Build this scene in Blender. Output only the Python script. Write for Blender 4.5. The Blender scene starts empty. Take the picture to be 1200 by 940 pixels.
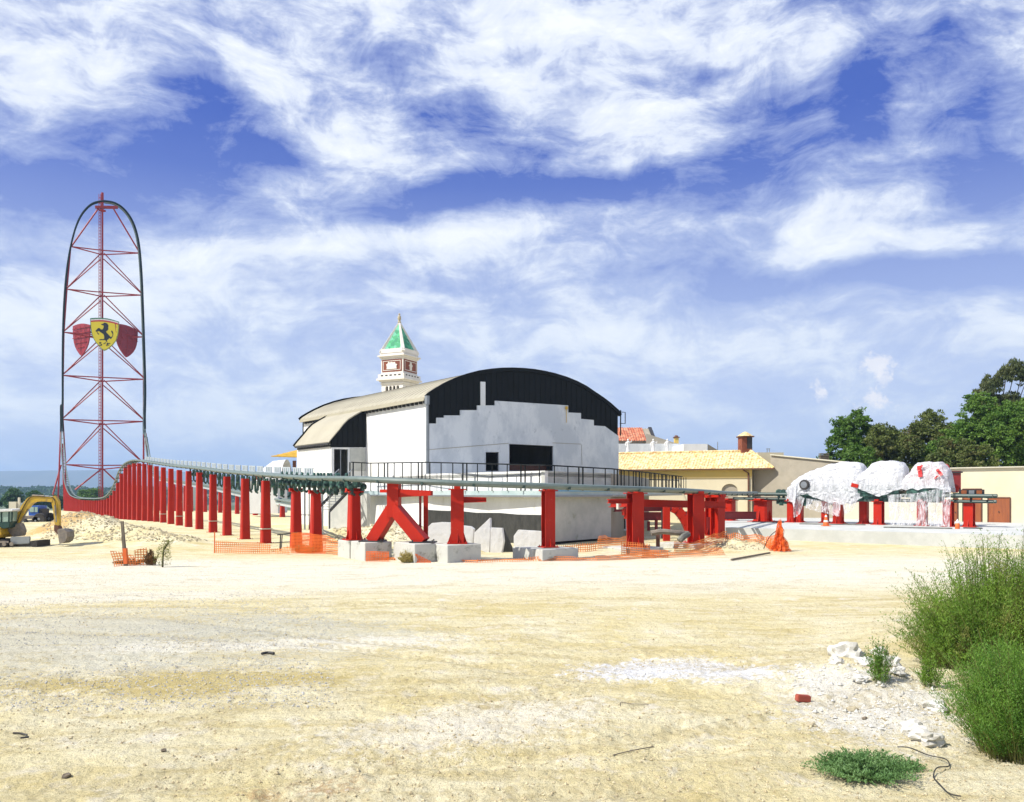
import bpy, math, random
import numpy as np
from mathutils import Vector, Matrix, geometry
from math import radians, sin, cos, pi, sqrt, atan2
random.seed(7)
RNG = np.random.default_rng(11)
F = 950.0      # focal length in pixels of the 1200 px wide picture
H = 3.5        # eye height
CX, HY = 600.0, 577.0
scene = bpy.context.scene
COL = scene.collection
ORG = {}

def W(px, py, Y):
    return Vector(((px-CX)/F*Y, Y, H-(py-HY)/F*Y))

# ------------------------------------------------------------------ noise / terrain
def _hash(ix, iy, s):
    n = (ix*374761393 + iy*668265263 + s*974634777) & 0xffffffff
    n = ((n ^ (n >> 13))*1274126177) & 0xffffffff
    n = n ^ (n >> 16)
    return (n & 0xffff)/65535.0
def vnoise(x, y, s=0):
    x = np.asarray(x, dtype=float); y = np.asarray(y, dtype=float)
    fx = np.floor(x); fy = np.floor(y)
    ix = fx.astype(np.int64); iy = fy.astype(np.int64)
    tx = x-fx; ty = y-fy
    tx = tx*tx*(3-2*tx); ty = ty*ty*(3-2*ty)
    a = _hash(ix, iy, s); b = _hash(ix+1, iy, s); c = _hash(ix, iy+1, s); d = _hash(ix+1, iy+1, s)
    return (a*(1-tx)+b*tx)*(1-ty)+(c*(1-tx)+d*tx)*ty
def fbm(x, y, s=0, o=4):
    v = 0; a = .5; t = 0
    for i in range(o):
        v = v+a*vnoise(x*2**i, y*2**i, s+i*17); t += a; a *= .5
    return v/t
def smooth(a, b, x):
    t = np.clip((x-a)/(b-a), 0, 1); return t*t*(3-2*t)
def gauss(x, y, px, Y, sx, sy, rot=0):
    cx = (px-CX)/F*Y
    dx = x-cx; dy = y-Y
    c, s = cos(rot), sin(rot)
    u = (dx*c+dy*s)/sx; v = (-dx*s+dy*c)/sy
    return np.exp(-(u*u+v*v))
def gz(x, y):
    x = np.asarray(x, dtype=float); y = np.asarray(y, dtype=float)
    z = np.zeros(np.broadcast(x, y).shape)
    left = smooth(-24, -40, x)
    r = np.sqrt(x*x+y*y)
    dl = np.interp(y, [95, 136, 199, 290, 420, 900, 2500], [0, -.95, -1.4, -3, -9, -16, -22])
    da = np.interp(r, [230, 420, 900, 2500], [0, -6, -16, -22])
    z = z + dl*left + da*(1-left)
    # spoil heaps
    z = z + 1.75*gauss(x, y, 98, 61, 3.4, 3.0, .3)*(.75+.5*fbm(x*.9, y*.9, 3))
    z = z + 1.35*gauss(x, y, 130, 58, 3.4, 2.4, -.3)*(.7+.6*fbm(x*1.1, y*1.1, 5))
    z = z + .85*gauss(x, y, 172, 55.5, 2.6, 1.8)*(.7+.6*fbm(x*1.3, y*1.3, 6))
    z = z + .6*gauss(x, y, 208, 53.5, 2.4, 1.3)*(.7+.6*fbm(x*1.3, y*1.3, 7))
    z = z + .8*gauss(x, y, 60, 75, 8, 6)
    z = z + 1.6*gauss(x, y, 462, 57, 2.7, 2.0)*(.7+.6*fbm(x*1.4, y*1.4, 8))
    z = z + .8*gauss(x, y, 400, 60, 3.5, 2.5)*(.7+.6*fbm(x*1.4, y*1.4, 8))
    z = z + .55*gauss(x, y, 868, 50, 2.4, 1.6)*(.6+.8*fbm(x*1.4, y*1.4, 9))
    z = z + .35*gauss(x, y, 700, 46, 4.0, 1.4)
    # rubble shoulder, lower right
    z = z + .30*gauss(x, y, 1030, 14.6, 1.7, 1.9)*(.6+.8*fbm(x*2, y*2, 12))
    z = z + .35*smooth(7.0, 10.0, x)*smooth(24, 16, y)*smooth(4, 7, y)
    # undulation + roughness
    fade = smooth(120, 40, r)
    z = z + fade*(.22*(fbm(x*.12, y*.12, 21, 3)-.5)*smooth(3, 12, r))
    nf = smooth(42, 10, r)
    road = np.exp(-((y-(36+.05*x))/6.5)**2)
    rough = (1-.8*road)
    m = smooth(.42, .62, fbm(x*.25, y*.25, 31, 3))
    z = z + nf*rough*(.09*(fbm(x*.8, y*1.1, 22, 3)-.5) + (.03+.07*m)*(fbm(x*3.2, y*3.6, 23, 3)-.5)
                      + .042*(fbm(x*11, y*12, 24, 2)-.5))
    # tyre ruts
    for (a, b, w0, off) in ((.28, 9.5, .28, 0), (.28, 11.3, .28, 0), (-.42, 16.0, .3, 0), (-.42, 17.9, .3, 0), (.1, 24.0, .35, 0), (.1, 26.0, .35, 0)):
        d = (y-(b+a*x+.6*np.sin(x*.35+b)))/sqrt(1+a*a)
        z = z - smooth(60, 25, r)*.055*np.exp(-(d/w0)**2)*(.92+.08*np.sin(x*26))
    return z
def gh(x, y): return float(gz(np.array([x]), np.array([y]))[0])
def GP(px, Y):
    x = (px-CX)/F*Y
    return Vector((x, Y, gh(x, Y)))

# ------------------------------------------------------------------ mesh builder
class MB:
    def __init__(s): s.v = []; s.f = []; s.m = []
    def add(s, vs, fs, mi=0):
        o = len(s.v); s.v += [tuple(p) for p in vs]
        s.f += [tuple(i+o for i in f) for f in fs]; s.m += [mi]*len(fs); return s
    def box(s, c, d, rz=0, mi=0, M=None):
        x, y, z = d[0]/2, d[1]/2, d[2]/2
        P = [Vector((a, b, e)) for a in (-x, x) for b in (-y, y) for e in (-z, z)]
        R = M if M is not None else Matrix.Rotation(rz, 3, 'Z')
        c = Vector(c)
        return s.add([c+R@p for p in P], [(0,1,3,2),(4,6,7,5),(0,4,5,1),(2,3,7,6),(0,2,6,4),(1,5,7,3)], mi)
    def bar(s, a, b, w, h=None, mi=0, up=(0,0,1), w2=None, h2=None):
        a = Vector(a); b = Vector(b); h = h or w
        w2 = w2 or w; h2 = h2 or (h if w2 == w else w2)
        d = (b-a).normalized(); u = Vector(up)
        if abs(d.dot(u)) > .98: u = Vector((0,1,0)) if abs(d.y) < .9 else Vector((1,0,0))
        r = d.cross(u).normalized(); u = r.cross(d).normalized()
        vs = [a+r*(i*w/2)+u*(j*h/2) for i, j in ((-1,-1),(1,-1),(1,1),(-1,1))]+[b+r*(i*w2/2)+u*(j*h2/2) for i, j in ((-1,-1),(1,-1),(1,1),(-1,1))]
        return s.add(vs, [(0,3,2,1),(4,5,6,7),(0,1,5,4),(1,2,6,5),(2,3,7,6),(3,0,4,7)], mi)
    def tube(s, pts, r, n=8, mi=0, caps=True, radii=None):
        pts = [Vector(p) for p in pts]; N = len(pts); vs = []
        prev = None
        for i, p in enumerate(pts):
            d = (pts[min(i+1, N-1)]-pts[max(i-1, 0)]).normalized()
            if prev is None:
                u = Vector((0,0,1)) if abs(d.z) < .9 else Vector((0,1,0))
                a = d.cross(u).normalized()
            else:
                a = (prev-d*prev.dot(d)).normalized()
            prev = a; b = d.cross(a)
            rr = radii[i] if radii else r
            for k in range(n):
                t = 2*pi*k/n; vs.append(p+a*(cos(t)*rr)+b*(sin(t)*rr))
        fs = [(i*n+k, i*n+(k+1) % n, (i+1)*n+(k+1) % n, (i+1)*n+k) for i in range(N-1) for k in range(n)]
        if caps: fs += [tuple(range(n))[::-1], tuple((N-1)*n+k for k in range(n))]
        return s.add(vs, fs, mi)
    def lathe(s, c, prof, n=16, mi=0, axis=None):
        c = Vector(c); vs = []
        R = Vector((0,0,1)).rotation_difference(Vector(axis)).to_matrix() if axis is not None else Matrix.Identity(3)
        for (r, z) in prof:
            for k in range(n):
                t = 2*pi*(k+.5)/n; vs.append(c+R@Vector((r*cos(t), r*sin(t), z)))
        N = len(prof)
        fs = [(i*n+k, i*n+(k+1) % n, (i+1)*n+(k+1) % n, (i+1)*n+k) for i in range(N-1) for k in range(n)]
        fs += [tuple(range(n))[::-1], tuple((N-1)*n+k for k in range(n))]
        return s.add(vs, fs, mi)
    def plate(s, loops, fn, T, mi=0, mside=None):
        """loops of 2D points (first outer, others holes); fn(u,v)->3D; T thickness vector"""
        T = Vector(T); flat = [p for l in loops for p in l]
        tris = geometry.tessellate_polygon([[Vector((p[0], p[1], 0)) for p in l] for l in loops])
        A = [Vector(fn(*p)) for p in flat]; B = [a+T for a in A]; n = len(A)
        fs = [tuple(t) for t in tris]+[tuple(i+n for i in reversed(t)) for t in tris]
        o = 0; sd = []
        for l in loops:
            k = len(l)
            for i in range(k): sd.append((o+i, o+(i+1) % k, o+(i+1) % k+n, o+i+n))
            o += k
        base = len(s.v)
        s.add(A+B, fs, mi)
        s.f += [tuple(i+base for i in f) for f in sd]; s.m += [mi if mside is None else mside]*len(sd)
        return s
    def grid(s, fn, nu, nv, mi=0, flip=False):
        vs = [fn(i/nu, j/nv) for j in range(nv+1) for i in range(nu+1)]
        fs = []
        for j in range(nv):
            for i in range(nu):
                a = j*(nu+1)+i; q = (a, a+1, a+nu+2, a+nu+1); fs.append(q[::-1] if flip else q)
        return s.add(vs, fs, mi)
    def build(s, name, mats, parent=None, org=None, smooth=False, label=None, fix=True):
        me = bpy.data.meshes.new(name)
        if parent is not None: o0 = ORG[parent.name]
        elif org is not None: o0 = Vector(org)
        else:
            zs = [p[2] for p in s.v]; o0 = Vector((sum(p[0] for p in s.v)/len(s.v), sum(p[1] for p in s.v)/len(s.v), min(zs)))
        me.from_pydata([(p[0]-o0.x, p[1]-o0.y, p[2]-o0.z) for p in s.v], [], s.f)
        if not isinstance(mats, (list, tuple)): mats = [mats]
        for m in mats: me.materials.append(m)
        if len(mats) > 1: me.polygons.foreach_set('material_index', s.m)
        if fix:
            import bmesh
            bm = bmesh.new(); bm.from_mesh(me); bmesh.ops.recalc_face_normals(bm, faces=bm.faces); bm.to_mesh(me); bm.free()
        if smooth:
            me.polygons.foreach_set('use_smooth', [True]*len(me.polygons))
            try: me.set_sharp_from_angle(angle=radians(40))
            except Exception: pass
        me.update()
        o = bpy.data.objects.new(name, me); COL.objects.link(o)
        if parent is not None: o.parent = parent
        else: o.location = o0
        ORG[o.name] = o0
        if label: o['label'] = label
        return o

def tag(o, label, cat, group=None, kind=None):
    o['label'] = label; o['category'] = cat
    if group: o['group'] = group
    if kind: o['kind'] = kind
    return o
def struct(o): o['kind'] = 'structure'; return o
def empty(name, loc, label, cat, group=None, kind=None):
    o = bpy.data.objects.new(name, None); COL.objects.link(o); o.location = loc
    o.empty_display_size = .3
    ORG[o.name] = Vector(loc); return tag(o, label, cat, group, kind)

# ------------------------------------------------------------------ materials
def node(nt, t, **k):
    n = nt.nodes.new(t)
    for a, b in k.items(): setattr(n, a, b)
    return n
def newmat(name):
    m = bpy.data.materials.new(name); m.use_nodes = True; nt = m.node_tree
    b = nt.nodes['Principled BSDF']; return m, nt, b
def noisef(nt, pos, scale, detail=4, rough=.6, dist=0):
    n = node(nt, 'ShaderNodeTexNoise'); n.inputs['Scale'].default_value = scale
    n.inputs['Detail'].default_value = detail; n.inputs['Roughness'].default_value = rough
    n.inputs['Distortion'].default_value = dist
    nt.links.new(pos, n.inputs['Vector']); return n.outputs['Fac']
def ramp(nt, fac, a, b, ca=(0,0,0,1), cb=(1,1,1,1)):
    r = node(nt, 'ShaderNodeValToRGB'); e = r.color_ramp.elements
    e[0].position = a; e[0].color = ca; e[1].position = b; e[1].color = cb
    nt.links.new(fac, r.inputs[0]); return r.outputs[0]
def mixc(nt, fac, a, b, mode='MIX'):
    m = node(nt, 'ShaderNodeMix', data_type='RGBA', blend_type=mode)
    for sock, v in ((m.inputs[0], fac), (m.inputs[6], a), (m.inputs[7], b)):
        if isinstance(v, (float, int)): sock.default_value = v
        elif isinstance(v, tuple): sock.default_value = v if len(v) == 4 else (*v, 1)
        else: nt.links.new(v, sock)
    return m.outputs[2]
def mth(nt, op, a, b=None, clamp=False):
    m = node(nt, 'ShaderNodeMath', operation=op); m.use_clamp = clamp
    for i, v in enumerate((a, b)):
        if v is None: continue
        if isinstance(v, (float, int)): m.inputs[i].default_value = v
        else: nt.links.new(v, m.inputs[i])
    return m.outputs[0]
def position(nt, scale=None):
    g = node(nt, 'ShaderNodeNewGeometry').outputs['Position']
    if scale:
        v = node(nt, 'ShaderNodeVectorMath', operation='MULTIPLY'); nt.links.new(g, v.inputs[0]); v.inputs[1].default_value = scale; return v.outputs[0]
    return g
def bump(nt, b, h, dist=.01, strength=.6):
    bn = node(nt, 'ShaderNodeBump'); bn.inputs['Distance'].default_value = dist; bn.inputs['Strength'].default_value = strength
    nt.links.new(h, bn.inputs['Height']); nt.links.new(bn.outputs[0], b.inputs['Normal']); return bn
def mat(name, col, rough=.6, col2=None, scale=2.0, amt=.5, metal=0, bs=None, bd=.01, stretch=None, spec=None, dirt=None):
    m, nt, b = newmat(name); pos = position(nt, stretch)
    c2 = col2 or tuple(c*.8 for c in col)
    n = noisef(nt, pos, scale, 5, .65)
    f = ramp(nt, n, .5-.25*(1.2-amt), .5+.25*(1.2-amt))
    c = mixc(nt, f, (*col, 1), (*c2, 1))
    if dirt:
        n2 = noisef(nt, pos, dirt[1], 6, .7)
        c = mixc(nt, ramp(nt, n2, dirt[2], dirt[2]+.15), c, (*dirt[0], 1))
    nt.links.new(c, b.inputs['Base Color'])
    b.inputs['Roughness'].default_value = rough; b.inputs['Metallic'].default_value = metal
    if spec is not None: b.inputs['Specular IOR Level'].default_value = spec
    if bs: bump(nt, b, noisef(nt, pos, bs, 4, .6), bd)
    return m

M = {}
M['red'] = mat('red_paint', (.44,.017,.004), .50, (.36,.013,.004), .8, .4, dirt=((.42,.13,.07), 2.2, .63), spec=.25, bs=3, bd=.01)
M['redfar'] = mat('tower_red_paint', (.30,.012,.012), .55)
M['darkred'] = mat('dark_red_paint', (.25,.02,.02), .5)
M['track'] = mat('track_grey_green', (.105,.145,.13), .45, (.15,.19,.175), 3)
M['trackdark'] = mat('track_dark_green', (.018,.045,.035), .5, (.03,.06,.05), 4)
M['brake'] = mat('brake_dark_green', (.010,.035,.028), .5, (.05,.13,.10), 4, .9)
M['fin'] = mat('pale_metal_fin', (.55,.60,.60), .35, metal=.3)
M['white'] = mat('white_render', (.76,.76,.74), .8, (.67,.67,.64), .7, .7, dirt=((.54,.53,.47), 1.6, .60), stretch=(1,1,.4))
M['grey'] = mat('grey_render', (.52,.55,.57), .85, (.66,.68,.68), .45, .9, dirt=((.36,.39,.41), 1.6, .60), bs=12, stretch=(1,1,.55))
M['concrete'] = mat('concrete', (.40,.41,.38), .85, (.50,.50,.46), .6, .8, dirt=((.26,.27,.19), .9, .60), bs=20)
M['plinth'] = mat('plinth_concrete', (.52,.51,.45), .85, (.46,.46,.42), 1.5, .8, dirt=((.20,.20,.15), 1.6, .54), bs=20)  # olive blotches: damp dirt that also paints in the blocks' side shade
M['darkplinth'] = mat('damp_concrete', (.10,.10,.09), .85, (.17,.17,.14), 2.5, .9, bs=20)
M['slab'] = mat('slab_concrete', (.52,.53,.50), .85, (.44,.45,.42), .6, .8, bs=20)
M['roof'] = mat('beige_roof_sheet', (.41,.38,.285), .6, (.36,.33,.245), .4, .6, spec=.25)
M['membrane'] = mat('black_membrane', (.018,.019,.017), .5, (.045,.045,.04), 3, .6, bs=8, bd=.04, dirt=((.16,.15,.12), 5.0, .68), stretch=(1,1,.35))
M['sheet'] = mat('white_sheet', (.78,.78,.77), .55, (.70,.70,.68), 1.5, .6, bs=2.5, bd=.08, dirt=((.55,.52,.40), 2.0, .64))
M['deck'] = mat('pale_teal_fascia', (.36,.46,.45), .5, (.45,.53,.52), .7, .8)
M['blueedge'] = mat('blue_film', (.16,.40,.60), .4)
M['rail'] = mat('black_rail', (.010,.013,.013), .6, spec=.2)
M['steel'] = mat('galvanised_steel', (.30,.32,.33), .4, metal=.5)
M['black'] = mat('dark_interior', (.006,.006,.007), .9)
M['dark'] = mat('dark_grey', (.03,.03,.032), .6)
M['glass'] = mat('window_glass', (.02,.03,.03), .05)
M['cream'] = mat('cream_render', (.66,.59,.41), .85, (.60,.53,.36), .5, .6, dirt=((.50,.44,.30), .8, .64))
M['yellowwall'] = mat('yellow_render', (.70,.50,.13), .85, (.64,.47,.14), .8, .5)
M['tan'] = mat('tan_render', (.36,.32,.25), .9, (.30,.27,.21), .35, .8, dirt=((.24,.21,.16), .6, .62))
M['tanpale'] = mat('pale_tan_render', (.58,.54,.42), .9, (.52,.49,.38), .5, .7)
M['stone'] = mat('white_stone', (.74,.71,.66), .8, (.66,.62,.55), .6, .6, dirt=((.50,.44,.38), .8, .66))
M['towertrack'] = mat('tower_track_dark', (.008,.018,.016), .7, spec=.12)
M['brick'] = mat('red_brick', (.23,.065,.03), .85, (.17,.045,.022), 1.5, .7)
M['wood'] = mat('brown_door', (.30,.085,.022), .6, (.22,.06,.018), 1.0, .7, stretch=(6,6,.6))
M['rust'] = mat('rust', (.15,.06,.03), .8, (.09,.04,.03), 4)
M['timber'] = mat('weathered_timber', (.20,.16,.11), .85, (.11,.09,.065), 3, .8, stretch=(8,8,1))
M['digger'] = mat('yellow_digger_paint', (.52,.33,.02), .45, (.42,.27,.03), 3, .6, dirt=((.20,.14,.06), 2.5, .54))
M['cabgreen'] = mat('dark_cab_frame', (.012,.05,.04), .4)
M['cabglass'] = mat('pale_cab_glass', (.30,.42,.36), .12)
M['cabroof'] = mat('white_cab_roof', (.75,.75,.72), .5)
M['rubber'] = mat('rubber', (.025,.024,.023), .85, (.05,.045,.04), 5)
M['digsteel'] = mat('muddy_steel', (.16,.14,.12), .7, (.25,.21,.16), 4, .8)
M['blue'] = mat('blue_tractor_paint', (.02,.10,.42), .4)
M['yellow'] = mat('emblem_yellow', (.80,.66,.015), .4, (.76,.62,.015), .3)
M['emblack'] = mat('emblem_black', (.008,.010,.010), .45)
M['emred'] = mat('emblem_red_back', (.28,.012,.018), .5, (.20,.010,.014), .5, .6)
M['emgreen'] = mat('emblem_green', (.02,.18,.08), .45)
M['emwhite'] = mat('emblem_white', (.78,.78,.76), .45)
M['emredband'] = mat('emblem_red_band', (.55,.02,.02), .45)
M['canopy'] = mat('yellow_canopy', (.62,.38,.04), .6)
M['whiteroof'] = mat('white_vault', (.75,.76,.78), .5)
M['bark'] = mat('bark', (.09,.065,.045), .9, (.05,.04,.03), 5, .7, bs=12, bd=.02)
M['stonechalk'] = mat('chalk_rubble', (.60,.59,.55), .9, (.46,.44,.38), 4, .8, bs=14, bd=.02)
M['clay'] = mat('red_clay', (.36,.07,.04), .85, (.28,.06,.04), 8)
M['mudrock'] = mat('sandy_stone', (.48,.42,.28), .9, (.34,.29,.19), 6, .8, bs=20)
M['wire'] = mat('dark_wire', (.03,.028,.025), .6)
M['orangepost'] = mat('orange_plastic', (.75,.14,.02), .5)

def clad():
    m, nt, b = newmat('black_cladding'); pos = position(nt); b.inputs['Specular IOR Level'].default_value = .12
    n = noisef(nt, pos, .6, 4); c = mixc(nt, n, (.005,.006,.006,1), (.012,.014,.014,1))
    nt.links.new(c, b.inputs['Base Color']); b.inputs['Roughness'].default_value = .55; return m
M['clad'] = clad()

def leafmat(name, a, b2, trans=.25, scale=.8, brown=None):
    m, nt, b = newmat(name); pos = position(nt)
    n = noisef(nt, pos, scale, 3)
    w = node(nt, 'ShaderNodeTexWhiteNoise', noise_dimensions='3D')
    v = node(nt, 'ShaderNodeVectorMath', operation='SNAP'); nt.links.new(pos, v.inputs[0]); v.inputs[1].default_value = (.25,)*3
    nt.links.new(v.outputs[0], w.inputs['Vector'])
    f = mth(nt, 'ADD', mth(nt, 'MULTIPLY', ramp(nt, n, .35, .65), .6), mth(nt, 'MULTIPLY', w.outputs['Value'], .4))
    c = mixc(nt, f, (*a, 1), (*b2, 1))
    if brown: c = mixc(nt, ramp(nt, noisef(nt, pos, brown[1], 3), brown[2], brown[2]+.12), c, (*brown[0], 1))
    nt.links.new(c, b.inputs['Base Color']); b.inputs['Roughness'].default_value = .6; b.inputs['Specular IOR Level'].default_value = .25
    t = node(nt, 'ShaderNodeBsdfTranslucent'); nt.links.new(mixc(nt, 1.0, c, (1.3,1.5,.6,1), 'MULTIPLY'), t.inputs[0])
    mx = node(nt, 'ShaderNodeMixShader'); mx.inputs[0].default_value = trans
    nt.links.new(b.outputs[0], mx.inputs[1]); nt.links.new(t.outputs[0], mx.inputs[2])
    nt.links.new(mx.outputs[0], nt.nodes['Material Output'].inputs[0]); return m
M['leafA'] = leafmat('leaf_dark_green', (.034,.095,.016), (.13,.22,.04), scale=.35)
M['leafB'] = leafmat('leaf_olive', (.05,.085,.018), (.18,.20,.06), scale=.5, brown=((.13,.10,.045), .35, .54))
M['leafC'] = leafmat('leaf_bright', (.045,.12,.018), (.18,.28,.05), scale=.4)
M['leafD'] = leafmat('needle_dark', (.04,.065,.022), (.12,.13,.05), scale=.5)
M['leafFar'] = leafmat('leaf_far', (.025,.07,.015), (.06,.13,.025), scale=.1)
M['broom'] = leafmat('broom_green', (.075,.16,.02), (.22,.34,.05), .3, scale=1.6, brown=((.26,.25,.08), 2.2, .55))
M['broom2'] = leafmat('broom_deep_green', (.055,.14,.02), (.17,.30,.045), .3, scale=2.0, brown=((.22,.23,.08), 2.4, .60))
M['weed'] = leafmat('weed_bluegreen', (.09,.19,.06), (.20,.32,.13), .25, scale=3)
M['drybrown'] = leafmat('dry_brown', (.17,.085,.035), (.26,.14,.06), .2, scale=3)
M['straw'] = leafmat('dry_straw', (.34,.27,.09), (.48,.38,.15), .2, scale=3)
M['drygrass'] = leafmat('dry_olive', (.16,.17,.05), (.24,.24,.09), .2, scale=3)

def tilemat(name, cols, sc):
    m, nt, b = newmat(name); pos = position(nt)
    vo = node(nt, 'ShaderNodeTexVoronoi'); vo.inputs['Scale'].default_value = sc; nt.links.new(pos, vo.inputs['Vector'])
    sep = node(nt, 'ShaderNodeSeparateColor'); nt.links.new(vo.outputs['Color'], sep.inputs[0])
    r = node(nt, 'ShaderNodeValToRGB'); r.color_ramp.interpolation = 'CONSTANT'; e = r.color_ramp.elements
    e[0].position = 0; e[0].color = (*cols[0], 1); e[1].position = 1/len(cols); e[1].color = (*cols[1], 1)
    for i, c in enumerate(cols[2:], 2):
        k = e.new(i/len(cols)); k.color = (*c, 1)
    nt.links.new(sep.outputs[0], r.inputs[0]); nt.links.new(r.outputs[0], b.inputs['Base Color']); b.inputs['Roughness'].default_value = .8; return m
M['tiles'] = tilemat('yellow_roof_tiles', [(.62,.50,.24),(.64,.44,.17),(.70,.60,.36),(.50,.31,.12),(.68,.55,.28),(.48,.38,.19),(.66,.54,.30)], 4.2)
M['redtiles'] = tilemat('terracotta_tiles', [(.42,.13,.06),(.50,.18,.09),(.36,.10,.05),(.48,.24,.14)], 2.6)
M['verdigris'] = tilemat('green_spire', [(.05,.30,.13),(.07,.38,.18),(.04,.24,.12),(.12,.40,.26)], 1.2)

def meshmat(name, col, sx, sz, hole, see=.0):
    m, nt, b = newmat(name); b.inputs['Base Color'].default_value = (*col, 1); b.inputs['Roughness'].default_value = .5
    uv = node(nt, 'ShaderNodeUVMap'); 
    s = node(nt, 'ShaderNodeSeparateXYZ'); nt.links.new(uv.outputs[0], s.inputs[0])
    fx = mth(nt, 'FRACT', mth(nt, 'MULTIPLY', s.outputs[0], sx)); fy = mth(nt, 'FRACT', mth(nt, 'MULTIPLY', s.outputs[1], sz))
    solid = mth(nt, 'MAXIMUM', mth(nt, 'LESS_THAN', fx, hole), mth(nt, 'LESS_THAN', fy, hole))
    t = node(nt, 'ShaderNodeBsdfTransparent'); mx = node(nt, 'ShaderNodeMixShader')
    tl = node(nt, 'ShaderNodeBsdfTranslucent'); tl.inputs[0].default_value = (*col, 1)
    m2 = node(nt, 'ShaderNodeMixShader'); m2.inputs[0].default_value = .35
    nt.links.new(b.outputs[0], m2.inputs[1]); nt.links.new(tl.outputs[0], m2.inputs[2])
    nt.links.new(solid, mx.inputs[0]); nt.links.new(t.outputs[0], mx.inputs[1]); nt.links.new(m2.outputs[0], mx.inputs[2])
    nt.links.new(mx.outputs[0], nt.nodes['Material Output'].inputs[0]); return m
M['net'] = meshmat('orange_netting', (.80,.25,.06), 8, 8, .34)
M['netfine'] = meshmat('orange_dense_netting', (.85,.16,.02), 12, 12, .45)

def film():
    m, nt, b = newmat('plastic_film'); pos = position(nt)
    b.inputs['Base Color'].default_value = (.84,.85,.87,1); b.inputs['Roughness'].default_value = .18
    n = noisef(nt, position(nt, (2.2,2.2,.55)), 1.6, 6, .65, 1.6)
    bump(nt, b, noisef(nt, pos, 2.4, 4, .55, 2.5), .14, 1.0)
    tl = node(nt, 'ShaderNodeBsdfTranslucent'); tl.inputs[0].default_value = (.85,.86,.9,1)
    t = node(nt, 'ShaderNodeBsdfTransparent')
    m1 = node(nt, 'ShaderNodeMixShader'); m1.inputs[0].default_value = .35
    nt.links.new(b.outputs[0], m1.inputs[1]); nt.links.new(tl.outputs[0], m1.inputs[2])
    mx = node(nt, 'ShaderNodeMixShader')
    nt.links.new(t.outputs[0], mx.inputs[1]); nt.links.new(m1.outputs[0], mx.inputs[2])
    nt.links.new(mx.outputs[0], nt.nodes['Material Output'].inputs[0])
    return m, nt, mx, n
m, nt, mx, n = film(); nt.links.new(ramp(nt, n, .36, .50, (.62,.62,.62,1)), mx.inputs[0]); M['film'] = m; m.name = 'opaque_plastic_wrap'
m, nt, mx, n = film(); nt.links.new(ramp(nt, n, .42, .60, (.14,.14,.14,1), (.85,.85,.85,1)), mx.inputs[0]); M['filmclear'] = m; m.name = 'clear_plastic_wrap'

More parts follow.
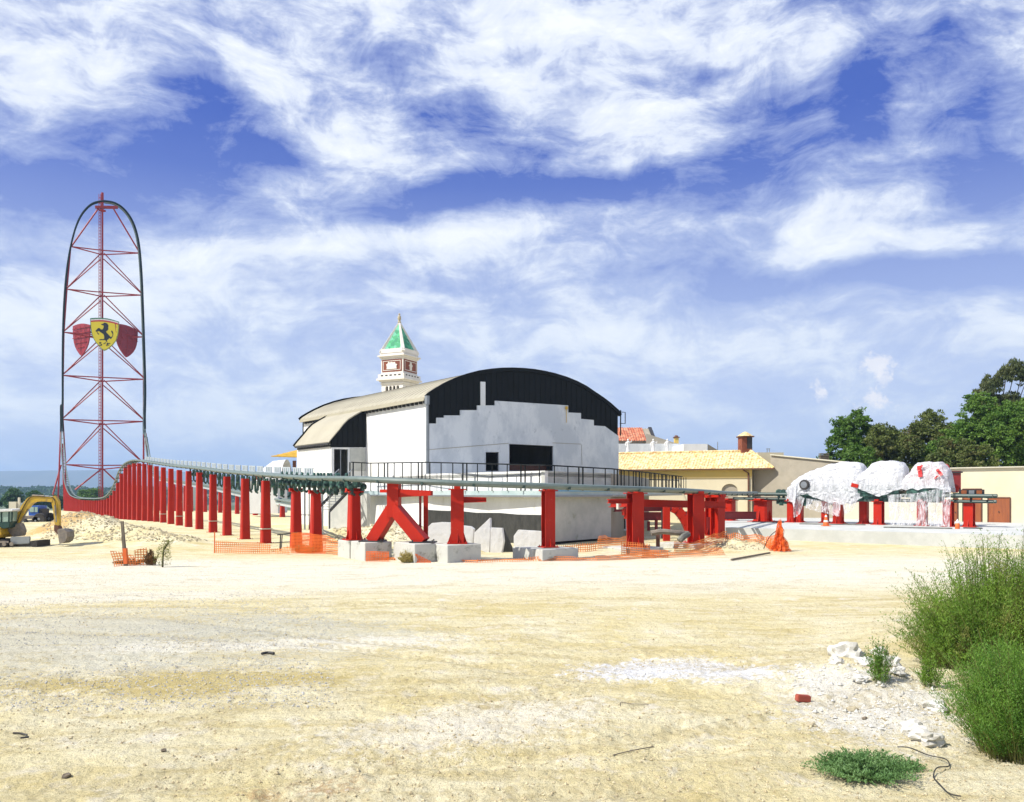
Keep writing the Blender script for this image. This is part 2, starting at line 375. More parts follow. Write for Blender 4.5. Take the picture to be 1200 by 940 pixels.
def groundmat():
    m, nt, b = newmat('sandy_ground'); pos = position(nt)
    sep = node(nt, 'ShaderNodeSeparateXYZ'); nt.links.new(pos, sep.inputs[0]); X, Y = sep.outputs[0], sep.outputs[1]
    n1 = noisef(nt, pos, .22, 6, .6, .6); n2 = noisef(nt, pos, 1.1, 7, .68, .4); n3 = noisef(nt, pos, 6, 6, .7)
    n4 = noisef(nt, pos, 26, 5, .7); n5 = noisef(nt, pos, 70, 3, .7); st = noisef(nt, position(nt, (.5, 2.2, 1)), .7, 6, .65, .8)
    c = mixc(nt, ramp(nt, n1, .36, .60), (.66,.57,.30,1), (.73,.67,.46,1))
    c = mixc(nt, mth(nt, 'MULTIPLY', ramp(nt, st, .46, .66), .55), c, (.47,.37,.14,1))
    c = mixc(nt, ramp(nt, n2, .55, .72), c, (.74,.69,.58,1))
    def blob(px, py, rx, ry, rot=0):
        yy = H*F/(py-HY); xx = (px-CX)/F*yy
        c0, s0 = cos(rot), sin(rot)
        dx = mth(nt, 'SUBTRACT', X, xx); dy = mth(nt, 'SUBTRACT', Y, yy)
        u = mth(nt, 'DIVIDE', mth(nt, 'ADD', mth(nt, 'MULTIPLY', dx, c0), mth(nt, 'MULTIPLY', dy, s0)), rx)
        v = mth(nt, 'DIVIDE', mth(nt, 'SUBTRACT', mth(nt, 'MULTIPLY', dy, c0), mth(nt, 'MULTIPLY', dx, s0)), ry)
        d = mth(nt, 'SQRT', mth(nt, 'ADD', mth(nt, 'MULTIPLY', u, u), mth(nt, 'MULTIPLY', v, v)))
        d = mth(nt, 'ADD', d, mth(nt, 'MULTIPLY', mth(nt, 'SUBTRACT', n2, .5), 1.6))
        d = mth(nt, 'ADD', d, mth(nt, 'MULTIPLY', mth(nt, 'SUBTRACT', n3, .5), 2.2))
        d = mth(nt, 'ADD', d, mth(nt, 'MULTIPLY', mth(nt, 'SUBTRACT', n4, .5), 1.2))
        return ramp(nt, d, .60, 1.10, (1,1,1,1), (0,0,0,1))
    # worn haul road, pale
    road = mth(nt, 'ABSOLUTE', mth(nt, 'DIVIDE', mth(nt, 'SUBTRACT', Y, mth(nt, 'ADD', 36.0, mth(nt, 'MULTIPLY', X, .05))), 9.5))
    road = mth(nt, 'ADD', road, mth(nt, 'MULTIPLY', mth(nt, 'SUBTRACT', n1, .5), 1.3))
    c = mixc(nt, mth(nt, 'MULTIPLY', ramp(nt, road, .45, 1.1, (1,1,1,1), (0,0,0,1)), .85), c, (.74,.71,.59,1))
    # grey gravel on the left, chalky sweeps, chalk spills
    for (a, col, k) in ((blob(110, 745, 7.5, 5.2, -.2), (.50,.50,.44,1), .62), (blob(330, 740, 5, 2.2, -.3), (.50,.49,.40,1), .5),
                     (blob(90, 700, 9, 1.6, .15), (.76,.73,.64,1), .6), (blob(330, 756, 5, .9, .1), (.76,.73,.63,1), .6),
                     (blob(560, 850, 2.5, 1.2, .5), (.76,.72,.62,1), .6), (blob(200, 830, 4.5, 1.5, -.1), (.50,.40,.13,1), .0),
                     (blob(770, 785, 1.9, 1.0, .35), (.74,.74,.75,1), .95), (blob(850, 790, 1.3, 1.0, 0), (.74,.74,.74,1), .9),
                     (blob(1010, 830, 1.5, 2.3, -.3), (.72,.70,.64,1), .8),
                     (blob(215, 800, 3.6, 1.0, .1), (.47,.37,.12,1), .75), (mth(nt, 'MULTIPLY', blob(370, 922, .75, .40, .3), ramp(nt, n3, .46, .60)), (.38,.21,.08,1), .75), (mth(nt, 'MULTIPLY', blob(290, 930, .35, .3, .3), ramp(nt, n3, .46, .60)), (.38,.21,.08,1), .7),
                     (blob(110, 632, 6, 2.5, .5), (.56,.34,.12,1), .8)):
        c = mixc(nt, mth(nt, 'MULTIPLY', a, k), c, col)
    br = mth(nt, 'MULTIPLY', ramp(nt, noisef(nt, pos, .9, 6, .7, 1.0), .62, .70), ramp(nt, n3, .45, .62))
    c = mixc(nt, mth(nt, 'MULTIPLY', br, .75), c, (.34,.19,.08,1))
    c = mixc(nt, mth(nt, 'MULTIPLY', ramp(nt, n4, .58, .66), .85), c, (.22,.18,.09,1))  # dark specks painted in as the shadows of coarse sand grains
    c = mixc(nt, mth(nt, 'MULTIPLY', ramp(nt, n3, .56, .72), .35), c, (.80,.76,.66,1))
    c = mixc(nt, mth(nt, 'MULTIPLY', ramp(nt, n5, .58, .66), .7), c, (.20,.165,.085,1))  # finer specks, again grain shadows put into the colour
    oc = mth(nt, 'MULTIPLY', ramp(nt, noisef(nt, position(nt, (.7, 1.6, 1)), .55, 7, .7, 1.2), .50, .62), ramp(nt, n3, .38, .60))
    c = mixc(nt, mth(nt, 'MULTIPLY', oc, .55), c, (.40,.31,.11,1))
    pl = mth(nt, 'MULTIPLY', ramp(nt, noisef(nt, position(nt, (.6, 1.3, 1)), .8, 7, .72, 1.5), .54, .64), ramp(nt, n3, .62, .40))
    c = mixc(nt, mth(nt, 'MULTIPLY', pl, .5), c, (.76,.73,.64,1))
    # tyre tracks: lugs pressed across each rut
    lug = None
    for (a_, b_, w_) in ((.28, 9.5, .24), (.28, 11.3, .24), (-.42, 16.0, .26), (-.42, 17.9, .26), (.10, 24.0, .32), (.10, 26.0, .32), (.55, 13.0, .22), (.55, 14.9, .22)):
        sx_ = mth(nt, 'MULTIPLY', mth(nt, 'SINE', mth(nt, 'ADD', mth(nt, 'MULTIPLY', X, .35), b_)), .6)
        dd = mth(nt, 'ABSOLUTE', mth(nt, 'SUBTRACT', Y, mth(nt, 'ADD', mth(nt, 'ADD', mth(nt, 'MULTIPLY', X, a_), b_), sx_)))
        k_ = ramp(nt, dd, w_*.85, w_, (1,1,1,1), (0,0,0,1))
        tr_ = mth(nt, 'GREATER_THAN', mth(nt, 'SINE', mth(nt, 'ADD', mth(nt, 'MULTIPLY', X, 26.0), mth(nt, 'MULTIPLY', dd, 16.0))), .0)
        t_ = mth(nt, 'MULTIPLY', mth(nt, 'MULTIPLY', k_, mth(nt, 'ADD', mth(nt, 'MULTIPLY', tr_, .7), .3)), ramp(nt, n1, .40, .52))
        lug = t_ if lug is None else mth(nt, 'MAXIMUM', lug, t_)
    c = mixc(nt, mth(nt, 'MULTIPLY', lug, .4), c, (.46,.38,.19,1))
    # far country turns to scrub and olive groves
    far = ramp(nt, mth(nt, 'DIVIDE', Y, 1000.0), .30, .36)
    c = mixc(nt, far, c, mixc(nt, ramp(nt, noisef(nt, pos, .012, 5), .45, .55), (.05,.09,.03,1), (.16,.17,.08,1)))
    nt.links.new(c, b.inputs['Base Color']); b.inputs['Roughness'].default_value = .95; b.inputs['Specular IOR Level'].default_value = .15
    tr = noisef(nt, position(nt, (.8, 3.2, 1)), 2.2, 4, .6, .5)
    hh = mth(nt, 'ADD', mth(nt, 'MULTIPLY', n3, .5), mth(nt, 'MULTIPLY', n4, .32)); hh = mth(nt, 'ADD', hh, mth(nt, 'MULTIPLY', tr, .5))
    hh = mth(nt, 'ADD', hh, mth(nt, 'MULTIPLY', n2, .6))
    hh = mth(nt, 'SUBTRACT', hh, mth(nt, 'MULTIPLY', lug, .35)); hh = mth(nt, 'ADD', hh, mth(nt, 'MULTIPLY', n5, .15))
    bump(nt, b, hh, .12, 1.0)
    return m
M['ground'] = groundmat()

# ------------------------------------------------------------------ ground sheet
def raw_object(name, V, Fq, mats, smooth=True, mi=None, org=(0,0,0), parent=None):
    me = bpy.data.meshes.new(name); n = len(V); k = Fq.shape[1]
    me.vertices.add(n); me.vertices.foreach_set('co', (V-np.array(org)).astype(np.float32).ravel())
    me.loops.add(Fq.size); me.loops.foreach_set('vertex_index', Fq.astype(np.int32).ravel())
    me.polygons.add(len(Fq)); me.polygons.foreach_set('loop_start', np.arange(len(Fq), dtype=np.int32)*k)
    try: me.polygons.foreach_set('loop_total', np.full(len(Fq), k, dtype=np.int32))
    except Exception: pass
    if not isinstance(mats, (list, tuple)): mats = [mats]
    for m in mats: me.materials.append(m)
    if mi is not None: me.polygons.foreach_set('material_index', np.asarray(mi, dtype=np.int32))
    me.polygons.foreach_set('use_smooth', np.full(len(Fq), smooth))
    me.update(calc_edges=True); me.validate()
    o = bpy.data.objects.new(name, me); COL.objects.link(o)
    if parent is not None: o.parent = parent
    else: o.location = org
    ORG[o.name] = Vector(org); return o
def make_ground():
    ang = np.concatenate([np.linspace(-.62, .62, 640), np.linspace(.62, 2*pi-.62, 90)[1:-1]])
    rr = np.concatenate([[0.0], np.geomspace(1.5, 9, 24), np.geomspace(9.03, 75, 560)[1:], np.geomspace(75, 7500, 110)[1:]])
    A, R = np.meshgrid(ang, rr)
    x = R*np.sin(A); y = R*np.cos(A); z = gz(x, y)
    V = np.stack([x, y, z], -1).reshape(-1, 3); na = len(ang); nr = len(rr)
    i, j = np.meshgrid(np.arange(nr-1), np.arange(na), indexing='ij')
    a = i*na+j; b = i*na+(j+1) % na
    Fq = np.stack([a, a+na, b+na, b], -1).reshape(-1, 4)[:, ::-1]
    return struct(raw_object('ground', V, Fq, M['ground']))
make_ground()

# hills: two ridges across the plain
def ridge(name, Y0, w, base, hfun, x0, x1, m, nx=300):
    V = []; js = [-1, -.6, -.25, 0, .3, 1]; prof = [0, .45, .85, 1, .8, 0]
    for j, q in zip(js, prof):
        for i in range(nx+1):
            x = x0+(x1-x0)*i/nx; h = float(hfun(x, j))
            V.append((x, Y0+j*w, base+h*q))
    n = nx+1
    Fq = np.array([(r*n+i, r*n+i+1, (r+1)*n+i+1, (r+1)*n+i) for r in range(len(js)-1) for i in range(nx)])
    return struct(raw_object(name, np.array(V), Fq, m))
M['hill'] = mat('hill_scrub', (.10,.13,.07), .95, (.17,.17,.11), .004, .8)
M['hillblue'] = mat('distant_range', (.10,.12,.09), .95, (.15,.16,.12), .002, .7)
def h1(x, j):
    px = CX+F*x/6200
    e = np.interp(px, [-300, -60, 0, 60, 130, 200, 260, 320, 420, 600, 900, 1300], [25, 24, 25, 26, 27, 26, 20, 13, 7, 5, 5, 6])
    return (e+3.0*(float(fbm(x*.0022, j*2, 41, 4))-.5))*6200/950+25
ridge('hills', 6200, 700, -22, h1, -7000, 6000, M['hillblue'])
def h2(x, j):
    return 8*(float(fbm(x*.008, j*2, 45, 4)))+29
ridge('foothills', 1500, 140, -22, h2, -2100, 1500, M['hill'])
HAZE = .00017
EXPO = .48
# ================================================================== coaster: tower, tracks, supports
ORD = ['first','second','third','fourth','fifth','sixth','seventh','eighth','ninth','tenth','eleventh','twelfth','thirteenth','fourteenth','fifteenth','sixteenth','seventeenth','eighteenth','nineteenth','twentieth','twenty-first','twenty-second','twenty-third','twenty-fourth','twenty-fifth','twenty-sixth','twenty-seventh','twenty-eighth','twenty-ninth','thirtieth','thirty-first','thirty-second','thirty-third','thirty-fourth','thirty-fifth','thirty-sixth','thirty-seventh','thirty-eighth','thirty-ninth','fortieth','forty-first','forty-second','forty-third','forty-fourth','forty-fifth','forty-sixth','forty-seventh','forty-eighth','forty-ninth','fiftieth','fifty-first','fifty-second','fifty-third','fifty-fourth','fifty-fifth']
D = Vector((.525, -.85, 0)).normalized()
E = Vector((.85, .525, 0)).normalized()
LG = Vector((-161.2, 290, 0)); RG = LG+E*26.9
TG = -3.2
def tw(px, py):          # point of the tower's own plane
    r = (px-CX)/F; s = (r*LG.y-LG.x)/(E.x-r*E.y)
    p = LG+E*s; return Vector((p.x, p.y, H+(HY-py)*p.y/F))
def crom(P, n=6):
    P = [Vector(p) for p in P]; out = []
    for i in range(len(P)-1):
        a = P[max(i-1, 0)]; b = P[i]; c = P[i+1]; d = P[min(i+2, len(P)-1)]
        for k in range(n):
            t = k/n
            out.append(.5*((2*b)+(c-a)*t+(2*a-5*b+4*c-d)*t*t+(3*b-a-3*c+d)*t**3))
    return out+[P[-1]]
def resample(P, step):
    out = [P[0]]; acc = 0
    for a, b in zip(P, P[1:]):
        L = (b-a).length; s = step-acc
        while s <= L: out.append(a.lerp(b, s/L)); s += step
        acc = (L-(s-step))
    return out

tower = empty('coaster_tower', (LG+E*13.4)+Vector((0,0,TG)), 'tall red lattice tower rising far above the construction site', 'coaster tower')
MAST = tw(120, 560); MAST.z = 0
back = Vector((-E.y, E.x, 0))         # away from the camera
mtop = tw(121, 228).z
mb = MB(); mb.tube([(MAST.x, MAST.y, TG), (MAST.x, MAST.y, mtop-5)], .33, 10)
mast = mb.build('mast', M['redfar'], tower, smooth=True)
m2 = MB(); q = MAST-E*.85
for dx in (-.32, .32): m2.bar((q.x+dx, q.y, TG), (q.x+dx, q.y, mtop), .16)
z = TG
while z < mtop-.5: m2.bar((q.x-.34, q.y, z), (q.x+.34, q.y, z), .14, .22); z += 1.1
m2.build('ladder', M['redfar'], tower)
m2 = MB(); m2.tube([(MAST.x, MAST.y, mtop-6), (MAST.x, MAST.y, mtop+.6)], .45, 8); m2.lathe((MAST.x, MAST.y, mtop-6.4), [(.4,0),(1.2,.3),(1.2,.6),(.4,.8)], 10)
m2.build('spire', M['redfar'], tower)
levL = [(83.5,289),(79,339),(75.5,389.5),(74.6,440),(74.4,491.7),(77.6,544.6)]
levR = [(164,296.7),(166.5,346),(168,395),(168.5,444.5),(168.8,494),(168.6,545)]
levC = [(122,294),(121.8,343),(121.3,393),(120.6,442.5),(120,493),(119,545.5)]
for sgn, lev in ((-1, levL), (1, levR)):
    for i in range(6):
        a = tw(*lev[i]); c = Vector((MAST.x, MAST.y, tw(*levC[i]).z))
        for off, dz in ((-1.6, 0), (2.4, -1.4)):
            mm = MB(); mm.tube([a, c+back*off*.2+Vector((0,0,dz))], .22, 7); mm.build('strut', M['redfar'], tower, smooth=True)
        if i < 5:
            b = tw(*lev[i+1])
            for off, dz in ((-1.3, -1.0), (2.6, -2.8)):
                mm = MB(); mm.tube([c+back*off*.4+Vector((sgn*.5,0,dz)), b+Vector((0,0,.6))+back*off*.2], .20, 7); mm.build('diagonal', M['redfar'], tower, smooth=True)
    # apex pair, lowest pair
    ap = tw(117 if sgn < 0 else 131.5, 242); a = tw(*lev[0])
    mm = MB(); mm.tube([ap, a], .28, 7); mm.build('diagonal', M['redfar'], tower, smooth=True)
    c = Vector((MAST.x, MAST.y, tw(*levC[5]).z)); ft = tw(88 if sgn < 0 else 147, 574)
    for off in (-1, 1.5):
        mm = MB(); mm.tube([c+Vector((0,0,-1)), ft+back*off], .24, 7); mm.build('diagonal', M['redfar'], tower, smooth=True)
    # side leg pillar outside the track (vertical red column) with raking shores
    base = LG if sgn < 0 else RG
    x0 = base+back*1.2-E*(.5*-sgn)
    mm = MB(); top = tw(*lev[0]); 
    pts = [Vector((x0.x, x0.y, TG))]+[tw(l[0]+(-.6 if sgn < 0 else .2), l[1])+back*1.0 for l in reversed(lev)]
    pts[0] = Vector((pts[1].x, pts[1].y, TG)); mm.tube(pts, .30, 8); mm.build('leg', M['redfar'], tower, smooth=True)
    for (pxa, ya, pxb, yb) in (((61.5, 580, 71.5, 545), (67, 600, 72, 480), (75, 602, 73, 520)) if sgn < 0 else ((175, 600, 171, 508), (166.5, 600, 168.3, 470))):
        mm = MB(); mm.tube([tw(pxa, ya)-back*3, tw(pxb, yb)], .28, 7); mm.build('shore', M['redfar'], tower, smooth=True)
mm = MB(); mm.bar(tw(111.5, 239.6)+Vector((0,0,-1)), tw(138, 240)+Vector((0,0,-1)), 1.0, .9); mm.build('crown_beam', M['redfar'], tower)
for px in (95, 140):
    mm = MB(); a = tw(px, 590); mm.box((MAST.x+(px-118)*.2, MAST.y, TG+.6), (3, 3, 1.2)); mm.build('foundation', M['plinth'], tower)

# ---- the top-hat part of the track and both runs, as two continuous tracks
archL = [(73.4,470),(73.4,420),(74.2,375),(76.5,335),(79.5,308),(83.5,286),(89,266),(95.5,252),(104,242),(112,237.6),(122.3,236)]
archR = [(122.3,236),(133,237.8),(143,243.5),(152,254),(158.5,268),(163,288),(165.8,320),(167.5,360),(168.8,400),(170.3,455)]
def lt(t, z): p = LG+D*t; return Vector((p.x, p.y, z))
def rt(t, z): p = RG+D*t; return Vector((p.x, p.y, z))
runL = [lt(*a) for a in ((1,34),(4,25),(10,17.5),(24,9.6),(40,5.3),(59,2.9),(85,2.1),(107,2.05),(135,2.15),(155,2.35),(165,2.7),(172,3.3),(178,4.2),(183,5.4),(188,6.8),(193,7.6),(198,7.95),(204,8.05),(210,7.9),(225,7.1),(238,6.4),(251,5.8),(263,5.2),(274.8,4.72),(284.8,4.36))]
curve = [W(415,560.7,43.6), W(461,562.8,41.9), W(500,564.3,41.2), W(536,565.8,41.0), W(590,567.6,41.2), W(642,569.4,42), W(695,571.2,43.3), W(744,572.7,45.5), W(786,574.4,48.5), W(820,576.2,53), W(842,577.8,58), W(860,577.8,64), W(878,577.8,70)]
near_path = crom([tw(*a) for a in archL[::-1]]+runL+curve, 6)
runR = [rt(*a) for a in ((4,27),(10,19.5),(18,13.8),(28,9.6),(60,7.4),(114,5.5),(164,3.0),(200,1.5),(228,1.1))]
far_path = crom([tw(*a) for a in archR]+runR, 6)

def frame(P, i):
    d = (P[min(i+1, len(P)-1)]-P[max(i-1, 0)]).normalized()
    return d
def side_of(d, nearvert_side):
    s = Vector((d.y, -d.x, 0))
    return s.normalized() if s.length > .25 else nearvert_side
def build_track(name, P, label, gauge, inner_hint, limits, colr, tie_mat, spine_drop=.75):
    root = empty(name, P[0], label, 'coaster track', 'coaster track runs')
    ORG[root.name] = Vector(P[0])
    R = []; n = len(P)
    prev = None
    for i in range(n):
        d = frame(P, i)
        # rails lie either side of the path; below the tower they are level, on the tower they face away from it
        s = Vector((d.y, -d.x, 0))
        if s.length < .3: s = (prev if prev is not None else back*-1)
        s = s.normalized()
        if prev is not None and s.dot(prev) < 0: s = -s
        if prev is not None: s = (prev*.93+s*.07).normalized() if P[i].z > 9 else (prev*.75+s*.25).normalized()
        prev = s; up = s.cross(d).normalized()
        if up.z < -.2: up = -up
        R.append((P[i], d, s, up))
    return root, R
def rails(root, R, gauge, r, m):
    for k in (-1, 1):
        mm = MB(); mm.tube([p+s*(k*gauge/2) for p, d, s, u in R], r, 8); mm.build('rail', m, root, smooth=True)

root, R = build_track('coaster_track', near_path, 'grey-green coaster track humping over the left row of red columns and curving past the hall', .0, None, None, None, None)
near_track = root
# split rail radius: both rails and two lower spine tubes
top_n = 11*6
NA = len(archL)*6+6
rails(root, R[:NA+1], 1.25, .30, M['towertrack']); rails(root, R[NA:], 1.25, .125, M['track'])
for k in (-1, 1):
    for RR, mt in ((R[:NA+1], 'towertrack'), (R[NA:], 'track')):
        mm = MB(); mm.tube([p+s*(k*.38)-u*.10 for p, d, s, u in RR], .08, 7); mm.build('spine_tube', M[mt], root, smooth=True)
near_R = R
# crossties
def ties(root, R, step, m, nmax=100, far=None, w=1.5):
    P = [r[0] for r in R]; cum = [0]
    for a, b in zip(P, P[1:]): cum.append(cum[-1]+(b-a).length)
    items = []; s0 = 0; i = 0
    while s0 < cum[-1]:
        while cum[i+1] < s0: i += 1
        t = (s0-cum[i])/max(cum[i+1]-cum[i], 1e-6)
        p = P[i].lerp(P[i+1], t); items.append((p, R[i][1], R[i][2], R[i][3])); s0 += step
    items.sort(key=lambda q: q[0].length)
    rest = MB()
    for n, (p, d, s, u) in enumerate(items):
        mm = MB() if n < nmax else rest
        mm.bar(p+s*(-w/2)-u*.1, p+s*(w/2)-u*.1, .12, .14, up=u)
        mm.bar(p+s*(-.6)-u*.02, p+s*.4-u*.12, .09, .09, up=d); mm.bar(p+s*(.6)-u*.02, p-s*.4-u*.12, .09, .09, up=d)
        if n < nmax: mm.build('crosstie', m, root)
    if rest.v:
        o = rest.build('crossties', m, root); o['kind'] = 'stuff'
ties(root, R, 2.4, M['trackdark'])

def at_t(P, t, line=LG):
    """height of the path above parameter t along its straight run"""
    best = min(P, key=lambda p: abs((p-line).dot(D)-t) if p.z < 30 else 1e9); return best
# brakes: clusters hanging below the rails, fins standing on top
Pn = [r[0] for r in R]
brk = []
for t in list(np.arange(245, 278, 1.7))+list(np.arange(278.6, 290.5, .95)): brk.append(float(t))
def path_at(t):
    ps = [(abs((r[0]-LG).dot(D)-t), r) for r in near_R[len(archL)*6-30:] if r[0].z < 12 and r[0].x < -8]
    ps.sort(key=lambda q: q[0]); a = ps[0][1]
    p = a[0]+a[1]*(t-(a[0]-LG).dot(D))/max(a[1].dot(D), .3); return (p, a[1], a[2], a[3])
for t in brk:
    hk = 1.0 if t < 278 else .62
    p, d, s, u = path_at(t); mm = MB(); p = p-s*(.42 if t < 278 else .1)
    mm.box(p+u*-.5*hk, (.22, .45, .34), rz=atan2(s.y, s.x))
    for k in (-1, 1):
        mm.bar(p+s*(.34*k)-u*.25, p+s*(.30*k)-u*1.30*hk, .13, .18, up=d)
        mm.lathe(p+s*(.42*k)-u*.72*hk-d*0, [(.06,-.12),(.15,-.1),(.15,.1),(.06,.12)], 8, axis=s)
        mm.bar(p+s*(.30*k)-u*1.30*hk, p+s*(.12*k)-u*1.46*hk, .11, .15, up=d)
    mm.build('brake', M['brake'], root)
for t in np.arange(216, 286, 2.2):
    p, d, s, u = path_at(float(t)); mm = MB()
    for q in range(4): mm.box(p+d*(q*.42-.6)+s*.25+u*.36, (.05, .30, .34), rz=atan2(s.y, s.x)); 
    mm.bar(p+s*.25+u*.18-d*.85, p+s*.25+u*.18+d*.85, .06, .06); mm.bar(p+s*.25+u*.55-d*.85, p+s*.25+u*.55+d*.85, .05, .06)
    mm.build('fin_rack', M['fin'], root)
for t in np.arange(279, 289.5, 1.06):
    p, d, s, u = path_at(float(t))
    for k in (-1, 1): mm = MB(); mm.lathe(p+s*(.30*k)+u*.16, [(.06,-.06),(.14,-.05),(.14,.05),(.06,.06)], 10, axis=s); mm.build('brake_wheel', M['brake'], root)

root, R = build_track('coaster_track', far_path, 'pale track coming down the far tower side and running low behind the red columns', 0, None, None, None, None)
far_track = root
NB = len(archR)*6
rails(root, R[:NB+1], 1.25, .30, M['towertrack']); rails(root, R[NB:], 1.25, .2, M['track'])
for k in (-1, 1):
    mm = MB(); mm.tube([p+s*(k*.45)-u*.5 for p, d, s, u in R], .16, 7); mm.build('spine_tube', M['track'], root, smooth=True)
ties(root, R, 2.4, M['trackdark'])
fr = [r for r in R if r[0].z < 9.9]
mm = MB(); 
for a, b in zip(fr[::2], fr[2::2]): mm.bar(a[0]-a[3]*.75, b[0]-b[3]*.75, 1.1, .5, up=(0,0,1))
mm.build('launch_beam', M['fin'], root)
far_R = R

# ---- support columns along the near run
def column(p, d, zb, ztop, w0, w1, label, group, m=M['red'], hsec=False, plate=True, name='track_support', head=True, gus=True):
    """p: foot point (x,y), d: track direction"""
    rz = atan2(d.y, d.x)
    root = empty(name, (p[0], p[1], zb), label, 'support column', group)
    mm = MB(); Rm = Matrix.Rotation(rz, 3, 'Z'); c = Vector((p[0], p[1], 0))
    if hsec:
        for k in (-1, 1): mm.box(c+Rm@Vector((0, k*w0*.46, 0))+Vector((0,0,(zb+ztop)/2)), (w0, w0*.09, ztop-zb), rz)
        mm.box(c+Vector((0,0,(zb+ztop)/2)), (w0*.12, w0*.83, ztop-zb-.002), rz)
    else:
        ch = .24
        def ring(w, z):
            h = w/2; k = h*ch
            return [c+Rm@Vector(q)+Vector((0,0,z)) for q in ((-h+k,-h,0),(h-k,-h,0),(h,-h+k,0),(h,h-k,0),(h-k,h,0),(-h+k,h,0),(-h,h-k,0),(-h,-h+k,0))]
        rr = [ring(w0, zb), ring(w1, ztop)]
        mm.add(rr[0]+rr[1], [tuple(range(8))[::-1], tuple(range(8, 16))]+[(i, (i+1) % 8, (i+1) % 8+8, i+8) for i in range(8)])
    mm.build('column', m, root); global last_col; last_col = root
    if head:
        mm = MB(); mm.box(c+Vector((0,0,ztop+.03)), (w1*1.35, w1*1.5, .06), rz); mm.box(c+Vector((0,0,ztop+.14)), (w1*.5, w1*1.7, .16), rz); mm.build('head_plate', m, root)
    if plate:
        mm = MB(); mm.box(c+Vector((0,0,zb+.02)), (w0*1.55, w0*1.55, .05), rz)
        for k in range(8):
            a = k*pi/4+.2; q = c+Rm@Vector((w0*.68*(1 if cos(a) > 0 else -1)*min(1, abs(cos(a))*1.4), w0*.68*(1 if sin(a) > 0 else -1)*min(1, abs(sin(a))*1.4), 0)); mm.lathe((q.x, q.y, zb+.045), [(.03,0),(.03,.07)], 6)
        mm.build('base_plate', m, root)
        for k in ((-1, 1) if gus else ()):
            for ax in (0, 1):
                mm = MB()
                v = Rm@(Vector((k, 0, 0)) if ax == 0 else Vector((0, k, 0)))
                a = c+v*(w0*.5-.01)+Vector((0,0,zb+.05)); t = Vector((-v.y, v.x, 0))*.02
                mm.add([a-t, a+v*(w0*.25)-t, a+Vector((0,0,w0*.8))-t, a+t, a+v*(w0*.25)+t, a+Vector((0,0,w0*.8))+t], [(0,1,2),(3,5,4),(0,3,4,1),(1,4,5,2),(2,5,3,0)])
                mm.build('gusset', m, root)
    return root
ts = [284.8, 281.0, 274.8, 269, 263, 257.6, 251.6]
t = 246.2
while t > 22: ts.append(t); t -= 5.25
fixed_px = {0: 373, 1: 349.5}
for i, t in enumerate(ts):
    p, d, s, u = path_at(t) if t > 120 else None or path_at(t)
    zb = gh(p.x, p.y)-.05; dd = D
    drop = .95 if t > 278 else .42; p = p+s*(.28 if t <= 278 else 0)
    nm = ORD[i+1]
    lab = ('red steel column under the track, %s to the left of the red A-frame' % nm) if i < 20 else ('distant red column in the packed row by the tower, %s left of the A-frame' % nm)
    zt = p.z-drop if p.z-drop > zb+1 else zb+1
    column((p.x, p.y), dd, zb, zt, .66 if t > 200 else .60, .50 if t > 200 else .50, lab, 'red columns in the row left of the A-frame', plate=(t > 255), gus=False, head=(t > 278))
    if i in (2, 5, 8, 10):
        mm = MB(); mm.box((p.x, p.y, zb+1.05), (.74, .74, .07), atan2(D.y, D.x)+.03); mm.build('strap', M['tanpale'], last_col)
# the column right beside the A-frame
P0 = W(415, 633, 43.6)
def block(cx, cy, dx, dy, rz, z0, z1, label, mt=M['plinth'], net=None, name='concrete_footing'):
    mm = MB(); mm.box((cx, cy, (z0+z1)/2), (dx, dy, z1-z0), rz)
    o = mm.build(name, mt); tag(o, label, 'concrete footing', 'concrete footings under the red supports')
    import bmesh
    bm = bmesh.new(); bm.from_mesh(o.data); bmesh.ops.bevel(bm, geom=bm.edges[:], offset=.03, segments=1, affect='EDGES'); bm.to_mesh(o.data); bm.free()
    return o
zt = .92
def pt(px, Y): return ((px-CX)/F*Y, Y)
x, y = pt(415, 43.8)
p, d, s, u = path_at((Vector((x, y, 0))-LG).dot(D))
column((x, y), D, .93, 3.5, .66, .54, 'stout red column standing on a concrete block just left of the A-frame', 'red columns in the row left of the A-frame')
block(x+.02, y+.15, 1.35, 1.5, .62, -.25, .92, 'pale concrete block under the first red column left of the A-frame')

# A-frame
fx0, fy0 = pt(437, 42.6); fx1, fy1 = pt(496, 41.6); ax, ay = pt(461.5, 42.1)
ro = empty('a_frame_support', (ax, ay, .9), 'red A-shaped steel support with two splayed legs on concrete blocks', 'A-frame support')
kz = H-(606-HY)/F*42.1
for (fx, fy) in ((fx0, fy0), (fx1, fy1)):
    mm = MB(); up = Vector((fx1-fx0, fy1-fy0, 0)).normalized()
    a = Vector((fx, fy, .93)); b = Vector((ax, ay, kz+.5))
    mm.bar(a, b, .62, .62, up=(-up.y, up.x, 0), w2=.58)
    mm.build('leg', M['red'], ro)
    mm = MB(); mm.box((fx, fy, .95), (1.25, 1.1, .06), -.1)
    for kx in (-.5, .5):
        for ky in (-.42, .42): mm.lathe((fx+kx, fy+ky, .98), [(.035,0),(.035,.1)], 6)
    mm.build('base_plate', M['dark'], ro)
mm = MB(); mm.box((ax+.02, ay, (kz+3.88)/2+.1), (.60, .60, 3.88-kz+.2), -.15); mm.build('column', M['red'], ro)
mm = MB(); mm.box((ax+.02, ay, 4.0), (.85, .8, .06), -.15); mm.build('head_plate', M['red'], ro)
ae = W(506, 578, 41.4); aa = W(467, 578, 42.0)
mm = MB(); mm.bar(aa, ae, .3, .42, w2=.28, h2=.24); mm.build('arm', M['red'], ro)
